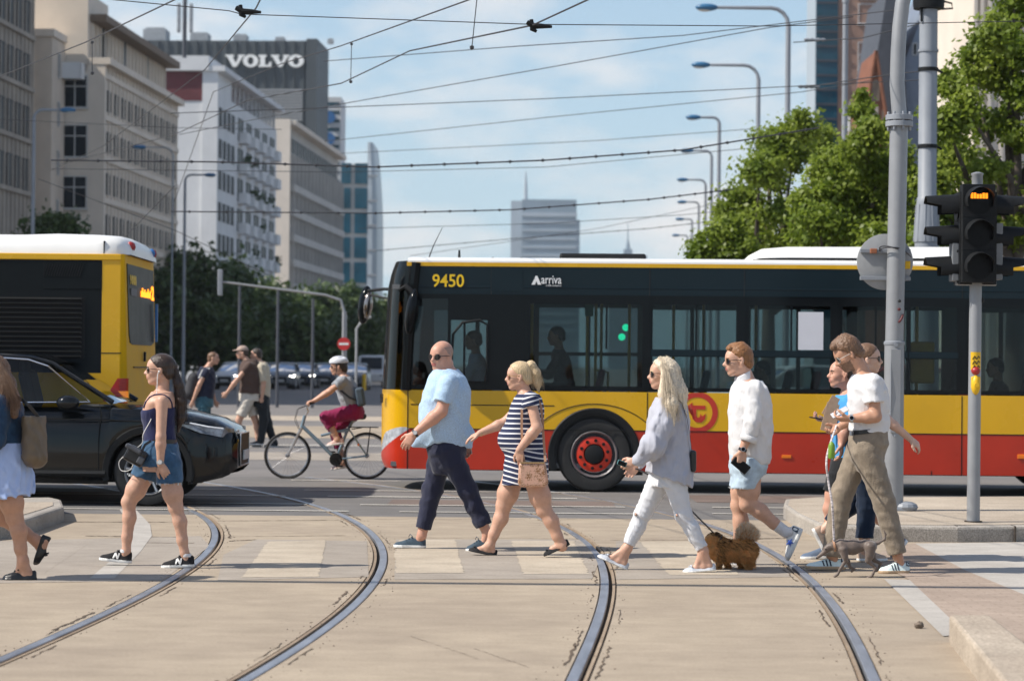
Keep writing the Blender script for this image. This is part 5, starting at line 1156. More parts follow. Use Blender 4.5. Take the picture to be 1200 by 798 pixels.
# ---------------------------------------------------------------- cars
m_car = M('black_car_paint', (.004,.005,.006), rough=.09, coat=.4, spec=.2, var=.05, scale=3)
def car_body(root, m_body, L_=4.66, grille=True, scale=1.):
 wb0, wb1, wr = .955, 3.78, .385
 st = [0,.03,.08,.15,.25,.4,.55,.7,.85,1.0,1.15,1.3,1.45,1.7,2.2,2.8,3.2,3.4,3.6,3.8,4.0,4.2,4.35,4.5,4.6,L_]
 top = lambda x: np.interp(x,[0,.03,.08,.25,.62,1.03,1.35,1.6,2.2,3.3,4.3,4.6,L_],[.74,.82,.875,.965,1.05,1.115,1.14,1.13,1.12,1.13,1.12,1.05,.85])
 wid = lambda x: np.interp(x,[0,.05,.15,.35,.8,1.5,3.5,4.3,4.55,L_],[.60,.71,.80,.88,.925,.935,.94,.90,.82,.66])
 bot = lambda x: np.interp(x,[0,.1,.4,.6,1.4,3.3,4.3,L_],[.42,.33,.26,.24,.24,.26,.36,.5])
 rows = []
 for x in st:
  zt, w, zb = float(top(x)), float(wid(x)), float(bot(x))
  for c in (wb0, wb1):
   d = (wr+.055)**2-(x-c)**2
   if d > 0: zb = max(zb, wr+math.sqrt(d))
  zs_ = zb+(zt-zb)*.0; h = zt-zb
  sec = [(-w*.985,zb),(-w,zb+h*.12),(-w*1.0,zb+h*.45),(-w*.985,zb+h*.72),(-w*.955,zb+h*.86),(-w*.86,zb+h*.96),(-w*.55,zt),(0,zt+.012)]
  rows.append([(x,y,z) for y,z in sec]+[(x,-y,z) for y,z in sec[-2::-1]])
 dense = []
 xs2 = sorted(set(st)|{c+(wr+.055)*math.cos(k*PI/14) for c in (wb0,wb1) for k in range(15)})
 rows = []
 for x in xs2:
  zt, w, zb = float(top(x)), float(wid(x)), float(bot(x))
  for c in (wb0, wb1):
   d = (wr+.055)**2-(x-c)**2
   if d > 1e-6: zb = max(zb, wr+math.sqrt(d)-.02)
  h = zt-zb
  sec = [(-w*.985,zb),(-w,zb+h*.12),(-w*1.0,zb+h*.45),(-w*.985,zb+h*.70),(-w*.955,zb+h*.86),(-w*.86,zb+h*.96),(-w*.55,zt),(0,zt+.012)]
  rows.append([(x,y,z) for y,z in sec]+[(x,-y,z) for y,z in sec[-2::-1]])
 mb = MB(); mb.grid(rows); n = len(rows[0]); o = len(mb.v)-n
 mb.f.append(tuple(range(n))); mb.m.append(0); mb.f.append(tuple(range(o+n-1,o-1,-1))); mb.m.append(0)
 body = mb.build('body', m_body, root, smooth=35)
 mb = MB(); mb.bx(.4,L_-.4,-.62,.62,.25,.8); mb.build('underbody', m_plas, root)
 R0 = [(1.32,1.13),(2.02,1.565),(2.28,1.645),(2.7,1.672),(3.3,1.66),(3.9,1.58),(4.42,1.14)]
 wt_ = lambda z: .90-(z-1.12)*.36
 def rail(k, s): 
  x,z = R0[k]; return (x, s*wt_(z), z)
 mb = MB(); rows = []
 for (x,z) in R0[1:6]: 
  w = wt_(z); rows.append([(x,-w,z-.03),(x,-w*.93,z),(x,-w*.5,z+.018),(x,0,z+.024),(x,w*.5,z+.018),(x,w*.93,z),(x,w,z-.03)])
 mb.grid(rows); mb.build('roof', m_body, root, smooth=40)
 def pane(name, pts):
  mb = MB(); mb.add(pts,[tuple(range(len(pts)))]); return mb.build(name, m_cglass, root)
 mb = MB(); rows = []
 for f_ in (0,.5,1): 
  x = 1.30+(2.0-1.30)*f_; z = 1.13+(1.555-1.13)*f_+.02*math.sin(PI*f_); w = (.86-(z-1.12)*.36); rows.append([(x+.10*abs(q)**2,w*q,z) for q in (-1,-.5,0,.5,1)])
 mb.grid(rows); mb.build('windscreen', m_cglass, root, smooth='all')
 mb = MB(); rows = []
 for f_ in (0,1): x = 4.42+(3.92-4.42)*f_; z = 1.14+(1.56-1.14)*f_; w = wt_(z)*.95; rows.append([(x,w*q,z) for q in (-1,0,1)])
 mb.grid(rows); mb.build('rear_screen', m_cglass, root)
 for s in (-1,1):
  for pts in ([(1.62,1.15),(2.12,1.53),(2.34,1.60),(2.62,1.615),(2.62,1.15)],[(2.70,1.15),(2.70,1.617),(3.2,1.60),(3.6,1.56),(3.72,1.15)],[(3.78,1.16),(3.66,1.55),(3.86,1.50),(4.12,1.2)]):
   mb = MB(); mb.add([(x,s*(wt_(z)+.0),z) for x,z in pts],[tuple(range(len(pts)))]); mb.build('side_window', m_cglass, root)
  mb = MB(); line_ = [(1.36,1.15),(2.06,1.572),(2.30,1.635),(2.7,1.655),(3.3,1.64),(3.9,1.55),(4.34,1.19)]; mb.tube([(x,s*(wt_(z)-.02),z-.005) for x,z in line_],[.03,.028,.03,.03,.03,.035,.04],8); mb.build('roof_rail', m_body, root, smooth=True)
  mb = MB(); mb.tube([(x,s*(wt_(z)+.012),z) for x,z in [(1.60,1.145),(2.10,1.54),(2.33,1.612),(2.66,1.63),(3.2,1.612),(3.66,1.565),(4.13,1.20),(3.7,1.14),(2.66,1.135)]],.011,6,closed=True); mb.build('window_trim', m_chr, root, smooth=True)
  mb = MB(); mb.tube([(2.66,s*wt_(1.15),1.14),(2.66,s*wt_(1.62),1.63)],.035,6); mb.tube([(3.75,s*wt_(1.15),1.14),(3.63,s*wt_(1.56),1.57)],.04,6); mb.build('pillar', m_plas, root)
 return body
def car_wheels(root, L_=4.66):
 for c in (.955,3.78):
  for s in (-1,1):
   w = empty('wheel', (c, s*.80, .385)); w.parent = root; r = .385
   mb = MB(); mb.lathe([(r*.68,-.125),(r*.80,-.135),(r*.95,-.125),(r,-.09),(r,.1),(r*.7,.12)],(0,0,0),'Y',40,caps=False); mb.build('tyre', m_rub, w, smooth=30)
   mb = MB(); mb.lathe([(r*.69,-.12),(r*.66,-.132),(r*.62,-.11),(r*.60,.05)],(0,0,0),'Y',36,caps=False)
   mb.lathe([(.07,-.10),(.06,-.12),(.0,-.12)],(0,0,0),'Y',20,caps=False)
   for k in range(5):
    for d_ in (-.10,.10):
     t = 2*PI*k/5+d_+.3; mb.tube([(.05*math.cos(t),-.105,.05*math.sin(t)),(r*.64*math.cos(t+d_*.8),-.115,r*.64*math.sin(t+d_*.8))],.018,6)
   mb.build('rim', m_silver, w, smooth=30)
   mb = MB(); mb.lathe([(r*.62,-.0),(.0,-.0)],(0,0,0),'Y',24,caps=False); mb.build('brake_disc', m_plas, w)
   if s > 0: w.rotation_euler = (0,0,PI)
def car_front(root, lit=False):
 for s in (-1,1):
  mb = MB(); f = lambda x,z: (x, s*(float(np.interp(x,[0,.05,.15,.35,.8],[.60,.71,.80,.88,.925]))*(1.0 if z < .9 else .985)+.006), z)
  mb.add([f(.13,.87),f(.55,.935),f(.60,.90),f(.38,.815),f(.16,.77)],[(0,1,2,3,4)]); 
  mb.add([(.13,s*.79,.87),(.16,s*.80,.77),(.045,s*.60,.77),(.04,s*.58,.86)],[(0,1,2,3)])
  lm = m_lampg if not lit else M('lit_headlamp',(.9,.9,.85),emit=(1,.95,.85),estr=9,var=0)
  mb.build('headlight', lm, root, fix=True)
  mb = MB(); mb.tube([f(.14,.865),f(.30,.885),f(.50,.925)],.008,5); mb.build('daylight_strip', M('drl_white',(.9,.92,.95),rough=.1,var=0), root)
 mb = MB(); mb.prism([(-.40,.44),(-.46,.62),(-.42,.80),(.42,.80),(.46,.62),(.40,.44)],-.012,.05,'YZ'); mb.build('grille', m_plas, root)
 mb = MB(); mb.tube([(-.013,y,z) for y,z in [(-.40,.44),(-.46,.62),(-.42,.80),(.42,.80),(.46,.62),(.40,.44)]],.008,6,closed=True); mb.build('grille_frame', m_silver, root, smooth=True)
 for k in range(6): mb = MB(); mb.bx(-.018,.0,-.40,.40,.49+k*.052,.50+k*.052); mb.build('grille_bar', m_plas, root)
 mb = MB(); mb.bx(-.04,-.02,-.26,.26,.50,.61); mb.build('number_plate', m_frame, root, bevel=.004)
def car_details(root):
 for s in (-1,):
  mb = MB(); mb.ball((0,0,0),(.13,.11,.085),16); mb.box((.06,.09,-.05),(.08,.1,.04)); mb.build('mirror', m_car, root, smooth=50, loc=(1.83,s*1.02,1.14))
  for x in (1.50,2.67,3.70): mb = MB(); mb.tube([(x,s*.943,.40),(x,s*.945,.75),(x-.02,s*.93,1.0),(x,s*.895,1.13)],.005,5); mb.build('door_seam', m_blk, root)
  mb = MB(); mb.tube([(2.45,s*.955,.94),(2.57,s*.965,.945),(2.66,s*.955,.94)],.014,6); mb.build('door_handle', m_car, root, smooth=True)
  for c in (.955,3.78):
   mb = MB(); rows = [[(c+rr*math.cos(t), s*yy, .385+rr*math.sin(t)) for t in [-.22+i*(PI+.44)/30 for i in range(31)]] for rr,yy in ((.505,.935),(.495,.955),(.435,.95),(.425,.80))]; mb.grid(rows); mb.build('arch_trim', m_plas, root, smooth=40)
  mb = MB(); mb.tube([(1.42,s*.955,.36),(2.4,s*.96,.36),(3.3,s*.955,.37)],.035,8); mb.build('sill', m_plas, root, smooth=True)
  mb = MB(); mb.tube([(.5,s*.93,.92),(1.5,s*.955,.955),(3.7,s*.955,.97)],.008,6); mb.build('shoulder_line', m_car, root, smooth=True)
 mb = MB(); mb.box((2.05,-.35,.95),(.5,.5,.14)); mb.box((2.35,-.35,1.2),(.14,.5,.6),Matrix.Rotation(R(14),3,'Y')); mb.build('front_seat', m_int, root, bevel=.05)
 mb = MB(); mb.box((2.44,-.35,1.53),(.1,.26,.16)); mb.build('headrest', m_int, root, bevel=.04)
 mb = MB(); mb.bx(1.35,1.75,-.8,.8,1.0,1.12); mb.build('dashboard', m_int, root, bevel=.03)
CY = 26.75
suv = empty('black_suv', (sx(275.5,CY), CY+.94, 0), PI, 'glossy black SUV passing in front of the yellow rear bus', 'car')
car_body(suv, m_car); car_wheels(suv); car_front(suv)
_before = set(suv.children); car_details(suv)
for o in set(suv.children)-_before: o.scale = (1,-1,1); o.location.y = -o.location.y
m_cw = paint('white_car_paint', (.55,.56,.57), .3); m_cs = paint('grey_car_paint', (.10,.11,.125), .25); m_cb = paint('navy_car_paint', (.02,.03,.05), .25)
def far_car(u, Y, mat, label, lit=False, rz=PI/2, sc=1.):
 r = empty('parked_car' if not lit else 'car', (sx(u,Y),Y,0), rz, label, 'car', 'cars waiting across the junction'); r.scale = (sc,sc,sc)
 car_body(r, mat); car_wheels(r); car_front(r, lit); return r
far_car(263, 146, m_cw, 'white car facing us between the two far walkers', True, R(78))
far_car(328, 150, m_cs, 'dark grey car with lit headlights, right of the tan capped walker', True)
far_car(352, 156, m_cb, 'navy car with headlights just left of the hi-vis figure', True)
far_car(380, 160, m_cb, 'dark blue car waiting behind the cyclist', False)
far_car(413, 150, m_cs, 'grey car mostly hidden behind the cyclist and the bus', False)
far_car(303, 165, m_cb, 'dark car far back between the walkers', False)
far_car(820, 60, m_cw, 'white car seen through the bus windows', False, R(10))
far_car(925, 58, paint('red_car_paint',(.35,.02,.015),.25), 'red car seen through the bus windows', False, R(5))
Y = 185.; r = empty('tram', (sx(282,Y),Y,0), R(84), 'dark fronted tram with a white roof, far off among the trees', 'tram')
mb = MB(); mb.prism([(0,.4),(-.25,1.1),(-.1,2.2),(.3,2.9),(24,2.9),(24,.4)],-1.2,1.2); mb.build('body', m_bk, r, bevel=.06)
mb = MB(); mb.bx(.2,24,-1.2,1.2,2.92,3.35); mb.build('roof', m_bw, r, bevel=.15)
mb = MB(); mb.bx(-.12,24,-1.22,1.22,.9,1.3); mb.build('waist_band', m_by, r)
for s in (-.85,.85): mb = MB(); mb.ball((-.2,s,.95),.12,10); mb.build('headlight', m_lampg, r, smooth='all')
Y = 172.; r = empty('white_van', (sx(434,Y),Y,0), PI/2, 'pale white van half hidden behind the no entry sign', 'van')
mb = MB(); mb.prism([(0,.4),(-.05,1.0),(.9,1.25),(1.5,2.2),(5.2,2.3),(5.2,.4)],-.95,.95); mb.build('body', m_cw, r, bevel=.08)
mb = MB(); mb.add([(.88,-.8,1.27),(.88,.8,1.27),(1.44,.75,2.1),(1.44,-.75,2.1)],[(0,1,2,3)]); o = mb.build('windscreen', m_win, r, loc=(-.03,0,.02))
for s in (-.75,.75): mb = MB(); mb.ball((0,s,.85),(.06,.14,.1),10); mb.build('headlight', m_lampg, r, smooth='all')
for x in (.9,4.2):
 for s in (-.85,.85): mb = MB(); mb.lathe([(.36,-.1),(.36,.1)],(x,s,.36),'Y',20); mb.build('tyre', m_rub, r)
# ------------------------------------------------------------------ figures: smooth bodies grown from joints laid out in the pose
A3 = lambda p: np.array([float(p[0]), float(p[1]), float(p[2])])
def unit(v): v = np.asarray(v, float); return v/(np.linalg.norm(v)+1e-12)
def cone(a, b, ra, rb, k=.02, ax=None, f=1.):
 a, b = A3(a), A3(b); m = max(ra, rb)*max(1, f)+k+.02
 lo, hi = np.minimum(a,b)-m, np.maximum(a,b)+m; ba = b-a; bb = float(ba@ba)+1e-12
 def fn(x,y,z):
  qx, qy, qz = x-a[0], y-a[1], z-a[2]
  t = np.clip((qx*ba[0]+qy*ba[1]+qz*ba[2])/bb, 0, 1)
  qx, qy, qz = qx-t*ba[0], qy-t*ba[1], qz-t*ba[2]
  if ax is not None:
   n = ax; dn = (qx*n[0]+qy*n[1]+qz*n[2])*(1/f-1); qx, qy, qz = qx+n[0]*dn, qy+n[1]*dn, qz+n[2]*dn
  return np.sqrt(qx*qx+qy*qy+qz*qz)-(ra+(rb-ra)*t)
 return ('+', lo, hi, fn, k)
def chain(pts, rs, k=.02, **kw): return [cone(pts[i], pts[i+1], rs[i], rs[i+1], k, **kw) for i in range(len(pts)-1)]
def ell(c, r, Rm=None, k=.02):
 c = A3(c); r = np.array(r, float); Rm = np.eye(3) if Rm is None else Rm; m = float(max(r))+k+.02
 def fn(x,y,z):
  q = [x-c[0], y-c[1], z-c[2]]
  l = [Rm[0][i]*q[0]+Rm[1][i]*q[1]+Rm[2][i]*q[2] for i in range(3)]
  k0 = np.sqrt((l[0]/r[0])**2+(l[1]/r[1])**2+(l[2]/r[2])**2)+1e-9
  k1 = np.sqrt((l[0]/r[0]**2)**2+(l[1]/r[1]**2)**2+(l[2]/r[2]**2)**2)+1e-9
  return k0*(k0-1)/k1
 return ('+', c-m, c+m, fn, k)
def slices(sl, k=.03, pw=2.3):
 sl = sorted(sl, key=lambda s: s[0][2]); z = np.array([s[0][2] for s in sl]); cx = np.array([s[0][0] for s in sl]); cy = np.array([s[0][1] for s in sl]); rx = np.array([s[1] for s in sl]); ry = np.array([s[2] for s in sl])
 zz = np.linspace(z[0], z[-1], 160); ker = np.hanning(17); ker /= ker.sum()
 sm = lambda a: np.convolve(np.pad(np.interp(zz, z, a), 8, 'edge'), ker, 'valid')
 cx, cy, rx, ry = sm(cx), sm(cy), sm(rx), sm(ry)
 lo = np.array([(cx-rx).min(), (cy-ry).min(), z[0]])-k-.03; hi = np.array([(cx+rx).max(), (cy+ry).max(), z[-1]])+k+.03
 def fn(x,y,Z):
  zc = np.clip(Z, zz[0], zz[-1]); g = lambda a: np.interp(zc.ravel(), zz, a).reshape(zc.shape)
  RX, RY = g(rx), g(ry); q = (np.abs((x-g(cx))/RX)**pw+np.abs((y-g(cy))/RY)**pw)**(1/pw)
  d = (q-1)*np.minimum(RX,RY)
  e = np.maximum(zz[0]-Z, Z-zz[-1])
  return np.where(e > 0, np.sqrt(np.maximum(d,0)**2+e*e)+np.minimum(d,0)*0, np.maximum(d, e))
 return ('+', lo, hi, fn, k)
def minus(pr, k=.01): return ('-', pr[1], pr[2], pr[3], k)
def cut(p, n, k=.006):
 p, n = A3(p), unit(n); return ('c', p, n, None, k)
def cut_near(p, n, c, r, k=.006):
 return ('cn', A3(p), unit(n), (A3(c), r), k)
def capped(prims, p, n):
 p, n = A3(p), unit(n); out = []
 for q in prims:
  def fn(x,y,z,g=q[3]): return np.maximum(g(x,y,z), (x-p[0])*n[0]+(y-p[1])*n[1]+(z-p[2])*n[2])
  out.append((q[0], q[1], q[2], fn, q[4]))
 return out
def snap(ob, pts, off=.004):
 out = []
 for p in pts:
  ok, loc, nor, _ = ob.closest_point_on_mesh(Vector(p)); out.append(loc+nor*off)
 return out
def waves(seed, amp, wl, direction=(0,0,1), n=5, spread=.5):
 r = np.random.default_rng(seed); ks = []
 for _ in range(n):
  d = unit(np.array(direction)+spread*r.normal(size=3)); ks.append((d*2*PI/(wl*r.uniform(.6,1.7)), r.uniform(0,6.28), r.normal(size=3)*2*PI/(wl*3), r.uniform(0,6.28)))
 def fn(x,y,z):
  s = 0
  for k_, ph, w_, p2 in ks: s = s+np.sin(k_[0]*x+k_[1]*y+k_[2]*z+ph+1.6*np.sin(w_[0]*x+w_[1]*y+w_[2]*z+p2))
  s = s/math.sqrt(n); return amp*(.7*s+.3*(1-2*np.abs(np.sin(s))))
 return fn
def grow(prims, h, disp=None):
 pos = [p for p in prims if p[0] == '+']
 lo = np.min([p[1] for p in pos], 0)-h*2; hi = np.max([p[2] for p in pos], 0)+h*2
 n = np.ceil((hi-lo)/h).astype(int)+1
 ax = [lo[i]+h*np.arange(n[i]) for i in range(3)]; F = np.full(n, .5, np.float32)
 def blk(a, b):
  i0 = np.clip(np.floor((a-lo)/h).astype(int), 0, n-1); i1 = np.clip(np.ceil((b-lo)/h).astype(int)+1, 1, n)
  s = tuple(slice(i0[i], i1[i]) for i in range(3))
  g = np.meshgrid(ax[0][s[0]], ax[1][s[1]], ax[2][s[2]], indexing='ij', sparse=True)
  return s, [q.astype(np.float32) for q in np.broadcast_arrays(*g)]
 for p in prims:
  if p[0] in '+-':
   s, g = blk(p[1], p[2]); d = p[3](*g).astype(np.float32); k = p[4]; a = F[s]
   if p[0] == '+': hh = np.maximum(k-np.abs(a-d), 0)/k; F[s] = np.minimum(a, d)-hh*hh*k*.25
   else: d = -d; hh = np.maximum(k-np.abs(a-d), 0)/k; F[s] = np.maximum(a, d)+hh*hh*k*.25
  elif p[0] == 'c':
   s, g = blk(lo, hi); d = (g[0]-p[1][0])*p[2][0]+(g[1]-p[1][1])*p[2][1]+(g[2]-p[1][2])*p[2][2]; F = np.maximum(F, d.astype(np.float32))
  elif p[0] == 'cn':
   c, r = p[3]; s, g = blk(c-r, c+r); d = (g[0]-p[1][0])*p[2][0]+(g[1]-p[1][1])*p[2][1]+(g[2]-p[1][2])*p[2][2]
   ins = ((g[0]-c[0])**2+(g[1]-c[1])**2+(g[2]-c[2])**2) < r*r
   F[s] = np.where(ins, np.maximum(F[s], d), F[s])
 if disp is not None:
  near = np.abs(F) < .05; ii = np.nonzero(near); F[near] += disp(ax[0][ii[0]], ax[1][ii[1]], ax[2][ii[2]]).astype(np.float32)
 F[0]=F[-1]=.5; F[:,0]=F[:,-1]=.5; F[:,:,0]=F[:,:,-1]=.5
 S = F < 0; c = np.zeros(n-1, np.int8)
 for i in (0,1):
  for j in (0,1):
   for k in (0,1): c += S[i:n[0]-1+i, j:n[1]-1+j, k:n[2]-1+k]
 act = (c > 0) & (c < 8); I = np.nonzero(act); idx = np.full(n-1, -1, np.int32); idx[act] = np.arange(len(I[0]))
 cor = [(i,j,k) for i in (0,1) for j in (0,1) for k in (0,1)]
 V = {q: F[I[0]+q[0], I[1]+q[1], I[2]+q[2]] for q in cor}
 acc = np.zeros((len(I[0]),3)); cnt = np.zeros(len(I[0]))
 for a in cor:
  for d in range(3):
   if a[d] == 0:
    b = list(a); b[d] = 1; b = tuple(b); va, vb = V[a], V[b]; m = (va < 0) != (vb < 0)
    t = np.where(m, va/np.where(m, va-vb, 1), 0); p = np.tile(np.array(a, float), (len(t),1)); p[:,d] += t
    acc += p*m[:,None]; cnt += m
 P_ = lo+h*(np.stack(I,1)+acc/np.maximum(cnt,1)[:,None])
 Q = []
 for d in range(3):
  e, f_ = (d+1)%3, (d+2)%3
  sl0 = [slice(1,-1)]*3; sl1 = [slice(1,-1)]*3; sl0[d] = slice(0,-1); sl1[d] = slice(1,None)
  A_, B_ = S[tuple(sl0)], S[tuple(sl1)]; m = np.nonzero(A_ != B_); base = [m[i]+(0 if i == d else 1) for i in range(3)]
  flip = A_[m]
  def cell(de, df):
   q = [base[0].copy(), base[1].copy(), base[2].copy()]; q[e] -= de; q[f_] -= df; return idx[q[0],q[1],q[2]]
  q4 = np.stack([cell(1,1), cell(0,1), cell(0,0), cell(1,0)], 1)
  q4[~flip] = q4[~flip][:, ::-1]; Q.append(q4)
 Q = np.concatenate(Q); Q = Q[(Q >= 0).all(1)]
 return P_, Q
def mesh_np(name, V, Q, mats, parent, loc=None, mi=None, smooth=True):
 me = bpy.data.meshes.new(name); me.vertices.add(len(V)); me.vertices.foreach_set('co', np.asarray(V, np.float32).ravel())
 k = Q.shape[1]; nf = len(Q); me.loops.add(nf*k); me.loops.foreach_set('vertex_index', np.ascontiguousarray(Q, np.int32).ravel())
 me.polygons.add(nf); me.polygons.foreach_set('loop_start', np.arange(0,nf*k,k,dtype=np.int32)); me.polygons.foreach_set('loop_total', np.full(nf,k,np.int32))
 for m in (mats if isinstance(mats,(list,tuple)) else [mats]): me.materials.append(m)
 if mi is not None: me.polygons.foreach_set('material_index', np.asarray(mi, np.int32))
 me.polygons.foreach_set('use_smooth', np.full(nf, smooth)); me.update(calc_edges=True)
 o = bpy.data.objects.new(name, me); COL.objects.link(o)
 if parent: o.parent = parent
 if loc is not None: o.location = loc
 return o
def keep_big(V, Q):
 n = len(V); lab = np.arange(n)
 for _ in range(400):
  m = lab[Q].min(1); new = lab.copy()
  for c in range(Q.shape[1]): np.minimum.at(new, Q[:,c], m)
  new = new[new]
  if (new == lab).all(): break
  lab = new
 u, cn = np.unique(lab[Q[:,0]], return_counts=True); b = u[cn.argmax()]; Q = Q[lab[Q[:,0]] == b]
 used = np.unique(Q); mp = np.full(n, -1); mp[used] = np.arange(len(used)); return V[used], mp[Q]
def skin(name, c): return M(name, c, rough=.48, var=.09, scale=22, spec=.4, sss=.12, bump=.06, bscale=300)
m_skin = skin('skin_fair', (.56,.33,.235)); m_skin2 = skin('skin_tan', (.50,.275,.18)); m_skin3 = skin('skin_ruddy', (.55,.30,.215)); m_skin4 = skin('skin_pale', (.62,.40,.30))
m_lip = M('lip', (.42,.15,.13), rough=.4, var=.05); m_eye = M('dark_eye', (.05,.03,.02), rough=.2, var=0)
def hair_mat(name, c, c2=None, rough=.42):
 return M(name, c, rough=rough, var=.45, scale=3, stretch=(55,55,5), spec=.45, bump=.5, bscale=3, sheen=.1)
h_brown = hair_mat('hair_brown', (.035,.018,.011),rough=.35); h_blond = hair_mat('hair_blonde', (.55,.41,.24)); h_ash = hair_mat('hair_pale_blonde', (.66,.56,.42)); h_red = hair_mat('hair_ginger', (.24,.105,.035)); h_dkbr = hair_mat('hair_dark_brown', (.045,.03,.022)); h_light = hair_mat('hair_light_brown', (.16,.085,.045)); h_black = hair_mat('hair_black', (.012,.010,.010))
def cloth(name, c, sc=160, bump=.25, var=.08, rough=.85, stretch=None):
 if name in MATS: return MATS[name]
 m = M(name, c, rough=rough, var=var, scale=14, bump=bump, bscale=sc, sheen=.15, spec=.2, stretch=stretch)
 nt = m.node_tree; b = nt.nodes['Principled BSDF']; tc = nt.nodes.new('ShaderNodeTexCoord'); old = b.inputs['Normal'].links[0].from_socket
 n = nt.nodes.new('ShaderNodeTexNoise'); n.inputs['Scale'].default_value = 7; n.inputs['Detail'].default_value = 3; n.inputs['Distortion'].default_value = 1.6; n.inputs['Roughness'].default_value = .45
 w = nt.nodes.new('ShaderNodeBump'); w.inputs['Strength'].default_value = .35; w.inputs['Distance'].default_value = .03
 mp = nt.nodes.new('ShaderNodeMapping'); mp.inputs['Rotation'].default_value = (.2,.5,0); mp.inputs['Scale'].default_value = (1.6,1.2,.55); nt.links.new(tc.outputs['Object'], mp.inputs[0]); nt.links.new(mp.outputs[0], n.inputs['Vector']); nt.links.new(n.outputs['Fac'], w.inputs['Height']); nt.links.new(old, w.inputs['Normal']); nt.links.new(w.outputs[0], b.inputs['Normal'])
 return m
m_shade = M('sunglass_lens', (.008,.008,.01), rough=.08, var=0, spec=.7); m_frm = M('glasses_frame', (.015,.012,.012), rough=.3, var=0); m_gold = M('gold_frame', (.55,.38,.2), rough=.25, metal=.9, var=0)
class Fig:
 def __init__(s, label, u, v, cat='person', group=None, lift=0., z=0.):
  s.o = G(u, v, z); s.Y = s.o.y; s.px = s.Y/FPX; s.root = empty('person', s.o, 0, label, cat, group); s.pr = []
 def j(s, u, v, dy=0.): return A3(P(u, v, s.Y+dy)-s.o)
 def mesh(s, name, prims, mats, h=.008, disp=None, mf=None, parent=None, big=False):
  V, Q = grow(prims, h, disp)
  if big: V, Q = keep_big(V, Q)
  mi = mf(V[Q].mean(1)) if mf else None
  return mesh_np(name, V, Q, mats, parent or s.root, None, mi)
 # ---- head in its own frame: f forward, l to the figure's left, u up; sizes for a head 0.235 m high
 def head(s, u, v, dy=0., yaw=0., pitch=0., roll=0., size=1., left=True):
  s.hc = s.j(u, v, dy); s.hs = size
  a = R(yaw); base = np.array([-math.cos(a), -math.sin(a), 0]) if left else np.array([math.cos(a), -math.sin(a), 0])
  p = R(pitch); f = base*math.cos(p)+np.array([0,0,1])*math.sin(p); up = np.array([0,0,1])*math.cos(p)-base*math.sin(p)
  l = np.cross(up, f); r_ = R(roll); up, l = up*math.cos(r_)+l*math.sin(r_), l*math.cos(r_)-up*math.sin(r_)
  s.HM = np.stack([f, l, up], 1)      # columns
  return s
 def H(s, f, l, u): return s.hc+s.HM @ (np.array([f,l,u])*s.hs)
 def head_prims(s, jaw=1., fem=False, mask=False):
  H, q, M3 = s.H, s.hs, s.HM; out = []
  E = lambda c, r, k: ell(H(*c), np.array(r)*q, M3, k*q); Cn = lambda a, b, ra, rb, k: cone(H(*a), H(*b), ra*q, rb*q, k*q)
  out += [E((-.012,0,.036),(.099,.076,.086),.01), E((.026,0,-.03),(.066,.060*jaw,.082),.03), E((.058,0,.03),(.040,.052,.05),.03)]
  out += [Cn((-.015,.052*jaw,-.055),(.062,.018,-.094),.016,.015,.03), Cn((-.015,-.052*jaw,-.055),(.062,-.018,-.094),.016,.015,.03), E((.068,0,-.094),(.022,.022 if fem else .026,.018),.02)]
  out += [Cn((.083,-.032,.017),(.083,.032,.017),.012 if fem else .014,.012 if fem else .014,.015)]
  for t in (-1,1): out += [E((.058,.036*t,-.024),(.030,.026,.026),.02)]
  for t in (-1,1): out += [minus(E((.098,.031*t,.0),(.016,.018,.0125),.01),.012)]
  for t in (-1,1): out += [E((.078,.031*t,-.001),(.0125,.0135,.0115),.003)]
  nz = .85 if fem else 1.
  out += [Cn((.090,0,.012),(.110+.004*nz,0,-.024),.0085,.0115*nz,.010), E((.110+.004*nz,0,-.027),(.0125*nz,.0135,.0115),.008)]
  for t in (-1,1): out += [E((.100,.0125*t,-.029),(.012,.0085,.0085),.006)]
  out += [E((.078,0,-.055),(.028,.034,.022),.02), Cn((.0985,-.017,-.0545),(.0985,.017,-.0545),.0065,.0065,.006), Cn((.0965,-.015,-.067),(.0965,.015,-.067),.0075,.0075,.006)]
  out += [minus(Cn((.106,-.024,-.0607),(.106,.024,-.0607),.0028,.0028,.003),.004)]
  for t in (-1,1):
   out += [E((-.006,.077*t,-.004),(.021,.010,.034),.006), Cn((-.002,.082*t,-.036),(-.006,.084*t,.0),.008,.012,.006), minus(E((.002,.089*t,-.002),(.010,.006,.018),.003),.004)]
  return out
 def head_mat(s, ids):
  def mf(C):
   q = (C-s.hc) @ s.HM/s.hs; f, l, u = q[:,0], np.abs(q[:,1]), q[:,2]; m = np.zeros(len(C), int)
   if 'lip' in ids: m[(f > .088) & (l < .023-.3*np.abs(u+.061)) & (u > -.0735) & (u < -.0495)] = ids['lip']
   if 'brow' in ids: m[(f > .070) & (l > .010) & (l < .050) & (np.abs(u-.0205+.12*np.abs(l-.03)) < .0055)] = ids['brow']
   if 'eye' in ids: m[((q[:,0]-.088)**2+(l-.031)**2*1.0+(u+.001)**2*1.6 < .0085**2)] = ids['eye']
   if 'beard' in ids: m[(u < -.038) & (u > -.13) & (f > -.02) & (f > .02-.9*(u+.075)*0) & ~((f > .085) & (l < .02) & (u > -.073) & (u < -.05)) & (np.linalg.norm(q,axis=1) < .15)] = ids['beard']
   if 'mask' in ids: m[(u < -.02) & (u > -.10) & (f > .045) & (np.linalg.norm(q,axis=1) < .15)] = ids['mask']
   return m
  return mf
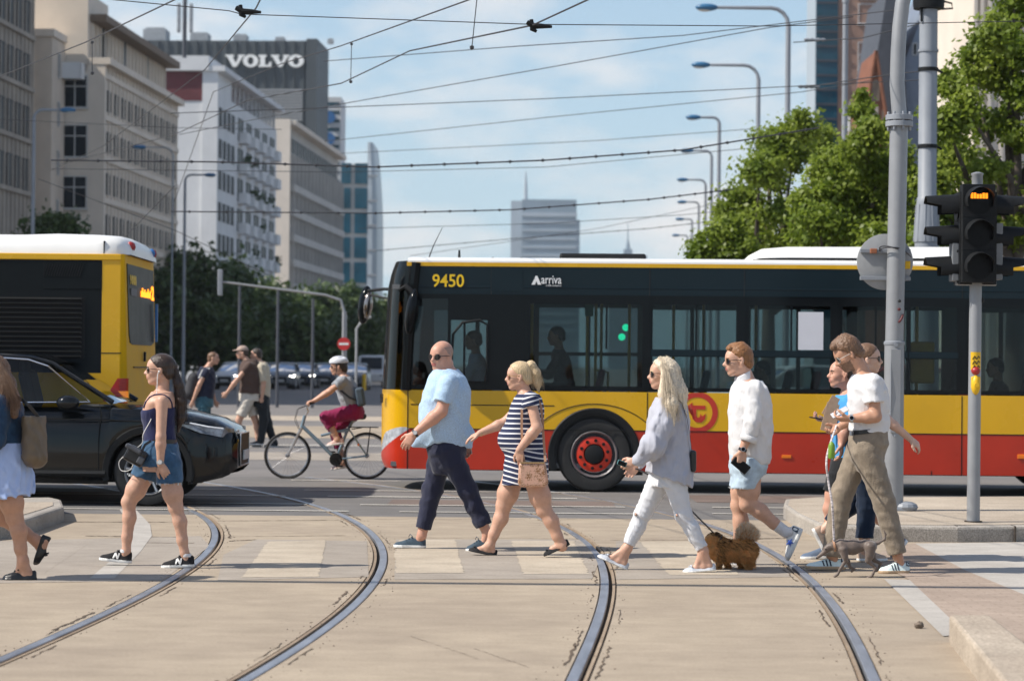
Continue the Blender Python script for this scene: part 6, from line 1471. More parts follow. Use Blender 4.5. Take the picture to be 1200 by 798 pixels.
 def hair_cap(s, mat, thick=.010, line=None, extra=(), disp=.0025, h=.006, name='hair', low=-.05, top=0., long_=False):
  H, q, M3 = s.H, s.hs, s.HM
  line = line or ([-.12,-.05,-.01,.03,.07,.105,.14],[-.06,-.045,-.012,.030,.066,.094,.1])
  shell = [ell(H(-.012,0,.036+top*.5), (np.array((.099,.076,.086))+np.array((thick,thick,thick+top)))*q, M3, .01*q)]
  if low < -.03: shell.append(ell(H(-.055,0,-.03), np.array((.055+thick,.064+thick,.05))*q, M3, .03*q))
  V0 = list(shell); lo = shell[0][1]; hi = shell[0][2]
  def face(x,y,z):
   P0 = [x-s.hc[0], y-s.hc[1], z-s.hc[2]]; f = sum(M3[i][0]*P0[i] for i in range(3))/q; u = sum(M3[i][2]*P0[i] for i in range(3))/q
   return -((f-np.interp(u.ravel(), line[0], line[1]).reshape(u.shape))*q)*.8
  m = .05
  pr = V0+[minus(('+', lo-m, hi+m, face, .01), .012)]+list(extra)
  dfun = waves(int(abs(s.hc[0])*1000)%97, disp*q, .016, (.25,1,.12), n=6, spread=.5) if disp else None
  return s.mesh(name, pr, mat, h, dfun)
 def strands(s, mat, roots, paths, n, r=.0016, seed=1, jit=.012, name='hair_strands', parent=None):
  rg = np.random.default_rng(seed); Vs, Qs = [], []; o = 0; paths = [np.array(p, float) for p in paths]; K = 9
  def res(p):
   t = np.linspace(0,1,len(p)); tt = np.linspace(0,1,K); return np.stack([np.interp(tt,t,p[:,i]) for i in range(3)],1)
  G_ = [res(p) for p in paths]
  for _ in range(n):
   a = rg.integers(len(G_)); b = min(len(G_)-1, max(0, a+rg.integers(-1,2))); w = rg.random(); p = G_[a]*(1-w)+G_[b]*w
   off = rg.normal(size=3)*jit; grow_ = np.linspace(.35,1.15,K)[:,None]; p = p+off*grow_+rg.normal(size=(1,3))*.004*np.sin(np.linspace(0,5,K))[:,None]
   p = p[:max(4, int(K*rg.uniform(.72,1.01)))]
   kk = len(p); d = np.gradient(p, axis=0); d /= np.linalg.norm(d,axis=1)[:,None]+1e-9; sd = np.cross(d, rg.normal(size=3)); sd /= np.linalg.norm(sd,axis=1)[:,None]+1e-9; bn = np.cross(d, sd)
   rr = (r*np.linspace(1.2,.35,kk))[:,None]
   ring = np.stack([p+sd*rr, p+(-.5*sd+.87*bn)*rr, p+(-.5*sd-.87*bn)*rr], 1).reshape(-1,3); Vs.append(ring)
   for i in range(kk-1):
    for c in range(3): Qs.append((o+i*3+c, o+i*3+(c+1)%3, o+(i+1)*3+(c+1)%3, o+(i+1)*3+c))
   o += kk*3
  return mesh_np(name, np.concatenate(Vs), np.array(Qs), mat, parent or s.root)
 def glasses(s, lens=None, frame=None, w=.026, h=.021, up=.0, aviator=False):
  H, q = s.H, s.hs; root = MB()
  for t in (-1,1):
   n = 18; c = (.100,.032*t,-.002+up); ring = []
   for i in range(n):
    a = 2*PI*i/n; y = w*math.cos(a); z = h*math.sin(a)
    if aviator: z *= 1.0+.0*y; y *= 1.0-.18*(math.sin(a) < 0)*abs(math.sin(a))
    else: z = math.copysign(abs(z/h)**.7, z)*h if h else z
    ring.append(H(c[0]-abs(c[1]+y)*abs(c[1]+y)*3.2, c[1]+y, c[2]+z))
   mid = H(c[0]+.002-c[1]**2*3.2, c[1], c[2]); back = [p-s.HM[:,0]*.004*q for p in ring]
   root.add([mid]+ring+back, [(0,i+1,(i+1)%n+1) for i in range(n)]+[(i+1,i+1+n,(i+1)%n+1+n,(i+1)%n+1) for i in range(n)], 0)
   root.tube(ring, .0022*q, 5, 1, closed=True)
   root.tube([H(.094-.003,.058*t,.004+up),H(.05,.077*t,.006+up),H(.0,.083*t,.004+up),H(-.015,.083*t,-.012+up)], .0026*q, 6, 1)
  root.tube([H(.103,-.009,.003+up),H(.106,0,.005+up),H(.103,.009,.003+up)], .0024*q, 5, 1)
  return root.build('sunglasses', [lens or m_shade, frame or m_frm], s.root, smooth=50)
 # ---- hands
 def hand_prims(s, wrist, d, n, size=1., curl=.5, spread=.0, thumb=None, grip=0.):
  w, d, n = A3(wrist), unit(d), unit(n); n = unit(n-d*(n@d)); t = unit(np.cross(d, n)) if thumb is None else unit(thumb); t = unit(t-d*(t@d)-n*(t@n)); out = []; q = size
  kn = []
  for i, (o_, L_) in enumerate(((.030,.086),(.010,.092),(-.010,.088),(-.029,.080))):
   k = w+(d*L_+t*o_*(1+.1*spread))*q; kn.append(k); out.append(cone(w+t*o_*.55*q+d*.012*q, k, .0155*q, .0115*q, .012*q, ax=n, f=.9))
  out.append(ell(w+d*.048*q, (.046*q,.038*q,.0145*q), np.stack([d,t,n],1), .012*q))
  for i, (k, L_) in enumerate(zip(kn, (.072,.080,.074,.058))):
   c0 = curl*(.75+.12*i); dd = unit(d*math.cos(c0)+n*math.sin(c0)+t*(.06-.045*i)*(1+spread)); p1 = k+dd*L_*.46*q
   c1 = curl*(1.75+.12*i); d2 = unit(d*math.cos(c1)+n*math.sin(c1)+t*(.03-.02*i)); p2 = p1+d2*L_*.32*q
   c2 = curl*(2.35+.12*i); d3 = unit(d*math.cos(c2)+n*math.sin(c2)); p3 = p2+d3*L_*.26*q
   out += chain([k,p1,p2,p3], [.0098*q,.0088*q,.0080*q,.0066*q], .004*q)
  b = w+(d*.022+t*.026)*q; t1 = b+unit(d*.7+t*.75+n*(.25+.5*grip))*.040*q; t2 = t1+unit(d*.9+t*.30+n*(.2+.9*grip))*.032*q; t3 = t2+unit(d*1.0+t*.05+n*(.2+1.1*grip))*.024*q
  out += chain([b,t1,t2,t3], [.0165*q,.0115*q,.0105*q,.0078*q], .010*q)
  return out
 # ---- feet and shoes
 def foot_frame(s, heel, toe):
  heel, toe = A3(heel), A3(toe); t = unit(toe-heel); side = unit(np.cross([0,0,1], t)) if abs(t[2]) < .95 else np.array([0,1.,0]); up = np.cross(t, side); return heel, t, side, up, float(np.linalg.norm(toe-heel))
 def shoe(s, heel, toe, mats, kind='sneaker', W=.046, sole=.024, name='shoe', h=.0055, decals=None, seed=0):
  o, t, sd, up, L_ = s.foot_frame(heel, toe)
  wf = lambda a: W*np.interp(a, [0,.06,.2,.45,.72,.9,1.0], [.45,.68,.78,.80,1.02,.82,.35])*np.sqrt(np.clip(1-np.abs(2*a-1)**9,0,1))
  if kind == 'sneaker': hp = ([0,.05,.15,.30,.42,.55,.75,.92,1],[.080,.092,.094,.086,.092,.076,.056,.044,.026])
  elif kind == 'flat': hp = ([0,.05,.15,.3,.5,.7,.8,.92,1],[.050,.058,.050,.036,.033,.042,.040,.032,.018])
  else: hp = ([0,.05,.15,.3,.42,.55,.75,.92,1],[.062,.070,.064,.052,.060,.070,.054,.042,.026])
  hf = lambda a: np.interp(a, *hp)
  def loc(x,y,z): q = (x-o[0],y-o[1],z-o[2]); return [(q[0]*e[0]+q[1]*e[1]+q[2]*e[2]) for e in (t,sd,up)]
  def upper(x,y,z):
   a, b, c = loc(x,y,z); al = np.clip(a/L_,0,1); w, hh = wf(al), hf(al); e = np.maximum(-a, a-L_)
   q = np.sqrt((b/np.maximum(w,.004))**2+(np.maximum(c,0)/hh)**2.0*np.where(c>0,1,0)); d = (q-1)*np.minimum(w,hh); return np.maximum(np.maximum(d, -c), e)
  def solef(x,y,z):
   a, b, c = loc(x,y,z); al = np.clip(a/L_,0,1); return np.maximum(np.maximum(np.abs(b)-wf(al)*1.06-.001, np.abs(c-sole/2)-sole/2), np.maximum(-a-.003, a-L_-.003))
  pts = np.array([o+t*a*L_+sd*b*W*1.3+up*c for a in (0,1) for b in (-1,1) for c in (-.01,.115)]); lo, hi = pts.min(0)-.02, pts.max(0)+.02
  pr = [('+', lo, hi, upper, .004), ('+', lo, hi, solef, .004)]
  if kind == 'flat': pr.append(minus(ell(o+t*L_*.44+up*.074, (L_*.31,.036,.046), np.stack([t,sd,up],1)), .006))
  else: pr.append(minus(ell(o+t*L_*.24+up*.105, (L_*.17,.030,.03), np.stack([t,sd,up],1)), .006))
  def mf(C):
   c = (C-o) @ up; return (c < sole).astype(int) if len(mats) > 1 else np.zeros(len(C), int)
  ob = s.mesh(name, pr, mats, h, None, mf)
  s.last = (o,t,sd,up,L_,wf,hf)
  return ob
 def decal(s, poly, mat, parent, name, near=-1):
  o,t,sd,up,L_,wf,hf = s.last
  if sd[1] > 0: sg = -1
  else: sg = 1
  def pt(a, c, e): w, hh = float(wf(a)), float(hf(a)); b = sg*(w*math.sqrt(max(.05,1-(c/hh)**2))+e); return o+t*a*L_+sd*b+up*c
  n = len(poly); mb = MB(); mb.add([pt(a,c,.0065) for a,c in poly]+[pt(a,c,.002) for a,c in poly], [tuple(range(n))]+[(i,i+n,(i+1)%n+n,(i+1)%n) for i in range(n)]); return mb.build(name, mat, parent, fix=True)
 def foot_prims(s, ankle, heel, toe, r=.030):
  o, t, sd, up, L_ = s.foot_frame(heel, toe); an = A3(ankle)
  return [cone(an, o+t*L_*.17+up*.034, r*.95, .024, .02), cone(an, o+t*L_*.60+up*.034, r*1.0, .020, .03), cone(an, o+t*L_*.36+up*.032, r*.95, .026, .02), cone(o+t*L_*.17+up*.032, o+t*L_*.66+up*.026, .023, .022, .02), cone(o+t*L_*.6+up*.022+sd*.006, o+t*L_*.82+up*.016, .020, .010, .015)]
 def ankle_in(s, ankle, heel, toe, r=.034):
  o, t, sd, up, L_ = s.foot_frame(heel, toe); return [cone(A3(ankle), o+t*L_*.24+up*.055, r, .028, .02)]
 def limb(s, pts, rs, k=.02, bulge=None): return chain(pts, rs, k)
 def leg_prims(s, hip, knee, ankle, r, cover=1.0):
  r = [q*cover for q in r[:3]]+[r[3]]; hip, knee, ankle = A3(hip), A3(knee), A3(ankle); up_ = hip*.35+knee*.65
  side = unit(ankle-knee); bk = unit(np.array([1,0,0])-side*side[0])*s.back
  c = knee*.68+ankle*.32+bk*r[2]*.22
  return [cone(hip, up_, r[0], r[0]*.80+r[1]*.2, .03), cone(up_, knee, r[0]*.80+r[1]*.2, r[1], .03), cone(knee, c, r[1]*.96, r[2], .03), cone(c, knee*.28+ankle*.72, r[2], r[3]*1.25, .03), cone(knee*.28+ankle*.72, ankle, r[3]*1.25, r[3], .02), ell(knee-bk*r[1]*.25, (r[1]*.8,)*3, None, .02)]
 back = 1.
 def arm_prims(s, sho, elb, wri, r, cover=1.):
  r = [r[0]*cover, r[1], r[2]]; sho, elb, wri = A3(sho), A3(elb), A3(wri); m = elb*.72+wri*.28
  return [cone(sho, elb, r[0], r[1], .02), cone(elb, m, r[1], r[1]*1.05, .02), cone(m, wri, r[1]*1.05, r[2], .02)]
 def sl(s, rows, k=.03, pw=2.3, grow_=0.):
  out = []
  for r_ in rows:
   dy = r_[4] if len(r_) > 4 else 0; a, b = s.j(r_[0], r_[2], dy), s.j(r_[1], r_[2], dy); out.append(((a+b)/2, abs(b[0]-a[0])/2+grow_, r_[3]+grow_))
  return slices(out, k, pw)
def flat_ribbon(pts, w, mat, name, parent=None, loc=None, nrm=(0,-1,0), th=.003):
 mb = MB(); pts = [Vector(p) for p in pts]; top, bot = [], []; rows = []
 for i, p in enumerate(pts):
  d = (pts[min(i+1,len(pts)-1)]-pts[max(i-1,0)]).normalized(); sd = d.cross(Vector(nrm)).normalized()*w/2; n = sd.cross(d).normalized()*th/2
  rows.append([p+sd+n, p-sd+n, p-sd-n, p+sd-n])
 mb.grid(rows, wrap=True); return mb.build(name, mat, parent, smooth=30, loc=loc)
# ------------------------------------------------------------------ the people on the crossing
c_navy = cloth('navy_jersey', (.018,.022,.075)); c_denim = cloth('blue_denim', (.045,.105,.19), sc=220, var=.3); c_ldenim = cloth('washed_denim', (.42,.53,.63), sc=220, var=.22); c_white = cloth('white_cotton', (.66,.66,.67), var=.03)
c_ptrou = cloth('navy_trousers', (.022,.025,.05)); c_linen = cloth('brown_linen', (.25,.205,.155), sc=110, bump=.4, var=.18); c_bluesh = cloth('pale_blue_shirt', (.40,.55,.72), sc=60, var=.20, stretch=(7,7,7)); c_grey = cloth('grey_blouse', (.42,.43,.49), var=.06); c_wjean = cloth('white_denim', (.62,.63,.66), var=.05)
c_skirt = cloth('pale_blue_cotton', (.42,.53,.80), var=.05); c_djack = cloth('dark_denim', (.02,.05,.10), sc=200, var=.35); c_black = cloth('black_cloth', (.012,.013,.015)); c_fray = cloth('frayed_hem', (.62,.68,.72), sc=300, var=.3); c_teesky = cloth('sky_blue_shirt', (.06,.30,.62))
m_shblk = M('black_leather', (.012,.012,.013), rough=.35, var=.2, scale=20); m_suede = M('black_suede', (.012,.012,.014), rough=.9, var=.2); m_solew = M('white_sole', (.72,.72,.70), rough=.6, var=.08); m_shblue = cloth('blue_knit', (.055,.085,.115), sc=250, bump=.5); m_shsil = M('silver_leather', (.52,.55,.60), rough=.4, var=.12, scale=30); m_shwh = M('white_leather', (.74,.75,.74), rough=.45, var=.06); m_mint = M('pale_mint_leather', (.62,.74,.74), rough=.5, var=.05); m_gum = M('gum_sole', (.42,.30,.19), rough=.6, var=.1); m_tan = M('tan_suede', (.42,.32,.25), rough=.9, var=.15); m_strap = M('tan_leather', (.40,.22,.13), rough=.5, var=.1); m_sock = cloth('white_sock', (.70,.70,.72), sc=200, bump=.5); m_star = M('blue_star', (.03,.09,.45), rough=.5, var=.05)
m_stripe = bpy.data.materials.new('striped_jersey'); m_stripe.use_nodes = True
def _stripe():
 nt = m_stripe.node_tree; b = nt.nodes['Principled BSDF']; N = nt.nodes.new; l = nt.links.new; b.inputs['Roughness'].default_value = .85
 tc = N('ShaderNodeTexCoord'); at = N('ShaderNodeAttribute'); at.attribute_name = 'band'
 m1 = N('ShaderNodeMath'); m1.operation = 'FRACT'; l(at.outputs['Fac'], m1.inputs[0]); g = N('ShaderNodeMath'); g.operation = 'GREATER_THAN'; g.inputs[1].default_value = .70; l(m1.outputs[0], g.inputs[0])
 mx = N('ShaderNodeMix'); mx.data_type = 'RGBA'; mx.inputs[6].default_value = (.016,.024,.07,1); mx.inputs[7].default_value = (.70,.70,.72,1); l(g.outputs[0], mx.inputs[0]); l(mx.outputs[2], b.inputs['Base Color'])
_stripe()
def short_arm(f, sho, elb, wri, r): return f.arm_prims(sho, elb, wri, r)
def watch(f, a, b, t, r, strap=m_shblk, face=m_frame, name='wristwatch'):
 a, b = A3(a), A3(b); c = a+(b-a)*t; d = unit(b-a); n = unit(np.array([0,-1.,.15])-d*(-d[1])); mb = MB(); s_ = np.cross(d, n)
 mb.tube([Vector(c-d*.011), Vector(c+d*.011)], r+.004, 16); w = mb.build(name, strap, f.root, smooth=True)
 p = c+n*(r+.004); mb = MB(); mb.tube([Vector(p-n*.004), Vector(p+n*.007)], .0185, 16); mb.build('watch_case', m_silver, w, smooth=True)
 mb = MB(); mb.tube([Vector(p+n*.007), Vector(p+n*.0085)], .0155, 16); mb.build('watch_dial', face, w, smooth=True); return w
f = Fig('woman with a long brown ponytail in a navy tank top and denim shorts, striding left', 172, 664)
k = f.px; f.head(187.5, 433.5, 0, yaw=4, size=1.0)
shoN, shoF = f.j(190,470,-.165), f.j(187,470,.165); elbN, wriN = f.j(188.5,512,-.20), f.j(188,544,-.19); elbF, wriF = f.j(178,514,.20), f.j(170,548,.20)
hipN, hipF = f.j(196,548,-.085), f.j(174,548,.085); knN, anN = f.j(206,594,-.09), f.j(216.5,648,-.08); knF, anF = f.j(151,588,.09), f.j(148,645,.09)
hN, tN = f.j(228,664,-.08), f.j(189,665.5,-.09); hF, tF = f.j(154,660,.09), f.j(116,656,.10)
pr = f.head_prims(fem=True)+[cone(f.H(-.025,0,-.06), f.j(190,462), .050, .055, .03), f.sl([(178,203,459,.07),(174,205,464,.135),(170,206,471,.165),(166.5,205.5,483,.145),(169,204,500,.118),(170,205,513,.122),(166,210,530,.165),(168,208,552,.16)])]
pr += f.arm_prims(shoN, elbN, wriN, (.047,.037,.026))+f.arm_prims(shoF, elbF, wriF, (.047,.037,.026))
pr += f.leg_prims(hipN, knN, anN, (.082,.053,.050,.033))+f.leg_prims(hipF, knF, anF, (.082,.053,.050,.033))
pr += f.hand_prims(wriN, f.j(193,553,-.19)-wriN, (0,1,0), .92, .35, thumb=(-1,0,-.2))+f.hand_prims(wriF, (-.35,0,-1), (0,-1,0), .92, .5, thumb=(-1,0,0))
pr += [*f.ankle_in(anN,hN,tN,.034), *f.ankle_in(anF,hF,tF,.034)]
bodyB = f.mesh('body', pr, [m_skin, m_lip, h_brown], .0075, mf=f.head_mat({'lip':1,'brow':2}))
top = [f.sl([(172,205,474,.150),(169,206.5,478,.158),(165,206.5,483,.150),(165.5,205.5,490,.138),(168,205,500,.126),(169,206,514,.130),(168,208,520,.142)], pw=2.2), cut(f.j(172,477.5,0), unit(f.j(163,469)-f.j(178,486))*np.array([1,0,1])+np.array([0,0,.9])), cut(f.j(200,474), (.25,0,1))]
f.mesh('tank_top', top, c_navy, .008, waves(3,.0022,.09,(0,0,1)))
for dy in (-1,1):
 pts = snap(bodyB, [Vector(f.j(u,v,d_*dy)) for u,v,d_ in ((168,478,.10),(172,472,.105),(176,466,.11),(181,462,.115),(187,460.5,.12),(193,462,.12),(199,467,.115),(203,473,.105),(205,480,.095))], .004)
 mb = MB(); mb.tube(pts, .006, 6); mb.build('shoulder_strap', c_navy, f.root, smooth=True)
sh = [f.sl([(168,207,516,.138),(164,211,532,.175),(163,212,546,.180)])]+[*capped([cone(f.j(198,545,-.085), f.j(199,572,-.09), .105,.102,.03)], f.j(196,566,-.09), (.05,0,-1)), *capped([cone(f.j(173,545,.085), f.j(164,572,.09), .105,.103,.03)], f.j(166,559,.09), (-.35,0,-1))]
so = f.mesh('denim_shorts', sh, c_denim, .008, waves(5,.003,.07,(0,.2,1)))
mb = MB(); rn = random.Random(2)
for i in range(90):
 a = rn.uniform(0,2*PI); c = f.j(198,566,-.09) if i % 2 else f.j(164,559.5,.09); p = Vector(c)+Vector((.098*math.cos(a), .098*math.sin(a), .004-(0 if i % 2 else .03*math.cos(a)))); mb.tube([p, p+Vector((rn.uniform(-.006,.006),rn.uniform(-.006,.006),rn.uniform(-.02,-.006)))], .0018, 4)
mb.build('frayed_hem', c_fray, so)
b_ = MB(); rows = []
for zz in (.016,-.016): rows.append([Vector(f.j(187.5-19.6*math.cos(t), 517.5, -.143*math.sin(t)))+Vector((0,0,zz)) for t in [i*PI/16 for i in range(33)]])
b_.grid(rows); b_.build('belt', m_shblk, f.root, smooth='all')
for (he,to,nm) in ((hN,tN,1),(hF,tF,0)):
 s_ = f.shoe(he, to, [m_suede, m_solew], 'sneaker', W=.043, sole=.022)
 f.decal([(.91-a_,c_) for a_,c_ in [(.34,.030),(.385,.076),(.425,.076),(.487,.050),(.505,.073),(.555,.073),(.515,.027),(.472,.027),(.415,.053),(.392,.030)]][::-1], m_solew, s_, 'letter')
 o,t,sd,up,L_,_,_ = f.last; an = anN if nm else anF; mb = MB(); c = o+t*L_*.23+up*.092; mb.lathe([(.036,-.012),(.039,.0),(.036,.014)],(0,0,0),'Z',18,caps=False); mb.v = [tuple(c+np.array(v)) for v in mb.v]; mb.build('sock', m_sock, s_, smooth='all')
 mb = MB(); 
 for q in range(3): mb.tube([o+t*L_*(.42+.08*q)+up*(.090-.016*q)-sd*.022, o+t*L_*(.45+.08*q)+up*(.092-.016*q)+sd*.022], .004, 5)
 mb.build('laces', m_shblk, s_)
hr = f.hair_cap(h_brown, .009, extra=[cone(f.H(-.075,0,.045), f.H(-.115,0,.03), .045,.022,.03)], disp=.002)
pt = [f.H(-.108,0,.03), f.j(209,450), f.j(212,470), f.j(212,490), f.j(208.5,506)]
f.mesh('ponytail', chain(pt, [.024,.036,.038,.032,.010], .02), h_brown, .006, waves(8,.004,.018,(1,1,.1)), parent=hr)
f.strands(h_brown, None, [[a+np.array([dx,dy,0]) for a,dx in zip(pt,(0,dx*.6,dx,dx,dx*.9))] for dx in (-.035,-.012,.012,.035) for dy in (-.02,.02)], 300, .0009, 3, .012, parent=hr)
mb = MB(); mb.lathe([(.026,-.01),(.03,0),(.026,.01)],(0,0,0),'X',14,caps=False); mb.v = [tuple(f.H(-.112,0,.03)+np.array(v)) for v in mb.v]; mb.build('hair_tie', m_shblk, hr, smooth='all')
f.glasses(w=.027, h=.021)
watch(f, elbN, wriN, .93, .026, M('grey_strap',(.3,.28,.27),rough=.6), m_frame)
wa = f.H(.0,.088,-.012); ew = [wa, f.H(.012,.088,-.05), f.j(183,470,-.12), f.j(177.5,490,-.13), f.j(168,508,-.16), f.j(166,520,-.15), f.j(152,530,-.12), f.j(140,540,-.1), f.j(142,551,-.1), f.j(153,550,-.12), f.j(158,537,-.14)]
def smooth_path(p, n=6):
 p = [np.array(q) for q in p]; out = []
 for i in range(len(p)-1):
  a, b, c, d = p[max(i-1,0)], p[i], p[i+1], p[min(i+2,len(p)-1)]
  for s_ in range(n): t = s_/n; out.append(.5*((2*b)+(-a+c)*t+(2*a-5*b+4*c-d)*t*t+(-a+3*b-3*c+d)*t**3))
 return [Vector(q) for q in out]+[Vector(p[-1])]
loc0 = f.o
mb = MB(); mb.tube(smooth_path(ew), .0032, 6); mb.ball(wa, .009, 8); ob = mb.build('earphones', m_solew, smooth=True, loc=loc0); tag(ob, 'white earphone cable looping from the ear of the woman in the tank top', 'earphones')
bag = empty('camera_bag', Vector(f.j(159,534,-.19))+loc0, 0, 'small black camera bag hanging at the waist of the woman in the tank top', 'bag')
mb = MB(); mb.box((0,0,0), (24*k,.09,19*k), Matrix.Rotation(R(28),3,'Y')); mb.build('pouch', m_shblk, bag, bevel=.02)
mb = MB(); mb.box((-.01,-.03,.055), (20*k,.08,5*k), Matrix.Rotation(R(28),3,'Y')); mb.box((.045,-.05,-.035),(8*k,.02,9*k),Matrix.Rotation(R(28),3,'Y')); mb.build('flap', M('grey_flap',(.07,.075,.085),rough=.4,var=.2), bag, bevel=.012)
flat_ribbon([Vector(f.j(166,529,-.19))-Vector(f.j(159,534,-.19)), Vector(f.j(170,521,-.17))-Vector(f.j(159,534,-.19)), Vector(f.j(177,516.5,-.15))-Vector(f.j(159,534,-.19))], .02, m_shblk, 'strap', bag)
f = Fig('stocky bald man in dark sunglasses, pale blue short sleeved shirt and navy trousers', 520, 644); k = f.px
f.head(517.5, 417.5, 0, yaw=52, pitch=-3, size=1.08)
shoN, shoF = f.j(526,449,-.215), f.j(516,449,.2); elbN, wriN = f.j(517,482,-.25), f.j(485,509,-.25); elbF, wriF = f.j(540,484,.24), f.j(546,517,.22)
hipN, hipF = f.j(526,530,-.10), f.j(518,530,.10); knN, anN = f.j(548,574,-.10), f.j(571,625,-.10); knF, anF = f.j(507,574,.10), f.j(494,628,.10)
hN, tN = f.j(574,643,-.10), f.j(546,646,-.11); hF, tF = f.j(499,642,.10), f.j(461,641,.11)
torso = [(509,537,433,.11),(502,546,442,.19),(497,551,455,.225),(492.5,552,472,.225),(490,550.5,490,.225),(492,549,505,.215),(497,548,522,.20)]
pr = f.head_prims(jaw=1.12)+[cone(f.H(-.025,0,-.055), f.j(525,438), .068, .075, .03), ell(f.H(-.07,0,-.055),(.05,.06,.035),None,.03)]+[f.sl(torso, grow_=-.02)]
pr += f.arm_prims(shoN, elbN, wriN, (.066,.053,.033),.8)+f.arm_prims(shoF, elbF, wriF, (.064,.052,.033),.8)+f.leg_prims(hipN,knN,anN,(.095,.065,.06,.040),.72)+f.leg_prims(hipF,knF,anF,(.095,.065,.06,.040),.72)
pr += f.hand_prims(wriN, f.j(475,522,-.25)-wriN, (.2,1,-.15), 1.05, .42, thumb=(-1,-.3,-.1))+f.hand_prims(wriF, (.15,0,-1), (0,-1,0), 1.05, .6, thumb=(-1,0,0))
pr += [*f.ankle_in(anN,hN,tN,.040), *f.ankle_in(anF,hF,tF,.040)]
f.mesh('body', pr, [m_skin3, m_lip, M('shaved_scalp',(.34,.215,.165),rough=.5,var=.1,scale=60)], .008, mf=lambda C: np.where(f.head_mat({'lip':1})(C) > 0, 1, np.where((((C-f.hc)@f.HM/f.hs)[:,2] > np.interp(((C-f.hc)@f.HM/f.hs)[:,0], [-.12,.0,.04,.09],[-.06,.01,.075,.2])) & (np.linalg.norm(C-f.hc,axis=1) < .17) & (((C-f.hc)@f.HM/f.hs)[:,2] < .075), 2, 0)))
slN = f.j(517.5,471,-.245)
sh = [f.sl(torso)]+capped([cone(shoN, f.j(517,476,-.25), .082,.078,.03)], slN, elbN-shoN)+capped([cone(shoF, f.j(530,474,.225), .08,.078,.03)], f.j(532,470,.225), elbF-shoF)
sh += [cone(f.j(497,512,-.05), f.j(488,520,-.05), .10,.05,.04), cone(f.j(540,512,0), f.j(542,523,0), .13,.09,.04)]
sho_ = f.mesh('shirt', sh+[minus(ell(f.j(514,529,-.24),(.17,.12,.085)),.02), minus(ell(f.j(514,529,.24),(.17,.12,.085)),.02), cut(f.j(515,524.5,0), (0,0,-1))], c_bluesh, .0085, waves(11,.0055,.13,(.8,.2,.5),spread=.22))
f.mesh('collar', capped([cone(f.H(-.035,0,-.15), f.H(-.028,0,-.075), .092,.074,.01)], f.H(-.028,0,-.098), f.HM[:,2]*.9+f.HM[:,0]*.35), c_bluesh, .006, parent=sho_)
tr = [f.sl([(499,548,514,.185),(499,548,524,.19),(502,543,540,.17),(509,537,556,.11)])]
def trouser(hip, knee, ank, r, hemz, hemn=None): 
 hip, knee, ank = A3(hip), A3(knee), A3(ank); d = unit(ank-knee); return [cone(hip, knee, r[0], r[1], .03)]+capped([cone(knee, ank+d*.03, r[1], r[2], .03)], hemz, d if hemn is None else hemn)
tr += trouser(hipN, knN, anN, (.115,.085,.066), f.j(566,616,-.10))+trouser(hipF, knF, anF, (.115,.085,.066), f.j(494.5,619,.10))
f.mesh('trousers', tr, c_ptrou, .0085, waves(14,.006,.09,(.5,.1,1)))
for he,to,n_ in ((hN,tN,-1),(hF,tF,1)):
 s_ = f.shoe(he, to, [m_shblue, m_solew], 'sneaker', W=.052, sole=.024); o,t,sd,up,L_,_,_ = f.last; mb = MB()
 for q in range(3): mb.tube([o+t*L_*(.42+.08*q)+up*(.092-.014*q)-sd*.024, o+t*L_*(.45+.08*q)+up*(.094-.014*q)+sd*.024], .004, 5)
 mb.tube([o+t*L_*.42+up*.10, o+t*L_*.50+up*.115-sd*.03, o+t*L_*.55+up*.09-sd*.04], .003, 5); mb.build('laces', m_shblue, s_)
f.glasses(w=.030, h=.024, aviator=True, frame=m_frm)
watch(f, elbN, wriN, .95, .034, M('dark_strap',(.03,.02,.015),rough=.6), m_frame)
f = Fig('pregnant blonde woman with a ponytail in a navy and white striped dress', 612, 652); k = f.px
f.head(608.5, 441, 0, yaw=2, pitch=-2, size=.98)
shoN, shoF = f.j(622,468,-.17), f.j(616,468,.16); elbN, wriN = f.j(629.5,501,-.22), f.j(608.5,527,-.21); elbF, wriF = f.j(592,495,.16), f.j(562.5,507.5,.12)
hipN, hipF = f.j(625,555,-.09), f.j(603,555,.09); knN, anN = f.j(637.5,597,-.09), f.j(659,640,-.09); knF, anF = f.j(590.5,592,.09), f.j(574,639,.10)
hN, tN = f.j(668,638,-.09), f.j(637.5,652,-.09); hF, tF = f.j(582,652,.10), f.j(549,645,.10)
body_t = [(608,628,459,.075),(603,634,464,.15),(599,636,473,.17),(595.5,637,486,.16),(592,636,497,.15),(585,634,511,.165),(585,636,521,.17),(593,640,533,.18),(593,641,548,.18)]
pr = f.head_prims(fem=True)+[cone(f.H(-.025,0,-.06), f.j(615,462), .050,.056,.03), f.sl(body_t, grow_=-.012)]
pr += f.arm_prims(shoN,elbN,wriN,(.052,.043,.029),.88)+f.arm_prims(shoF,elbF,wriF,(.050,.041,.028),.85)+f.leg_prims(hipN,knN,anN,(.094,.062,.059,.036))+f.leg_prims(hipF,knF,anF,(.093,.062,.059,.036))
pr += f.hand_prims(wriN, f.j(610.5,540,-.21)-wriN, (.3,1,0), .92, .35, thumb=(-1,-.2,-.2))+f.hand_prims(wriF, f.j(552,512,.12)-wriF, (.1,.2,-1), .92, .35, thumb=(0,-1,0))
pr += f.foot_prims(anN,hN,tN,.034)+f.foot_prims(anF,hF,tF,.034)
f.mesh('body', pr, [m_skin, m_lip, h_blond, M('pale_powder',(.62,.45,.38),rough=.5,var=.03)], .0078, mf=f.head_mat({'brow':2,'lip':1}))
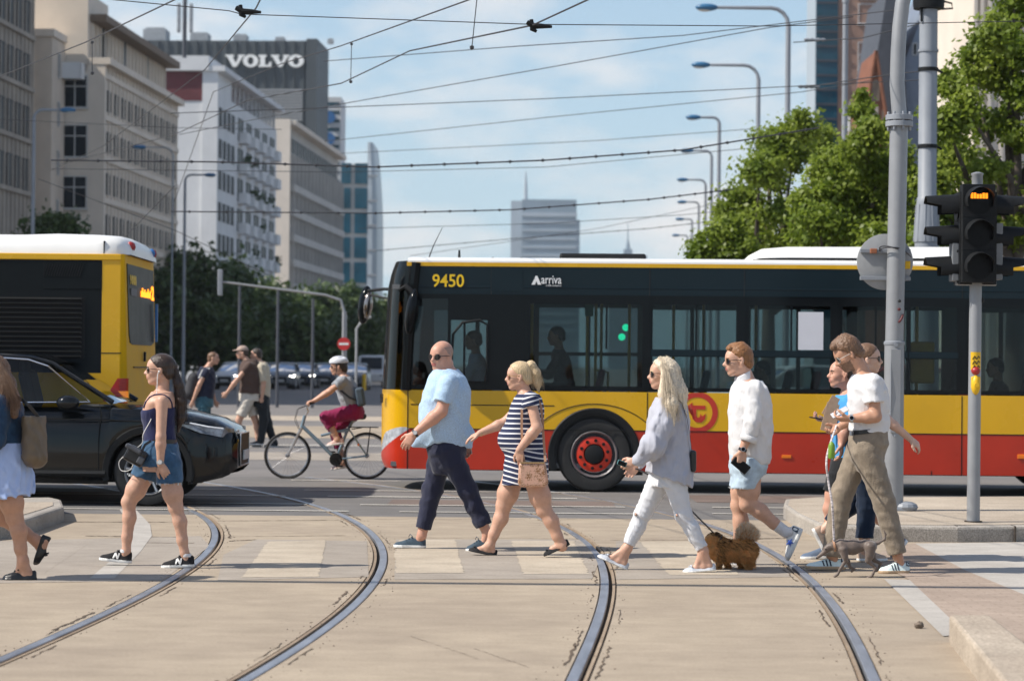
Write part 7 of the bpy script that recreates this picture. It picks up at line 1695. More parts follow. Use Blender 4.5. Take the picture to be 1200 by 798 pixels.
dr = [f.sl([(607,631,461.5,.10),(603,635,465,.155),(598.5,637,474,.178),(594.8,638,486,.17),(591.5,637,497,.158),(583.2,635,510,.172),(583.2,637,520,.178),(592,641,533,.188),(590,643,548,.19),(588.5,643,570,.19)])]
dr += [*capped([cone(shoN, f.j(624,483,-.19), .068,.064,.03)], f.j(623,476.5,-.18), f.j(624.5,487,-.19)-f.j(622.5,470,-.18)), *capped([cone(shoF, f.j(609,484,.17), .066,.060,.03)], f.j(610,478,.17), elbF-shoF), cut(f.j(610,567.5,0), (.04,0,-1))]
dress = f.mesh('dress', dr, m_stripe, .0075, waves(21,.0025,.10,(.3,0,1)))
vv = np.zeros(len(dress.data.vertices)*3); dress.data.vertices.foreach_get('co', vv); vv = vv.reshape(-1,3)
at = dress.data.attributes.new('band','FLOAT','POINT'); zb = vv[:,2]+.18*np.maximum(0,(vv[:,0]-0))*(vv[:,2] < .95)-.25*np.clip(vv[:,0]+.02,0,.2)*(vv[:,2] > .8)
sl_m = (np.linalg.norm(vv-np.array(f.j(622.5,474,-.19)),axis=1) < .085) & (vv[:,1] < -.13)
zb = np.where(sl_m, vv[:,2]-.30*vv[:,0], vv[:,2]+.12*np.sin((vv[:,0]+.05)*5)*(vv[:,2] < .9)*.4)
at.data.foreach_set('value', (zb/.0415).astype(np.float32))
for he,to in ((hN,tN),(hF,tF)):
 s_ = f.shoe(he, to, [m_suede], 'flat', W=.042, sole=.010); o,t,sd,up,L_,_,_ = f.last; mb = MB(); c = o+t*L_*.82+up*.042
 for q in (-1,1): mb.ball(c+sd*.012*q, (.009,.014,.006), 8)
 mb.build('bow', m_suede, s_, smooth='all')
hr = f.hair_cap(h_blond, .010, line=[[-.12,-.05,-.01,.03,.07,.105,.14],[-.06,-.04,-.010,.030,.066,.094,.1]], extra=[cone(f.H(-.07,0,.05), f.H(-.105,0,.055), .05,.025,.03)])
pt = [f.H(-.10,0,.055), f.j(622,429), f.j(627,437), f.j(629.5,448), f.j(631.5,459)]
f.mesh('ponytail', chain(pt, [.026,.042,.044,.034,.008], .02), h_blond, .006, waves(9,.005,.018,(1,1,.1)), parent=hr)
f.strands(h_blond, None, [[a+np.array([d_,e_,0]) for a,d_ in zip(pt,(0,dx*.8,dx,dx*1.1,dx*1.2))] for dx in (-.035,-.012,.012,.03) for e_ in (-.025,.025)], 320, .0009, 4, .014, parent=hr)
mb = MB(); mb.lathe([(.028,-.008),(.031,0),(.028,.008)],(0,0,0),'X',14,caps=False); mb.v = [tuple(f.H(-.108,0,.055)+np.array(v)) for v in mb.v]; mb.build('hair_tie', m_shblk, hr, smooth='all')
f.glasses(lens=M('amber_lens',(.22,.06,.03),rough=.08,var=0,spec=.7), frame=m_gold, w=.026, h=.021)
mb = MB(); mb.tube([Vector(np.array(wriF)+np.array([.015+.026*0,.026*math.cos(t),.026*math.sin(t)])) for t in [i*PI/8 for i in range(16)]], .003, 5, closed=True); mb.build('bracelet', m_gold, f.root, smooth=True)
bo = Vector(f.j(625,556,-.24)); bag = empty('shoulder_bag', bo+f.o, 0, 'patterned tan shoulder bag carried by the woman in the striped dress', 'bag')
m_pat = bpy.data.materials.new('leopard_leather'); m_pat.use_nodes = True
def _pat():
 nt = m_pat.node_tree; b = nt.nodes['Principled BSDF']; N = nt.nodes.new; l = nt.links.new; b.inputs['Roughness'].default_value = .4
 tc = N('ShaderNodeTexCoord'); v = N('ShaderNodeTexVoronoi'); v.inputs['Scale'].default_value = 19; v.inputs['Randomness'].default_value = .9; n = N('ShaderNodeTexNoise'); n.inputs['Scale'].default_value = 22
 rp = N('ShaderNodeValToRGB'); e = rp.color_ramp.elements; e[0].position = .12; e[0].color = (.10,.035,.012,1); e[1].position = .55; e[1].color = (.62,.36,.26,1)
 for p, c in ((.26,(.42,.19,.06)),(.34,(.05,.02,.01)),(.42,(.55,.30,.16)),(.5,(.60,.42,.34))): q = e.new(p); q.color = (*c,1)
 mx = N('ShaderNodeMix'); mx.data_type = 'RGBA'; mx.inputs[0].default_value = .12; l(tc.outputs['Object'], mx.inputs[6]); l(n.outputs['Color'], mx.inputs[7]); l(mx.outputs[2], v.inputs['Vector']); l(v.outputs['Distance'], rp.inputs[0]); l(rp.outputs[0], b.inputs['Base Color'])
_pat()
mb = MB(); w2, h2 = 17.5*k, 14*k
mb.prism([(-w2*.96,h2),(w2*.8,h2*1.05),(w2,-h2*.6),(w2*.85,-h2*1.0),(-w2*.85,-h2*1.05),(-w2*1.02,-h2*.7)], -.045, .045); mb.build('pouch', m_pat, bag, bevel=.022, fix=True, seg=3, smooth=60)
mb = MB(); mb.bx(-w2*.9,w2*.75,-.05,.05,h2*.93,h2*1.06); mb.build('zip_edge', m_gold, bag, bevel=.006)
for pts in ([(611.5,541,-.25),(612,520,-.20),(611.3,500,-.185),(611.5,480,-.17),(614,466,-.14),(618,461,-.10)],[(639,541,-.25),(637.5,520,-.18),(636,495,-.16),(634,476,-.15),(629,464,-.13),(622,460,-.10)]):
 flat_ribbon([Vector(f.j(*p))-bo for p in pts], .020, m_strap, 'strap', bag, nrm=(0,-1,0))
f = Fig('woman with long pale blonde hair in a grey blouse and ripped white jeans', 775, 669); k = f.px
f.head(777, 438.5, 0, yaw=3, pitch=0, size=1.0)
shoN, shoF = f.j(781,474,-.17), f.j(778,474,.16); elbN, wriN = f.j(768,520,-.22), f.j(744,540,-.21); elbF, wriF = f.j(770,518,.2), f.j(748,545,.2)
hipN, hipF = f.j(789,558,-.09), f.j(775,558,.09); knN, anN = f.j(801,603,-.09), f.j(824,645,-.09); knF, anF = f.j(753,602,.09), f.j(735,642,.09)
hN, tN = f.j(839,668,-.09), f.j(800,671,-.10); hF, tF = f.j(735,668,.09), f.j(700,652,.10)
body_t = [(770,795,465,.08),(766,801,472,.15),(761,806,484,.165),(758.5,807,498,.155),(760,806,518,.145),(759,807,535,.155),(761,806,555,.17)]
pr = f.head_prims(fem=True)+[cone(f.H(-.025,0,-.06), f.j(782,463), .049,.055,.03), f.sl(body_t, grow_=-.014)]
pr += f.arm_prims(shoN,elbN,wriN,(.048,.038,.027),.8)+f.arm_prims(shoF,elbF,wriF,(.048,.038,.027),.8)+f.leg_prims(hipN,knN,anN,(.09,.058,.052,.032),.66)+f.leg_prims(hipF,knF,anF,(.09,.058,.052,.032),.66)
pr += f.hand_prims(wriN, f.j(731,547,-.21)-wriN, (-.2,1,-.3), .92, .75, thumb=(-.3,-.6,.9), grip=.5)+f.hand_prims(wriF, (-.6,0,-.6), (0,-1,0), .92, .5, thumb=(-1,0,0))
pr += f.foot_prims(anN,hN,tN,.034)+f.foot_prims(anF,hF,tF,.034)
f.mesh('body', pr, [m_skin, m_lip, h_blond], .0078, mf=f.head_mat({'brow':2,'lip':1}))
bl = [f.sl([(768,797,466,.10),(764,804,472,.165),(759.5,808,485,.182),(757.5,809,500,.175),(757.5,809,520,.175),(757.0,811,540,.195),(757,812,556,.22),(757,812,572,.225)])]
bl += [cone(shoN, f.j(776,500,-.20), .070,.088,.04), cone(f.j(776,500,-.20), f.j(765,523,-.225), .088,.095,.04), cone(f.j(765,523,-.225), f.j(749,539,-.215), .095,.050,.04), cone(f.j(749,539,-.215), f.j(745.5,540.5,-.21), .040,.038,.01)]
bl += [cone(shoF, f.j(772,500,.19), .068,.08,.04), cone(f.j(772,500,.19), f.j(764,522,.2), .08,.085,.04), cone(f.j(764,522,.2), f.j(751,543,.2), .085,.04,.03)]
bl += [cut(f.j(759,552.5,0), unit(np.array([-.33,0,-1])))]
f.mesh('blouse', bl, c_grey, .0085, waves(31,.007,.075,(.9,.3,-.3),spread=.15))
je = [f.sl([(766,803,548,.14),(763,805,557,.155),(764,804,570,.16)])]+trouser(hipN,knN,anN,(.098,.064,.046),f.j(822.5,642,-.09))+trouser(hipF,knF,anF,(.098,.064,.046),f.j(737,638,.09))+[cone(knN*.62+anN*.38+np.array([.012,0,0]), knN*.4+anN*.6, .058,.050,.03), cone(knF*.62+anF*.38+np.array([.012,0,0]), knF*.4+anF*.6, .058,.050,.03)]
jo = f.mesh('jeans', je, c_wjean, .0085, waves(33,.003,.06,(.3,.1,1)))
for kn_, sgn in ((knF,-1),(knN,-1)):
 mb = MB(); p = Vector(kn_)+Vector((-.057,-.02,-.0)); mb.ball(p+Vector((.0,-.02,0)),(.012,.05,.011),10); mb.build('knee_rip', m_skin, jo, smooth='all')
 mb = MB(); 
 for q in range(7): mb.tube([p+Vector((-.008,-.05+.012*q,.014)), p+Vector((-.012,-.052+.012*q,-.013))], .0018, 4)
 mb.build('rip_threads', c_fray, jo)
for he,to in ((hN,tN),(hF,tF)):
 s_ = f.shoe(he, to, [m_shsil, m_solew], 'flat', W=.043, sole=.012); o,t,sd,up,L_,_,_ = f.last; mb = MB(); mb.tube([o+t*L_*.72+up*.045-sd*.03, o+t*L_*.74+up*.052, o+t*L_*.72+up*.045+sd*.03], .006, 6); mb.tube([o+t*L_*.8+up*.045-sd*.01, o+t*L_*.68+up*.05-sd*.03], .004, 5); mb.build('bow', m_shsil, s_)
hr = f.hair_cap(h_ash, .013, line=[[-.12,-.05,-.01,.03,.07,.105,.14],[-.03,-.015,.0,.034,.064,.092,.1]], low=0, extra=[
 cone(f.H(-.045,.05,.03), f.j(784,455,-.12), .05,.055,.03), cone(f.j(784,455,-.12), f.j(786,474,-.205), .055,.056,.03), cone(f.j(786,474,-.205), f.j(788,499,-.225), .052,.016,.03), cone(f.H(-.06,0,.02), f.j(794,460,-.05), .07,.075,.03), cone(f.j(794,460,-.05), f.j(800,486,-.10), .075,.035,.03), cone(f.H(-.045,-.05,.02), f.j(790,465,.1), .05,.05,.03), cone(f.H(.0,.075,.0), f.j(776,462,-.135), .020,.028,.03), cone(f.j(776,462,-.135), f.j(778,480,-.17), .028,.012,.03)], disp=.005)
gd = [[f.H(.03,.03,.125), f.H(-.01,.085,.06), f.j(781+dx*.3,448,-.15), f.j(783+dx*.7,468,-.24+.02*abs(dx)/10), f.j(785+dx,486,-.27+.006*abs(dx)), f.j(788+dx*.8,501,-.25+.004*abs(dx))] for dx in (-8,-4,0,4,8,12)]+[[f.H(-.03,.0,.13), f.H(-.1,.04,.05), f.j(794+dx*.4,448,-.05), f.j(798+dx*.6,466,-.06), f.j(800+dx,482,-.05), f.j(802+dx,494,-.05)] for dx in (-6,0,4)]
f.strands(h_ash, None, gd, 1000, .0010, 5, .017, parent=hr)
f.glasses(w=.028, h=.022)
ph = empty('phone', Vector(f.j(729,543,-.235))+f.o, 0, 'teal cased phone held low by the blonde woman in white jeans', 'phone'); mb = MB(); mb.box((0,0,0),(.075,.013,.04),Matrix.Rotation(R(20),3,'Y')); mb.build('case', M('teal_case',(.10,.26,.28),rough=.4), ph, bevel=.005); mb = MB(); mb.box((0,-.008,0),(.065,.002,.034),Matrix.Rotation(R(20),3,'Y')); mb.build('screen', m_lens, ph)
bo = Vector(f.j(812,540,-.05)); bag = empty('crossbody_bag', bo+f.o, 0, 'small black crossbody bag behind the blonde woman in white jeans', 'bag')
mb = MB(); mb.box((0,0,0),(.045,.15,.17)); mb.build('pouch', m_shblk, bag, bevel=.018)
flat_ribbon([Vector(f.j(*p))-bo for p in ((811,533,-.06),(808.5,510,-.12),(805,490,-.14),(799,472,-.14),(790,464,-.1))], .012, m_shblk, 'strap', bag, nrm=(-1,0,0))
f = Fig('ginger haired man in a white shirt and pale denim shorts, one foot kicked back', 880, 663); k = f.px
f.head(865.5, 422.5, 0, yaw=8, pitch=-4, size=1.05)
shoN, shoF = f.j(884,456,-.19), f.j(876,456,.18); elbN, wriN = f.j(882.5,493,-.25), f.j(870,528,-.25); elbF, wriF = f.j(872,495,.24), f.j(866,530,.22)
hipN, hipF = f.j(880,546,-.095), f.j(876,546,.095); knN, anN = f.j(876,590,-.095), f.j(919,622,-.09); knF, anF = f.j(866,592,.095), f.j(866.5,650,.10)
hN, tN = f.j(941,620,-.09), f.j(924,657,-.09); hF, tF = f.j(884,664,.10), f.j(844,664,.11)
body_t = [(864,890,446,.09),(858,897,452,.18),(855.5,902,464,.205),(854,904,480,.20),(854,904,500,.185),(855,902,520,.18),(856,900,545,.185)]
pr = f.head_prims()+[cone(f.H(-.025,0,-.055), f.j(876,447), .058,.064,.03), f.sl(body_t, grow_=-.018)]
pr += f.arm_prims(shoN,elbN,wriN,(.055,.045,.030),.8)+f.arm_prims(shoF,elbF,wriF,(.055,.045,.03),.8)+f.leg_prims(hipN,knN,anN,(.095,.063,.060,.038))+f.leg_prims(hipF,knF,anF,(.095,.063,.060,.038))
pr += f.hand_prims(wriN, f.j(869,541,-.25)-wriN, (-.25,1,0), 1.02, .7, thumb=(-1,-.2,-.2), grip=.4)+f.hand_prims(wriF, (-.1,0,-1), (0,-1,0), 1.02, .5, thumb=(-1,0,0))
pr += [*f.ankle_in(anN,hN,tN,.038), *f.ankle_in(anF,hF,tF,.038)]
f.mesh('body', pr, [m_skin, m_lip, h_red], .0078, mf=f.head_mat({'brow':2,'lip':1}))
sh = [f.sl([(861,893,446.5,.11),(857.5,899,453,.195),(854.8,903.5,465,.222),(853.5,905.5,482,.22),(853.5,905.5,505,.21),(854.5,904,525,.21),(856,902,550,.205)])]
sh += [cone(shoN, elbN, .078,.066,.03), cone(shoF, elbF, .076,.066,.03)]+capped([cone(elbN, f.j(874,522,-.25), .066,.060,.02)], f.j(877,516,-.25), wriN-elbN)+capped([cone(elbF, f.j(867,520,.23), .066,.06,.02)], f.j(868,514,.23), wriF-elbF)
sh += [minus(ell(f.j(872,549,-.25),(.15,.12,.10)),.02), minus(ell(f.j(872,549,.25),(.15,.12,.10)),.02), cut(f.j(880,544.5,0), (.10,0,-1))]
sho_ = f.mesh('shirt', sh, c_white, .0085, waves(41,.006,.11,(.9,.2,.25),spread=.2))
rows = []
for e_, zz in ((.0,.0),(.006,.0),(.006,.045),(.0,.05)):
 d = unit(np.array(wriN)-np.array(elbN)); c = np.array(f.j(876.5,517.5,-.25))-d*(zz); u_ = unit(np.cross(d,[0,1,0])); v_ = np.cross(d,u_); rows.append([c+(u_*math.cos(t)+v_*math.sin(t))*(.067+e_) for t in [i*2*PI/24 for i in range(24)]])
mb = MB(); mb.grid(rows, wrap=True); mb.build('rolled_cuff', c_white, sho_, smooth='all')
f.mesh('collar', capped([cone(f.H(-.035,0,-.15), f.H(-.028,0,-.075), .080,.066,.01)], f.H(-.028,0,-.100), f.HM[:,2]*.9+f.HM[:,0]*.4), c_white, .006, parent=sho_)
so_ = [f.sl([(855,898,532,.185),(854.5,899,546,.195),(855,897,556,.19)])]+[cone(f.j(879,545,-.095), f.j(871.5,573,-.10), .118,.108,.03), cone(f.j(876,545,.095), f.j(869,573,.10), .118,.108,.03), cut(f.j(870,571.5,0), (-.05,0,-1))]
f.mesh('denim_shorts', so_, c_ldenim, .0085, waves(43,.004,.08,(.2,.1,1)))
mb = MB(); rn = random.Random(6)
for i in range(80):
 a = rn.uniform(0,2*PI); c = f.j(871.5,571,-.10) if i % 2 else f.j(869,571,.10); p = Vector(c)+Vector((.105*math.cos(a), .105*math.sin(a), .003)); mb.tube([p, p+Vector((rn.uniform(-.006,.006),rn.uniform(-.006,.006),rn.uniform(-.018,-.004)))], .0018, 4)
mb.build('frayed_hem', c_fray, f.root)
for he,to,an,nm in ((hN,tN,anN,1),(hF,tF,anF,0)):
 s_ = f.shoe(he, to, [m_shwh, m_solew], 'sneaker', W=.05, sole=.026); o,t,sd,up,L_,_,_ = f.last
 st = [(.50+.13*r_*math.cos(a_), .056+.030*r_*math.sin(a_)) for r_,a_ in [((1 if i % 2 == 0 else .42), PI/2+i*PI/5+.4) for i in range(10)]]; f.decal(st, m_star, s_, 'star')
 f.decal([(.03,.034),(.03,.082),(.14,.088),(.17,.034)], m_shblue, s_, 'heel_tab')
 kn = knN if nm else knF; d = unit(np.array(an)-np.array(kn)); a0 = np.array(an)-d*.075; mb = MB(); mb.tube([Vector(a0), Vector(np.array(an)+d*.02), Vector(o+t*L_*.2+up*.07)], [.048,.047,.040], 16); mb.build('sock', m_sock, s_, smooth=True)
 mb = MB()
 for q in range(3): mb.tube([o+t*L_*(.40+.08*q)+up*(.094-.014*q)-sd*.024, o+t*L_*(.43+.08*q)+up*(.096-.014*q)+sd*.024], .004, 5)
 mb.build('laces', m_solew, s_)
f.hair_cap(h_red, .006, line=[[-.12,-.05,-.01,.03,.07,.105,.16],[-.06,-.045,-.012,.025,.066,.09,.09]], top=.004, extra=[cone(f.H(.072,-.03,.098), f.H(.072,.035,.099), .014,.014,.02), cone(f.H(.04,-.02,.108), f.H(-.03,0,.112), .03,.03,.03)], disp=.003)
f.glasses(w=.027, h=.022, frame=m_frm)
watch(f, elbN, wriN, .97, .031, m_shblk, m_lens)
ph = empty('phone', Vector(f.j(868.5,545,-.29))+f.o, 0, 'dark phone in the hand of the man in denim shorts', 'phone'); mb = MB(); mb.box((0,0,0),(.08,.010,.15),Matrix.Rotation(R(-50),3,'Y')); mb.build('case', m_shblk, ph, bevel=.005); mb = MB(); mb.box((0,-.0065,0),(.068,.002,.136),Matrix.Rotation(R(-50),3,'Y')); mb.build('screen', m_lens, ph); ph.location.y += .035
f = Fig('bearded man in a white T-shirt and brown linen trousers looking down at his phone', 1005, 670); k = f.px
f.head(994, 415, 0, yaw=4, pitch=-30, size=1.05)
shoN, shoF = f.j(1023,449,-.19), f.j(1010,449,.18); elbN, wriN = f.j(1026,488,-.23), f.j(996,490.5,-.20); elbF, wriF = f.j(1005,488,.2), f.j(984,500,.16)
hipN, hipF = f.j(1016,530,-.095), f.j(1007,530,.095); knN, anN = f.j(1036,588,-.095), f.j(1052,652,-.09); knF, anF = f.j(987,578,.095), f.j(974,650,.10)
hN, tN = f.j(1066,671.5,-.09), f.j(1029,671.5,-.10); hF, tF = f.j(991,667,.10), f.j(944,666,.11)
body_t = [(1000,1024,437,.09),(995,1034,444,.18),(994,1039,456,.205),(994,1041,470,.195),(995,1041,488,.17),(997,1040,506,.165),(998,1036,530,.17)]
pr = f.head_prims()+[cone(f.H(-.03,0,-.05), f.j(1012,440), .058,.065,.03), f.sl(body_t, grow_=-.016)]
pr += f.arm_prims(shoN,elbN,wriN,(.054,.046,.030),.8)+f.arm_prims(shoF,elbF,wriF,(.052,.044,.03),.8)+f.leg_prims(hipN,knN,anN,(.09,.06,.056,.038),.75)+f.leg_prims(hipF,knF,anF,(.09,.06,.056,.038),.75)
pr += f.hand_prims(wriN, f.j(983,491,-.17)-wriN, (-.1,.5,.9), 1.0, .8, thumb=(-.2,-.6,.9), grip=.6)+f.hand_prims(wriF, (-.6,-.2,-.4), (0,-.6,.6), 1.0, .8, thumb=(0,0,1), grip=.5)
pr += [*f.ankle_in(anN,hN,tN,.038), *f.ankle_in(anF,hF,tF,.038)]
f.mesh('body', pr, [m_skin2, m_lip, h_light, M('stubble',(.20,.115,.075),rough=.7,var=.3,scale=120)], .0078, mf=f.head_mat({'beard':3,'brow':2,'lip':1}))
te = [f.sl([(1000,1027,438.5,.105),(995.5,1035,444,.19),(993.5,1040,456,.215),(993.5,1042,470,.207),(994.5,1042,488,.185),(995.5,1041,506,.182)])]
te += capped([cone(shoN, f.j(1026,478,-.225), .078,.076,.03)], f.j(1026.5,471,-.22), (.05,0,-1))+capped([cone(shoF, f.j(1006,476,.2), .078,.075,.03)], f.j(1007,468,.2), elbF-shoF)+[cut(f.j(1015,506,0), (-.10,0,-1))]
f.mesh('tee_shirt', te, c_white, .0085, waves(51,.0055,.12,(.7,.1,.6),spread=.22))
tp_ = [f.sl([(996.5,1040,505,.178),(994,1041,520,.19),(997,1035,538,.175),(1004,1028,552,.12)])]+trouser(hipN,knN,anN,(.112,.086,.074),f.j(1051,648,-.09),(0.2,0,-1))+trouser(hipF,knF,anF,(.110,.086,.076),f.j(976,652,.10),(-.1,0,-1))
f.mesh('trousers', tp_, c_linen, .0085, waves(53,.0032,.11,(.6,.2,1)))
rows = [[Vector(f.j(1018-21.8*math.cos(t), 505.5-2.2*-math.cos(t), -.183*math.sin(t)))+Vector((0,0,zz)) for t in [i*PI/16 for i in range(33)]] for zz in (.017,-.017)]
mb = MB(); mb.grid(rows); mb.build('belt', m_shblk, f.root, smooth='all')
mb = MB(); mb.box(Vector(f.j(998,508,-.12)),(.03,.02,.035),Matrix.Rotation(R(35),3,'Z')); mb.build('belt_buckle', m_silver, f.root, bevel=.004)
for he,to in ((hN,tN),(hF,tF)):
 s_ = f.shoe(he, to, [m_mint, m_gum], 'sneaker', W=.050, sole=.024)
 for q in range(3): a_ = .36+.085*q; f.decal([(a_,.028),(a_+.035,.028),(a_+.075,.078-.006*q),(a_+.04,.080-.006*q)], c_ptrou, s_, 'stripe')
 f.decal([(.02,.055),(.02,.084),(.12,.092),(.13,.06)], c_ptrou, s_, 'heel_tab'); o,t,sd,up,L_,_,_ = f.last; mb = MB()
 for q in range(3): mb.tube([o+t*L_*(.42+.08*q)+up*(.093-.014*q)-sd*.024, o+t*L_*(.45+.08*q)+up*(.095-.014*q)+sd*.024], .004, 5)
 mb.build('laces', m_solew, s_)
f.hair_cap(h_light, .009, line=[[-.12,-.05,-.01,.03,.07,.105,.16],[-.06,-.045,-.012,.022,.064,.088,.09]], top=.010, extra=[cone(f.H(.078,-.03,.098), f.H(.078,.035,.098), .016,.018,.02), cone(f.H(.05,-.02,.115), f.H(-.04,0,.124), .028,.028,.03), cone(f.H(-.05,0,.11),f.H(-.03,.0,.140),.026,.008,.02), cone(f.H(.07,.03,.11),f.H(.095,.03,.098),.014,.008,.02), cone(f.H(-.02,.07,-.04),f.H(.0,.075,.02),.008,.012,.01)], disp=.004)
f.glasses(w=.027, h=.021, frame=M('clear_frame',(.55,.50,.45),rough=.2,var=0))
watch(f, elbN, wriN, .93, .031, m_silver, m_lens)
ph = empty('phone', Vector(f.j(984,483,-.16))+f.o, 0, 'pale phone held up by the bearded man in the white T-shirt', 'phone'); mb = MB(); mb.box((0,0,0),(.14,.07,.009),Matrix.Rotation(R(-28),3,'Y')@Matrix.Rotation(R(30),3,'X')); mb.build('case', M('pale_case',(.5,.5,.52),rough=.35), ph, bevel=.004)
manG = f
f = Fig('man with receding hair behind the bearded man, holding a phone and sheets of cardboard', 985, 654); k = f.px
f.head(986.5, 438, 0, yaw=10, pitch=2, size=1.02)
shoN, shoF = f.j(1000,470,-.17), f.j(996,470,.18); elbN, wriN = f.j(990,505,-.2), f.j(986,520,-.23); elbF, wriF = f.j(986,505,.2), f.j(970,492,.1)
hipN, hipF = f.j(990,548,-.09), f.j(994,548,.09); knN, anN = f.j(974,596,-.09), f.j(972,640,-.09); knF, anF = f.j(1020,598,.09), f.j(1050,625,.09)
hN, tN = f.j(978,654,-.09), f.j(938,655,-.10); hF, tF = f.j(1064,634,.09), f.j(1046,655,.09)
body_t = [(984,1010,459,.09),(977,1015,468,.19),(975,1018,485,.2),(975,1018,505,.19),(976,1016,525,.18),(977,1014,550,.18)]
pr = f.head_prims(jaw=1.02)+[cone(f.H(-.025,0,-.055), f.j(999,461), .058,.064,.03), f.sl(body_t, grow_=-.016)]
pr += f.arm_prims(shoN,elbN,wriN,(.055,.047,.031))+f.arm_prims(shoF,elbF,wriF,(.055,.046,.03))+f.leg_prims(hipN,knN,anN,(.095,.063,.060,.038))+f.leg_prims(hipF,knF,anF,(.095,.063,.06,.038))
pr += f.hand_prims(wriN, (0,-.1,-1), (-1,.3,0), 1.0, .6, thumb=(-.3,-1,0), grip=.4)+f.hand_prims(wriF, (-1,-.1,.05), (0,-.2,1), 1.0, .75, thumb=(0,-1,.2), grip=.4)
pr += [*f.ankle_in(anN,hN,tN,.038), *f.ankle_in(anF,hF,tF,.038)]
f.mesh('body', pr, [m_skin3, m_lip, h_dkbr, m_eye], .0078, mf=f.head_mat({'brow':2,'lip':1,'eye':3}))
te = [f.sl([(980,1012,463,.12),(975.5,1017,469,.2),(973.5,1020,486,.215),(973.5,1020,505,.205),(974.5,1018,525,.2),(975,1017,540,.2)])]+[*capped([cone(shoN, f.j(994.5,496,-.19), .08,.076,.03)], f.j(995.5,492,-.19), elbN-shoN), *capped([cone(shoF, f.j(990,496,.19), .08,.076,.03)], f.j(991,492,.19), elbF-shoF), cut(f.j(990,541,0),(0,0,-1))]
f.mesh('tee_shirt', te, c_teesky, .0085, waves(61,.005,.12,(.4,.1,1)))
so_ = [f.sl([(974,1017,538,.19),(973,1018,550,.2)])]+[*capped([cone(hipN, f.j(976,584,-.09), .118,.105,.03)], f.j(978,578,-.09),(-.3,0,-1)), *capped([cone(hipF, f.j(1008,582,.09), .118,.105,.03)], f.j(1006,578,.09),(.4,0,-1))]
f.mesh('shorts', so_, c_black, .009, waves(63,.004,.08,(.2,.1,1)))
for he,to in ((hN,tN),(hF,tF)): f.shoe(he, to, [M('blue_grey_canvas',(.10,.14,.21),rough=.85,var=.1), m_solew], 'sneaker', W=.05, sole=.024)
f.hair_cap(h_dkbr, .005, line=[[-.12,-.05,-.01,.03,.07,.09,.14],[-.06,-.045,-.012,.012,.02,.0,-.03]], disp=.002)
ph = empty('phone', Vector(f.j(957,490,.06))+f.o, 0, 'black phone held out level by the man with the cardboard', 'phone'); mb = MB(); mb.box((0,0,0),(.12,.07,.011),Matrix.Rotation(R(8),3,'Y')); mb.build('case', m_shblk, ph, bevel=.004)
cb = empty('cardboard', Vector(f.j(975.5,485,-.14))+f.o, 0, 'two tilted sheets of brown cardboard held beside the bearded man', 'cardboard')
m_cb = M('cardboard', (.46,.32,.22), rough=.9, var=.12, scale=30)
mb = MB(); mb.box((-.015,-.01,-.03),(.12,.012,.24),Matrix.Rotation(R(14),3,'Y')); mb.build('sheet', m_cb, cb); mb = MB(); mb.box((.012,.01,.05),(.13,.012,.18),Matrix.Rotation(R(30),3,'Y')); mb.build('sheet', m_cb, cb)
f = Fig('woman in dark sunglasses walking right behind the bearded man, her arm swinging back', 1012, 657); k = f.px; f.back = -1.
f.head(1017, 420.5, 0, yaw=6, size=1.0, left=False)
shoN, shoF = f.j(1016,456,-.17), f.j(1013,456,.16); elbN, wriN = f.j(1040,492,-.16), f.j(1067,514.5,-.13); elbF, wriF = f.j(1004,490,.2), f.j(995,515,.2)
hipN, hipF = f.j(1012,540,-.09), f.j(1010,540,.09); knN, anN = f.j(1016,592,-.09), f.j(1012,642,-.09); knF, anF = f.j(996,592,.09), f.j(968,618,.09)
hN, tN = f.j(1004,657,-.09), f.j(1040,657,-.09); hF, tF = f.j(951,620,.09), f.j(966,650,.09)
body_t = [(1024,1002,448,.075),(1028,997,455,.15),(1030,995,468,.165),(1029,996,490,.14),(1029,996,510,.14),(1030,994,535,.165),(1028,996,550,.16)]
pr = f.head_prims(fem=True)+[cone(f.H(-.025,0,-.06), f.j(1013,449), .049,.055,.03), f.sl(body_t, grow_=-.01)]
pr += f.arm_prims(shoN,elbN,wriN,(.047,.037,.026))+f.arm_prims(shoF,elbF,wriF,(.047,.037,.026))+f.leg_prims(hipN,knN,anN,(.088,.06,.055,.036),.75)+f.leg_prims(hipF,knF,anF,(.088,.06,.055,.036),.75)
pr += f.hand_prims(wriN, f.j(1076,522,-.12)-wriN, (-.5,.6,-.5), .95, .55, thumb=(-.4,-.5,-.8))+f.hand_prims(wriF, (-.2,0,-1), (0,-1,0), .92, .5, thumb=(1,0,0))
pr += f.foot_prims(anN,hN,tN,.034)+[*f.ankle_in(anF,hF,tF,.034)]
f.mesh('body', pr, [m_skin4, m_lip, h_light], .0078, mf=f.head_mat({'brow':2,'lip':1}))
te = [f.sl([(1025,1000,450,.09),(1029,996,456,.16),(1031,994,468,.178),(1030,995,490,.155),(1030,995,512,.155),(1031,993,540,.175)])]+[cone(shoN, f.j(1024,470,-.17), .062,.06,.03), cone(shoF, f.j(1010,470,.17), .062,.06,.03)]
f.mesh('top', te, c_black, .0085, waves(71,.004,.1,(.4,.1,1)))
tr = [f.sl([(1031,993,535,.172),(1030,994,550,.172)])]+trouser(hipN,knN,anN,(.105,.080,.070),f.j(1012,630,-.09),(0,0,-1))+trouser(hipF,knF,anF,(.105,.08,.066),f.j(972,614,.09))
f.mesh('trousers', tr, cloth('ink_trousers',(.008,.018,.04)), .0085, waves(73,.004,.09,(.5,.1,1)))
for he,to in ((hN,tN),(hF,tF)): f.shoe(he, to, [m_tan, m_solew], 'sneaker', W=.045, sole=.022)
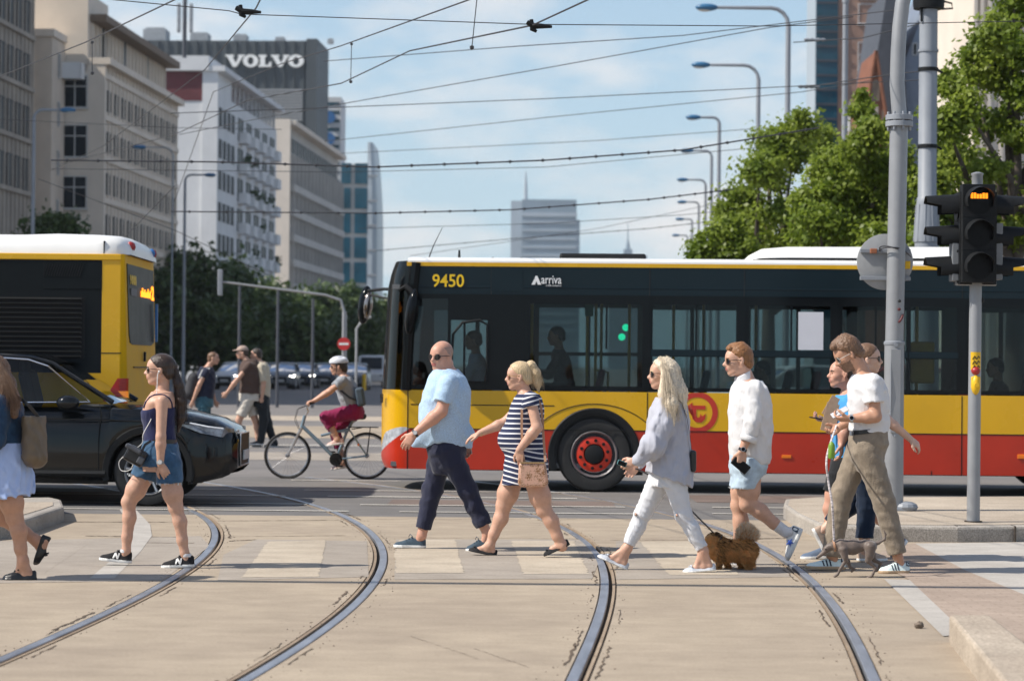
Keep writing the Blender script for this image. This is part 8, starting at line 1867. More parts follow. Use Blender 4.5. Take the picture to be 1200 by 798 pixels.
f.hair_cap(h_light, .011, extra=[cone(f.H(-.08,0,.01), f.H(-.11,0,-.01), .05,.035,.03)])
f.glasses(w=.028, h=.022)
f = Fig('woman in a dark denim jacket and pale blue skirt at the left edge', 15, 678); k = f.px
f.head(-9, 437, 0, yaw=0, size=1.0)
shoN, shoF = f.j(2,472,-.17), f.j(-2,472,.16); elbN, wriN = f.j(-4,515,-.23), f.j(-28,545,-.22); elbF, wriF = f.j(-8,512,.2), f.j(-30,535,.18)
hipN, hipF = f.j(8,560,-.09), f.j(4,560,.09); knN, anN = f.j(17,606,-.09), f.j(27,657,-.09); knF, anF = f.j(2,606,.09), f.j(41,632,.09)
hN, tN = f.j(43,679,-.09), f.j(3,680,-.10); hF, tF = f.j(50,626,.09), f.j(39,661,.09)
body_t = [(-14,16,465,.08),(-18,22,472,.15),(-22,25,485,.165),(-20,26,505,.15),(-20,28,530,.165),(-18,30,555,.17)]
pr = f.head_prims(fem=True)+[cone(f.H(-.025,0,-.06), f.j(-2,463), .049,.055,.03), f.sl(body_t, grow_=-.012)]
pr += f.arm_prims(shoN,elbN,wriN,(.048,.036,.025),.75)+f.arm_prims(shoF,elbF,wriF,(.048,.036,.025),.75)+f.leg_prims(hipN,knN,anN,(.09,.060,.057,.036))+f.leg_prims(hipF,knF,anF,(.09,.06,.057,.036))
pr += f.hand_prims(wriN,(-.7,0,-.5),(0,1,0),.92,.5)+f.hand_prims(wriF,(-.7,0,-.5),(0,-1,0),.92,.5)+f.foot_prims(anN,hN,tN,.034)+f.foot_prims(anF,hF,tF,.034)
f.mesh('body', pr, [m_skin2, m_lip, h_brown], .0078, mf=f.head_mat({'brow':2,'lip':1}))
ja = [f.sl([(-16,20,466,.11),(-20,25,473,.17),(-24,28,486,.19),(-24,29,505,.185),(-24,31,522,.195)]), cone(shoN, elbN, .068,.060,.04), cone(elbN, wriN, .06,.045,.03), cone(shoF, elbF, .068,.06,.04), cone(elbF, wriF, .06,.045,.03)]
f.mesh('denim_jacket', ja, c_djack, .0085, waves(81,.005,.09,(.3,.1,1)))
sk = [f.sl([(-22,31,518,.19),(-26,35,535,.215),(-30,38,555,.235),(-34,40,584,.255)])]
V_ = waves(83,.013,.085,(1,.6,.02),n=5,spread=.25)
f.mesh('skirt', sk+[cut(f.j(5,582,0),(.12,0,-1))], c_skirt, .0085, lambda x,y,z: V_(x,y,z)*np.clip((f.j(0,520)[2]-z)*3,0.15,1))
for he,to in ((hN,tN),(hF,tF)):
 s_ = f.shoe(he, to, [m_shblk, m_shblk], 'loafer', W=.043, sole=.016); o,t,sd,up,L_,_,_ = f.last; mb = MB(); mb.ball(o+t*L_*.6+up*.066,(.018,.02,.010),8); mb.tube([o+t*L_*.52+up*.075-sd*.03,o+t*L_*.53+up*.082,o+t*L_*.52+up*.075+sd*.03],.006,5); mb.build('tassel', m_shblk, s_, smooth='all')
hr = f.hair_cap(h_light, .012, line=[[-.12,-.05,-.01,.03,.07,.105,.14],[-.03,-.015,.0,.034,.064,.092,.1]], low=0, extra=[cone(f.H(-.06,.04,.02), f.j(8,450,-.08), .06,.062,.03), cone(f.j(8,450,-.08), f.j(14,470,-.13), .062,.058,.03), cone(f.j(14,470,-.13), f.j(17,486,-.16), .055,.03,.03), cone(f.H(-.06,-.04,.02), f.j(8,470,.08), .06,.05,.03)], disp=.005)
f.strands(h_light, None, [[f.H(-.03,.02,.13), f.H(-.07,.085,.05), f.j(8+dx*.5,448,-.16), f.j(14+dx,470,-.21), f.j(16+dx*1.2,489,-.22)] for dx in (-11,-6,-1,4,8)], 600, .0010, 6, .015, parent=hr)
bo = Vector(f.j(41,508,-.10)); bag = empty('tote_bag', bo+f.o, 0, 'soft brown leather bag slung behind the woman at the left edge', 'bag')
V, Q = grow([cone(f.j(38,486,-.1)-np.array(bo), f.j(40,534,-.1)-np.array(bo), .075,.088,.05, ax=np.array([0,1.,0]), f=1.5), cone(f.j(45,486,-.1)-np.array(bo), f.j(45,538,-.1)-np.array(bo), .04,.055,.05), cut(f.j(41,487,0)-np.array(bo),(0,0,1)), cut(f.j(41,548,0)-np.array(bo),(0,0,-1))], .009, waves(91,.004,.09,(.7,.3,.4)))
mesh_np('pouch', V, Q, M('brown_leather',(.13,.095,.06),rough=.5,var=.2,scale=9), bag)
flat_ribbon([Vector(f.j(*p))-bo for p in ((45,489,-.16),(33,474,-.19),(22,466,-.16),(12,464,-.12))], .024, m_shblk, 'strap', bag)
# ------------------------------------------------------------------ cyclist, far walkers, riders in the bus, the dogs
# ---------------- bicycle
f = Fig('x', 383, 561); bpy.data.objects.remove(f.root)
k = f.px; bo = Vector(f.o); J = lambda u,v,dy=0: Vector(f.j(u,v,dy))
bike = empty('bicycle', bo, 0, 'silver blue step through bicycle ridden by the cyclist in magenta trousers', 'bicycle')
m_bf = paint('bike_blue_silver', (.22,.31,.38), .3, .3, .3); m_spoke = M('spoke', (.3,.3,.32), rough=.4, metal=.8, var=0)
hubF, hubR, BB = J(337,533.5), J(430,534), J(394,538); WR = 27.6*k
for hb in (hubF, hubR):
 w = empty('wheel', hb); w.parent = bike
 ring = lambda r: [Vector((r*math.cos(t),0,r*math.sin(t))) for t in [i*2*PI/48 for i in range(48)]]
 mb = MB(); mb.tube(ring(WR-.018), .019, 8, closed=True); mb.build('tyre', m_rub, w, smooth=True)
 mb = MB(); mb.tube(ring(WR-.042), .011, 6, closed=True); mb.build('rim', m_silver, w, smooth=True)
 mb = MB(); mb.lathe([(.02,-.05),(.03,-.03),(.016,0),(.03,.03),(.02,.05)],(0,0,0),'Y',12); 
 for i in range(28): t = i*2*PI/28; mb.tube([(.025*math.cos(t+.5),.03*(-1)**i,.025*math.sin(t+.5)),((WR-.045)*math.cos(t),0,(WR-.045)*math.sin(t))],.0013,3)
 mb.build('spokes', m_spoke, w)
head, head2, seat = J(356,492), J(353.5,501), J(419,489)
mb = MB(); mb.tube([head+Vector((.015,0,.06)), head2], .024, 10); mb.tube([head2+Vector((.01,0,.02)), J(372,516), BB], .026, 10); mb.tube([J(376,512)+Vector((0,0,.02)), J(408,503)], .019, 10); mb.tube([J(414,492), J(406,507), BB], .020, 10)
for s in (-.05,.05): mb.tube([BB+Vector((.02,s*.6,0)), hubR+Vector((0,s,0))], .012, 8); mb.tube([J(409,503)+Vector((0,s*.5,0)), hubR+Vector((0,s,0))], .010, 8)
mb.build('frame', m_bf, bike, smooth=True)
mb = MB(); mb.tube([head2, J(350.5,507)], .024, 8)
for s in (-.055,.055): mb.tube([J(350.5,507)+Vector((0,s,0)), J(343,523)+Vector((0,s,0)), hubF+Vector((0,s,0))], [.018,.017,.010], 8)
mb.build('fork', m_silver, bike, smooth=True)
mb = MB(); mb.tube([head+Vector((.015,0,.05)), J(361,482), J(359.5,477)], .013, 8); mb.tube([J(359.5,477,-.02), J(360,475,-.1), J(361.5,473.5,-.22), J(367.5,471.5,-.29)], .012, 8); mb.tube([J(359.5,477,.02), J(360,475,.1), J(361.5,473.5,.22), J(367.5,471.5,.29)], .012, 8)
hb_ = mb.build('handlebar', m_silver, bike, smooth=True)
for s in (-1,1): mb = MB(); mb.tube([J(363,473,s*.25), J(368,471.3,s*.295)], .018, 8); mb.build('grip', m_rub, hb_, smooth=True)
mb = MB(); mb.tube([J(360,475,-.15), J(350,478,-.14), J(346.5,490,-.1), J(350,500,-.05), J(353,505,0)], .004, 5); mb.tube([J(360,475,.15), J(348,480,.14), J(345,492,.1), J(349,501,.05), J(352,506,0)], .004, 5); mb.build('brake_cables', m_rub, bike)
V, Q = grow([cone(np.array(seat)+[-.12,0,.0], np.array(seat)+[.08,0,.015], .022,.045,.02), cone(np.array(seat)+[.05,-.06,.015], np.array(seat)+[.05,.06,.015], .04,.04,.02)], .01); mesh_np('saddle', V, Q, m_rub, bike)
mb = MB(); mb.tube([J(416.5,492), J(412,496)], .014, 8); mb.build('seat_post', m_silver, bike)
mb = MB(); mb.bx(-.25,.16,-.06,.06,-.012,.0); rk = mb.build('rear_rack', m_plas, bike, loc=J(430,500)); 
mb = MB(); mb.tube([J(434,500,-.06), hubR+Vector((0,-.06,0))],.007,5); mb.tube([J(434,500,.06), hubR+Vector((0,.06,0))],.007,5); mb.tube([J(412,503), J(424,501)],.008,5); mb.build('rack_stay', m_plas, bike)
mb = MB(); rows = [[(hubR.x+(WR+.03)*math.cos(t), yy, hubR.z+(WR+.03)*math.sin(t)) for t in [.1+i*2.6/20 for i in range(21)]] for yy in (-.028,.028)]; mb.grid(rows); mb.build('mudguard', m_plas, bike, smooth='all')
mb = MB(); mb.lathe([(.09,-.07),(.09,-.06)], BB, 'Y', 24); mb.build('chainring', m_plas, bike)
for s,du,dv in ((-1,4,8),(1,-5,-8.5)): 
 mb = MB(); e = J(394+du,538+dv,s*.09); mb.tube([BB+Vector((0,s*.08,0)), e], .011, 6); mb.box(e+Vector((0,s*.05,0)),(.09,.09,.02)); mb.build('crank', m_plas, bike)
mb = MB(); mb.box(J(420,521,-.08),(.03,.02,.03)); mb.build('reflector', m_orange, bike)
# ---------------- the cyclist
f = Fig('cyclist in a white helmet, grey T-shirt and magenta trousers riding left', 383, 561); f.root.location = bo
f.head(396.5, 429.5, 0, yaw=2, pitch=-4, size=1.02)
shoN, shoF = f.j(402,446,-.17), f.j(400,446,.17); elbN, wriN = f.j(387,458.5,-.27), f.j(369,469.5,-.29); elbF, wriF = f.j(385,459,.27), f.j(368,469.5,.29)
hipN, hipF = f.j(415,483,-.10), f.j(415,483,.10); knN, anN = f.j(382,489,-.11), f.j(395.5,515,-.13); knF, anF = f.j(392,503,.11), f.j(402,542,.12)
hN, tN = f.j(403.5,520,-.13), f.j(383,523,-.13); hF, tF = f.j(408,548,.12), f.j(388,551,.12)
bt = [(397,410,439,.09),(395,413,445,.165),(394,417,452,.18),(396,419,462,.165),(400,421,474,.165),(404,424,483,.18)]
pr = f.head_prims(fem=True)+[cone(f.H(-.025,0,-.06), f.j(403,441), .050,.055,.03), f.sl(bt, grow_=-.015)]+f.arm_prims(shoN,elbN,wriN,(.05,.04,.028),.85)+f.arm_prims(shoF,elbF,wriF,(.05,.04,.028),.85)+f.leg_prims(hipN,knN,anN,(.095,.062,.056,.036),.8)+f.leg_prims(hipF,knF,anF,(.095,.062,.056,.036),.8)
pr += f.hand_prims(wriN,(-1,-.05,-.2),(0,0,-1),.95,.9,thumb=(0,1,0))+f.hand_prims(wriF,(-1,.05,-.2),(0,0,-1),.95,.9,thumb=(0,-1,0))+f.foot_prims(anN,hN,tN,.034)+f.foot_prims(anF,hF,tF,.034)
f.mesh('body', pr, [m_skin, m_lip, h_dkbr], .009, mf=f.head_mat({'brow':2,'lip':1}))
f.mesh('tee_shirt', [f.sl([(397,412,441,.10),(394,415,446,.175),(392.5,418.5,453,.195),(395,420.5,463,.18),(399,423,474,.18),(402,425,478,.185)])]+capped([cone(shoN,elbN,.068,.062,.03)],f.j(393,453.5,-.22),elbN-shoN)+capped([cone(shoF,elbF,.066,.062,.03)],f.j(393,453.5,.22),elbF-shoF), c_grey if False else cloth('grey_tee',(.30,.32,.35)), .009, waves(101,.005,.1,(.4,.1,1)))
c_mag = cloth('magenta_trousers', (.22,.012,.07), var=.1)
f.mesh('trousers', [f.sl([(401,425,473,.185),(402,427,482,.2),(405,427,490,.17)]), cone(hipN,knN,.115,.085,.03), cone(hipF,knF,.112,.085,.03)]+capped([cone(knN,anN,.085,.062,.03)], f.j(388.5,501,-.12), anN-knN)+capped([cone(knF,anF,.085,.06,.03)], f.j(397.5,525,.12), anF-knF), c_mag, .009, waves(103,.005,.08,(1,.1,.4)))
for he,to in ((hN,tN),(hF,tF)): f.shoe(he, to, [M('pink_shoe',(.60,.42,.38),rough=.7,var=.1), m_solew], 'sneaker', W=.045, sole=.022, h=.008)
f.hair_cap(h_dkbr, .010, extra=[cone(f.H(-.07,0,-.02), f.H(-.075,0,-.06), .055,.045,.03)])
hel = [ell(f.H(-.010,0,.062), (.135,.096,.086), f.HM, .01), cut(f.H(0,0,.035), -f.HM[:,2]*1.0+f.HM[:,0]*.12)]
hel += [minus(cone(f.H(.09,y*.6,.12), f.H(-.10,y,.125), .008,.012,.01), .006) for y in (-.055,-.02,.02,.055)]
hl = f.mesh('helmet', hel, [M('helmet_white',(.72,.75,.80),rough=.3,var=.05), M('helmet_dark',(.03,.04,.07),rough=.4)], .007, mf=lambda C: (((C-f.hc)@f.HM)[:,2] < .046).astype(int))
mb = MB(); mb.tube([f.H(.02,.078,.04),f.H(.02,.075,-.03),f.H(.045,.03,-.115),f.H(.045,-.03,-.115),f.H(.02,-.075,-.03)],.006,5); mb.build('chin_strap', m_shblk, hl)
f.glasses(w=.026,h=.018)
bb = Vector(f.j(422.5,465,-.14)); bag = empty('messenger_bag', bb+bo, 0, 'blue grey bag slung on the back of the cyclist', 'bag'); mb = MB(); mb.box((0,0,0),(.12,.20,.26),Matrix.Rotation(R(-10),3,'Y')); mb.build('pouch', M('slate_fabric',(.055,.085,.12),rough=.8,var=.15,bump=.3), bag, bevel=.035, seg=3)
flat_ribbon([Vector(f.j(*p))-bb for p in ((421,470,-.18),(410,466,-.20),(400,458,-.18),(396,450,-.12))], .03, m_shblk, 'strap', bag)
# ---------------- far walkers on the left
def walker(label, u, v, headp, left, dirs, sho, elb, wri, hip, kn, an, shoes, torso, m_top, m_bot, short_bot, m_sk=m_skin, hair=h_dkbr, sleeve=.45, seed=1, jacket=None, sock=None, h=.012):
 f = Fig(label, u, v); f.back = 1. if left else -1.; f.head(headp[0], headp[1], 0, yaw=dirs, size=1.0, left=left)
 S = [f.j(*sho,-.18), f.j(*sho,.18)]; E_ = [f.j(*elb[0],-.22), f.j(*elb[1],.22)]; W_ = [f.j(*wri[0],-.2), f.j(*wri[1],.2)]; Hp = [f.j(*hip,-.095), f.j(*hip,.095)]; K_ = [f.j(*kn[0],-.095), f.j(*kn[1],.095)]; A_ = [f.j(*an[0],-.09), f.j(*an[1],.09)]
 sg = 1 if left else -1
 pr = f.head_prims()+[cone(f.H(-.025,0,-.06), f.j(sho[0],sho[1]-2), .056,.062,.03), f.sl(torso, grow_=-.02)]
 for i in (0,1):
  pr += f.arm_prims(S[i],E_[i],W_[i],(.052,.044,.03),.85)+f.leg_prims(Hp[i],K_[i],A_[i],(.09,.06,.056,.038), 1. if short_bot else .75)+f.hand_prims(W_[i], unit(np.array(W_[i])-np.array(E_[i])), (0,1-2*i,0), 1.0, .5, thumb=(-sg,0,-.2))
 f.mesh('body', pr, [m_sk, m_lip, hair], h, mf=f.head_mat({'brow':2,'lip':1}))
 tp = [f.sl(torso)]
 for i in (0,1): m_ = np.array(S[i])*(1-sleeve)+np.array(E_[i])*sleeve; tp += capped([cone(S[i],E_[i],.075,.068,.03)], m_, np.array(E_[i])-np.array(S[i]))
 f.mesh('top', tp, m_top, h, waves(seed,.006,.12,(.4,.1,1)))
 bz_ = torso[-1]; bt = [f.sl([(bz_[0],bz_[1],bz_[2]-3,.175),(bz_[0],bz_[1],bz_[2]+9,.19)])]
 for i in (0,1):
  bt.append(cone(Hp[i],K_[i],.115,.09 if not short_bot else .105,.03))
  if not short_bot: bt.append(cone(K_[i],A_[i],.085,.065,.03))
 if short_bot:
  bt = bt[:1]+[q for i in (0,1) for q in capped([bt[1+i]], np.array(K_[i])*.8+np.array(Hp[i])*.2, np.array(K_[i])-np.array(Hp[i]))]
 f.mesh('shorts' if short_bot else 'trousers', bt, m_bot, h, waves(seed+1,.005,.1,(.5,.1,1)))
 for i in (0,1):
  he = np.array(A_[i])+np.array([.05*sg,0,-.07]); to = he+np.array([-.27*sg,0,.0]); he[2] = max(he[2],.0); to[2] = max(0.,he[2]-.0)
  f.shoe(he, to, [shoes, m_solew], 'sneaker', W=.05, h=.01)
  if sock: mb = MB(); mb.tube([Vector(np.array(A_[i])+np.array([0,0,.13])), Vector(np.array(A_[i])+np.array([0,0,-.02]))],[.052,.046],12); mb.build('sock', sock, f.root, smooth=True)
 return f
f1 = walker('man in a navy T-shirt with white shoulder stripes walking right with a backpack', 240, 523, (250,420), False, 0, (241,436), ((234,450),(246,452)), ((226,470),(252,470)), (239,470), ((236,497),(243,497)), ((230,519),(250,519)), m_shblk, [(249,235,430,.1),(252,231,437,.2),(253,229,448,.2),(251,230,460,.18),(250,229,468,.18)], cloth('navy_tee',(.02,.025,.05)), cloth('teal_denim',(.05,.13,.17),var=.3), False, seed=111)
f1.hair_cap(h_light, .003, h=.009)
mb = MB()
for q in (0,1): mb.tube([Vector(f1.j(246-q*3,431.5,-.14)), Vector(f1.j(240-q*3,434,-.205)), Vector(f1.j(236-q*3,443,-.24))], .012, 6)
mb.build('shoulder_stripe', m_solew, f1.root)
bo2 = Vector(f1.j(226,452,0)); bag = empty('backpack', bo2+f1.o, 0, 'dark backpack on the man in the navy T-shirt', 'bag'); V, Q = grow([cone((.02,-.05,.14),(-.03,-.05,-.14),.11,.14,.03,ax=np.array([0,1.,0]),f=1.3)], .012); mesh_np('pouch', V, Q, M('pack_cloth',(.035,.035,.04),rough=.85,var=.2), bag)
flat_ribbon([Vector(f1.j(*p))-bo2 for p in ((228,446,-.12),(236,433,-.14),(243,436,-.17),(243,446,-.17),(234,458,-.19))], .03, m_shblk, 'strap', bag)
f2 = walker('man in a brown T-shirt, tan cap and cream shorts walking left', 290, 524, (284,413.5), True, 8, (292,428), ((277,446),(300,448)), ((266,460),(304,462)), (291,468), ((280,492),(299,492)), ((277.5,518),(303,520)), cloth('dark_shoe',(.05,.045,.045)), [(285,301,421,.1),(281,304,428,.21),(280,307,440,.22),(281,306,452,.20),(280,306,461,.20)], cloth('brown_tee',(.085,.055,.045)), cloth('cream_shorts',(.55,.51,.45)), True, seed=121, sock=cloth('black_sock',(.015,.015,.017)))
f2.hair_cap(h_dkbr, .006, h=.009)
cp = [ell(f2.H(-.005,0,.055),(.112,.088,.085),f2.HM,.01), cut(f2.H(0,0,.045),-f2.HM[:,2]), ell(f2.H(.115,0,.048),(.075,.070,.012),f2.HM,.02)]
f2.mesh('cap', cp, cloth('tan_cap',(.40,.30,.25)), .009)
f3 = walker('person in a beige coat and dark trousers walking behind the man in the tan cap', 310, 524, (300,416), True, 0, (306,430), ((309,448),(304,448)), ((307,466),(303,466)), (307,466), ((309,492),(313,495)), ((306,517),(322,520)), m_shblk, [(300,313,424,.1),(298,316,431,.19),(297,317,445,.19),(297,317,458,.19),(297,316,468,.19)], cloth('beige_coat',(.50,.44,.34)), cloth('charcoal_trousers',(.02,.024,.028)), False, sleeve=.95, seed=131)
f3.hair_cap(h_dkbr, .01, h=.009)
hv = G(343,455); hvY = hv.y
f4 = Fig('tiny figure in a lime hi-vis vest among the waiting cars', 343, 455.5)
f4.head(343, 424.5, 0, size=1.); kk = f4.px
V = [f4.sl([(340,346,427.5,.12),(339,347,431,.2),(339,347,439,.19)])]
f4.mesh('body', f4.head_prims()+[cone(f4.hc, f4.j(343,429), .05,.06,.03), f4.sl([(340,346,428,.1),(340,346,438,.17)]), cone(f4.j(341.5,439), f4.j(341,454.5), .1,.06,.03), cone(f4.j(344.5,439), f4.j(345,454.5), .1,.06,.03)], c_black, .02)
f4.mesh('vest', V, M('lime_vest',(.35,.65,.05),rough=.8,var=.1), .02)
# ---------------- riders seen through the bus glass
def rider(label, u, v, Y, top, hair, sk=m_skin2, fem=False, left=True, pose=0, yaw=0):
 f = Fig(label, u, 560); f.Y = Y; f.o = Vector((P(u,v,Y).x, Y, .36)); f.px = Y/FPX; f.root.location = f.o
 f.head(u, v, 0, yaw=yaw, pitch=-3, size=1.0, left=left); s = 1 if left else -1; hz = f.hc[2]
 b = [((s*.03,0,hz-.17),.075,.09),((s*.05,0,hz-.24),.11,.20),((s*.07,0,hz-.36),.13,.21),((s*.10,0,hz-.55),.13,.19),((s*.11,0,hz-.66),.15,.19)]
 sh = [np.array([s*.05,y,hz-.25]) for y in (-.18,.18)]; el = [np.array([-s*.10,y*1.2,hz-.50]) for y in (-.19,.19)]; wr = [np.array([-s*.33,y*.8,hz-.50+.06*pose]) for y in (-.19,.19)]
 hp = [np.array([s*.08,y,hz-.70]) for y in (-.1,.1)]; kn = [np.array([-s*.34,y,hz-.68]) for y in (-.11,.11)]; an = [np.array([-s*.32,y,max(.06,hz-1.12)]) for y in (-.11,.11)]
 pr = f.head_prims(fem=fem)+[cone(f.H(-.025,0,-.06),(s*.04,0,hz-.19),.052,.06,.03), slices([(c,a-.015,w-.015) for c,a,w in b])]
 for i in (0,1): pr += f.arm_prims(sh[i],el[i],wr[i],(.05,.042,.03),.85)+f.hand_prims(wr[i],(-s,0,.1),(0,0,-1),.95,.8)+[cone(hp[i],kn[i],.085,.065,.03),cone(kn[i],an[i],.06,.045,.03)]
 f.mesh('body', pr, [sk,m_lip,hair], .011, mf=f.head_mat({'brow':2,'lip':1}))
 f.mesh('shirt', [slices(b)]+[cone(sh[i],el[i],.068,.06,.03) for i in (0,1)]+[cone(el[i],el[i]*.35+wr[i]*.65,.058,.05,.03) for i in (0,1)], top, .012, waves(int(u),.006,.1,(.4,.1,1)))
 f.mesh('trousers', [cone(hp[i],kn[i],.1,.08,.04) for i in (0,1)]+[cone(kn[i],an[i],.08,.06,.03) for i in (0,1)]+[cone(hp[0],hp[1],.13,.13,.04)], c_black, .014)
 f.hair_cap(hair, .010, h=.009); return f
rider('bus driver in a pale blue shirt seen through the driver window', 554.5, 399, BY+.50, cloth('driver_blue',(.50,.64,.82)), h_dkbr, pose=2)
rider('dark haired passenger sitting behind the first big bus window', 652, 394, BY+.36, cloth('dark_top',(.06,.055,.06)), h_black, pose=1)
rider('passenger with black hair whose head shows behind the ginger haired man', 893, 434, BY+.36, c_black, h_black)
rider('passenger sitting behind the traffic light post, seen through the bus window', 1166, 431, BY+.1, cloth('teal_top',(.03,.06,.08)), h_black)
# ---------------- fur
def fur(name, ob, n, length, mats, root, seed, comb, lift=.55, width=.0035, colour=None, mask=None, jitter=.35):
 rg = np.random.default_rng(seed); me = ob.data; nv = len(me.vertices); co = np.zeros(nv*3); me.vertices.foreach_get('co', co); co = co.reshape(-1,3); nf = len(me.polygons)
 lv = np.zeros(nf*4, int); me.loops.foreach_get('vertex_index', lv); q = lv.reshape(-1,4); A, B, C_, D = (co[q[:,i]] for i in range(4)); nr = np.cross(C_-A, D-B); ar = np.linalg.norm(nr,axis=1); nr /= ar[:,None]+1e-12
 i = rg.choice(nf, n, p=ar/ar.sum()); a, b = rg.random((2,n,1)); p = (A[i]*(1-a)+B[i]*a)*(1-b)+(D[i]*(1-a)+C_[i]*a)*b; nn = nr[i]
 cm = comb(p) if callable(comb) else np.tile(comb,(n,1)); d = nn*lift+cm*(1-lift)+rg.normal(size=(n,3))*jitter*.5; d /= np.linalg.norm(d,axis=1)[:,None]
 L_ = (length(p) if callable(length) else np.full(n,length))*(.6+.7*rg.random(n)); s = np.cross(d, rg.normal(size=(n,3))); s /= np.linalg.norm(s,axis=1)[:,None]+1e-9
 m = p+d*L_[:,None]*.55; t = p+(d*.9+cm*.35+np.array([0,0,-.18]))*L_[:,None]; w = width*(.7+.6*rg.random(n))[:,None]
 V = np.stack([p-s*w-nn*.003, p+s*w-nn*.003, m+s*w*.8, t, m-s*w*.8],1).reshape(-1,3); Q = np.arange(n*5).reshape(n,5); mi = colour(p, rg) if colour else np.zeros(n,int)
 return mesh_np(name, V, Q, mats, root, None, mi)
fm_ = lambda nm, c: leaf_mat(nm, tuple(q*.75 for q in c), c, .45, 30)
f = Fig('fluffy brown and black Pomeranian like dog trotting left on a dark lead', 858, 667, 'dog'); f.root.name = 'dog'; k = f.px
J = f.j
pr = [cone(J(840,645,0), J(873,643,0), .075,.078,.04, ax=np.array([0,1.,0]), f=.95), cone(J(842,640,0), J(835,632,0), .068,.055,.04), ell(J(834.5,633,0),(.055,.048,.05),None,.02), cone(J(832,634.5,0), J(827.8,636.5,0), .024,.012,.015), ell(J(827,635.8,0),(.007,.008,.006),None,.004)]
for s in (-1,1): pr += [cone(J(836.5,629,s*.028), J(837.5,624.3,s*.036), .014,.005,.01)]
pr += chain([J(842,650,-.05),J(842.5,658,-.05),J(841,665.5,-.05),J(838.5,667,-.05)],[.034,.021,.017,.014],.01)+chain([J(846,650,.05),J(850,658,.05),J(853,663,.05),J(851,665,.05)],[.034,.02,.016,.014],.01)
pr += chain([J(873,648,-.05),J(875,656,-.05),J(878.5,661,-.05),J(876,668,-.05),J(873,668.5,-.05)],[.05,.033,.019,.016,.013],.012)+chain([J(871,648,.05),J(867,656,.05),J(870,662,.05),J(866,666,.05)],[.048,.03,.018,.015],.012)
pr += chain([J(877,636,0),J(880,628,0),J(874,624,0),J(868,627,0)],[.028,.035,.04,.03],.02)
body = f.mesh('body', pr, [fm_('dog_tan',(.75,.43,.17)), M('dog_nose',(.012,.010,.010),rough=.3,var=0)], .006, mf=lambda C: ((np.linalg.norm(C-J(827,635.8,0),axis=1) < .011)|(np.linalg.norm(np.abs(C*np.array([1,1,1])-np.array([J(830.6,631.6,0)[0],0,J(830.6,631.6,0)[2]]))-np.array([0,.034,0]),axis=1) < .009)).astype(int))
fx = lambda u: J(u,640,0)[0]; fz = lambda v: J(858,v,0)[2]
def dlen(p): 
 L_ = np.full(len(p), .036); L_[p[:,2] < fz(655)] = .016; L_[(p[:,0] < fx(836))] = .012; L_[(p[:,0] > fx(864)) & (p[:,2] > fz(632))] = .05; L_[(p[:,2] < fz(655)) & (p[:,0] > fx(864)) & (p[:,2] > fz(662))] = .03; return L_
def dcol(p, rg):
 n = len(p); m = np.zeros(n,int); r = rg.random(n); back = (p[:,2] > fz(643)) & (p[:,0] > fx(840)); m[back & (r < .22)] = 1; m[(p[:,0] > fx(864)) & (p[:,2] > fz(633)) & (r < .75)] = 2; m[(p[:,2] < fz(652)) & (r < .3)] = 3; m[(p[:,2] > fz(627.5)) & (p[:,0] < fx(840))] = 1; m[(p[:,0] < fx(846)) & (p[:,0] > fx(838)) & (r < .35)] = 1; return m
comb = lambda p: np.tile(np.array([.75,0,-.55]),(len(p),1))+np.where(((p[:,0] > fx(864)) & (p[:,2] > fz(634)))[:,None], np.array([-.6,0,1.1]), 0)
fur('fur', body, 30000, dlen, [fm_('fur_tan',(.90,.52,.21)), fm_('fur_black',(.12,.065,.03)), fm_('fur_cream',(.92,.82,.68)), fm_('fur_rust',(.78,.40,.14))], f.root, 5, comb, .36, .0014, dcol)
dogP = f
o = Vector(J(841,630,-.03)); lp = [np.array(J(841,630,-.02)), np.array(J(834,622,-.02)), np.array(J(821,609,0)), np.array(J(800,588,.1)), np.array(J(770,562,.2)), np.array(P(745,549,19.0)-f.o)]
mb = MB(); mb.tube(smooth_path([q-np.array(o) for q in lp]), .006, 6); ob = mb.build('lead', m_shblk, smooth=True, loc=o+f.o); tag(ob, 'dark lead running from the fluffy brown dog to the blonde woman', 'lead')
mb = MB(); mb.tube([Vector(np.array(J(841.5,635,0))+np.array([.03*math.cos(t),.062*math.sin(t),.055*math.cos(t)])) for t in [i*PI/10 for i in range(20)]],.008,6,closed=True); mb.build('collar', m_shblk, dogP.root, smooth=True)
f = Fig('slim grey Italian greyhound like dog walking left with its head lowered', 1000, 676, 'dog'); f.root.name = 'dog'; J = f.j; k = f.px
pr = [cone(J(988,641,0), J(1000,641.5,0), .060,.054,.03, ax=np.array([0,1.,0]), f=.8), cone(J(1000,640.5,0), J(1014,639,0), .052,.036,.03, ax=np.array([0,1.,0]), f=.85), cone(J(1014,638.5,0), J(1021,640,0), .038,.044,.03, ax=np.array([0,1.,0]), f=.9), cone(J(984,638.5,0), J(973,640,0), .046,.029,.02), ell(J(970,642.5,0),(.034,.026,.027),None,.015), cone(J(968,645,0), J(957.5,653.5,0), .022,.011,.012)]
for s in (-1,1): pr += [cone(J(974,639,s*.024), J(978.5,643.5,s*.036), .010,.006,.006), cone(J(988,644,s*.035), J(990.5,653,s*.04), .034,.024,.02), cone(J(1020,641,s*.035), J(1019.5,651,s*.042), .046,.032,.02)]
pr += chain([J(990,652,-.04),J(991.5,656.5,-.04),J(985,666,-.04),J(981.5,673,-.04),J(978,675.5,-.04)],[.024,.016,.012,.0105,.011],.006)
pr += chain([J(989,652,.04),J(994,658,.04),J(996,664,.04),J(1001,667,.04),J(998,669,.04)],[.024,.016,.012,.010,.011],.006)
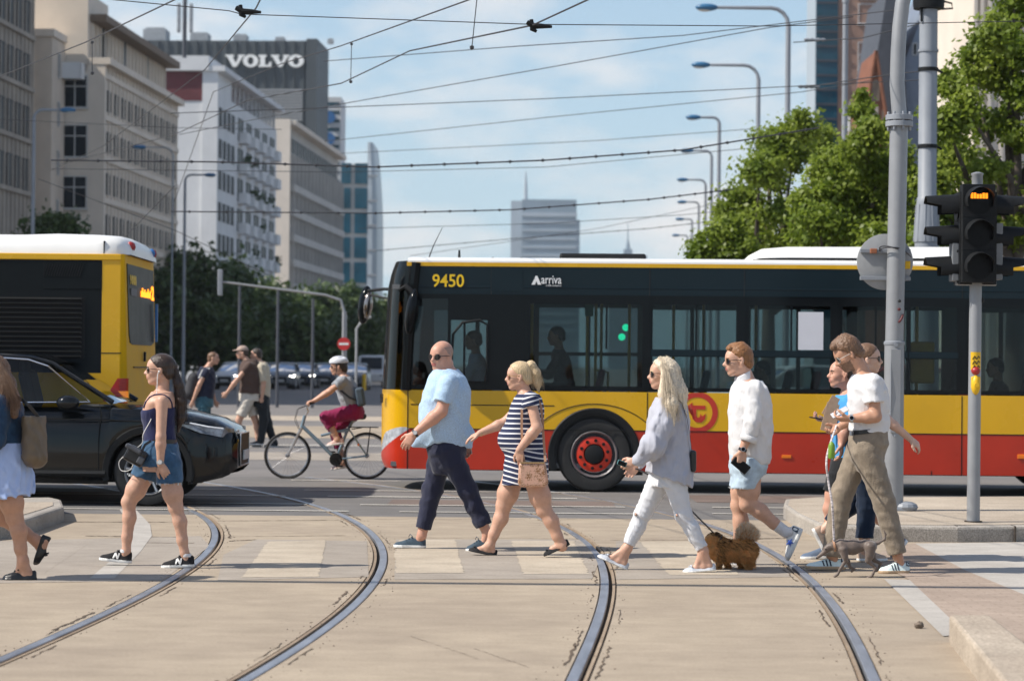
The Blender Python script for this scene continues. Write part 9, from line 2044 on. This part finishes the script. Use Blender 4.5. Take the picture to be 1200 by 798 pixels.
pr += chain([J(1019,650,-.042),J(1017,657,-.042),J(1026.5,665,-.042),J(1021.5,675,-.042),J(1017,677,-.042)],[.033,.020,.012,.0105,.011],.006)
pr += chain([J(1022,650,.042),J(1024,656,.042),J(1032.5,659.5,.042),J(1028,668,.042),J(1024,669.5,.042)],[.032,.019,.012,.010,.011],.006)
pr += chain([J(1024,637,0),J(1030,636,0),J(1036.5,632,0),J(1038,626,0),J(1035.5,621,0)],[.016,.011,.009,.007,.005],.01)
f.mesh('body', pr, [M('dog_grey',(.125,.092,.075),rough=.55,var=.22,scale=14,sheen=.3,bump=.1,bscale=300), M('dog_dark',(.02,.016,.015),rough=.4,var=0)], .0055, waves(7,.0012,.05,(1,0,0)), mf=lambda C: ((np.linalg.norm(C-J(957,654,0),axis=1) < .012)|(np.linalg.norm(np.abs(C-np.array([J(967.5,643.2,0)[0],0,J(967.5,643.2,0)[2]]))-np.array([0,.021,0]),axis=1) < .007)).astype(int))
mb = MB(); c0, c1 = np.array(J(977.5,639.2,0)), unit(np.array(J(984,638.5,0))-np.array(J(973,640,0))); u_ = unit(np.cross(c1,[0,1,0])); mb.tube([Vector(c0+(u_*math.cos(t)+np.array([0,1,0])*math.sin(t))*.037) for t in [i*PI/10 for i in range(20)]],.010,6,closed=True); mb.build('collar', m_strap, f.root, smooth=True)
o = Vector(J(977.5,636.5,-.02)); hand = np.array(manG.j(980,499,.14))+np.array(manG.o)-np.array(f.o); lp = [np.array(J(977.5,637,-.02)), np.array(J(976.5,615,-.05)), np.array(J(975,590,-.08)), np.array(J(970.5,562,-.05)), np.array(J(969,535,0)), hand]
m_rope = M('patterned_rope', (.55,.50,.50), rough=.8, var=.75, scale=60, stretch=(.3,.3,1))
mb = MB(); mb.tube(smooth_path([q-np.array(o) for q in lp]), .0085, 6); ob = mb.build('lead', m_rope, smooth=True, loc=o+f.o); tag(ob, 'pale patterned rope lead rising from the grey dog to the bearded man', 'lead')
p = np.array(J(974.5,529,-.06)); mb = MB(); mb.lathe([(.008,.075),(.02,.06),(.026,.045),(.026,-.045),(.02,-.055),(.0,-.055)],(0,0,0),'Z',14); ob = mb.build('bag_dispenser', M('green_tube',(.16,.30,.03),rough=.5,var=.1), smooth=True, loc=Vector(p)+f.o); tag(ob, 'small green bag dispenser hanging from the rope lead', 'dispenser')
# ------------------------------------------------------------------ haze: even thin air over the whole place
mb = MB(); mb.bx(-520, 520, -20, 2150, -1.2, 175)
hz = mb.build('haze', bpy.data.materials.new('haze_air')); tag(hz, kind='stuff')
hm = hz.data.materials[0]; hm.use_nodes = True; hm.node_tree.nodes.clear()
ho = hm.node_tree.nodes.new('ShaderNodeOutputMaterial'); hv = hm.node_tree.nodes.new('ShaderNodeVolumePrincipled')
hv.inputs['Color'].default_value = (.90,.95,1,1); hv.inputs['Density'].default_value = 0.00013; hv.inputs['Anisotropy'].default_value = .2
hm.node_tree.links.new(hv.outputs[0], ho.inputs['Volume'])
hz.display_type = 'WIRE'
SC.cycles.volume_bounces = 0
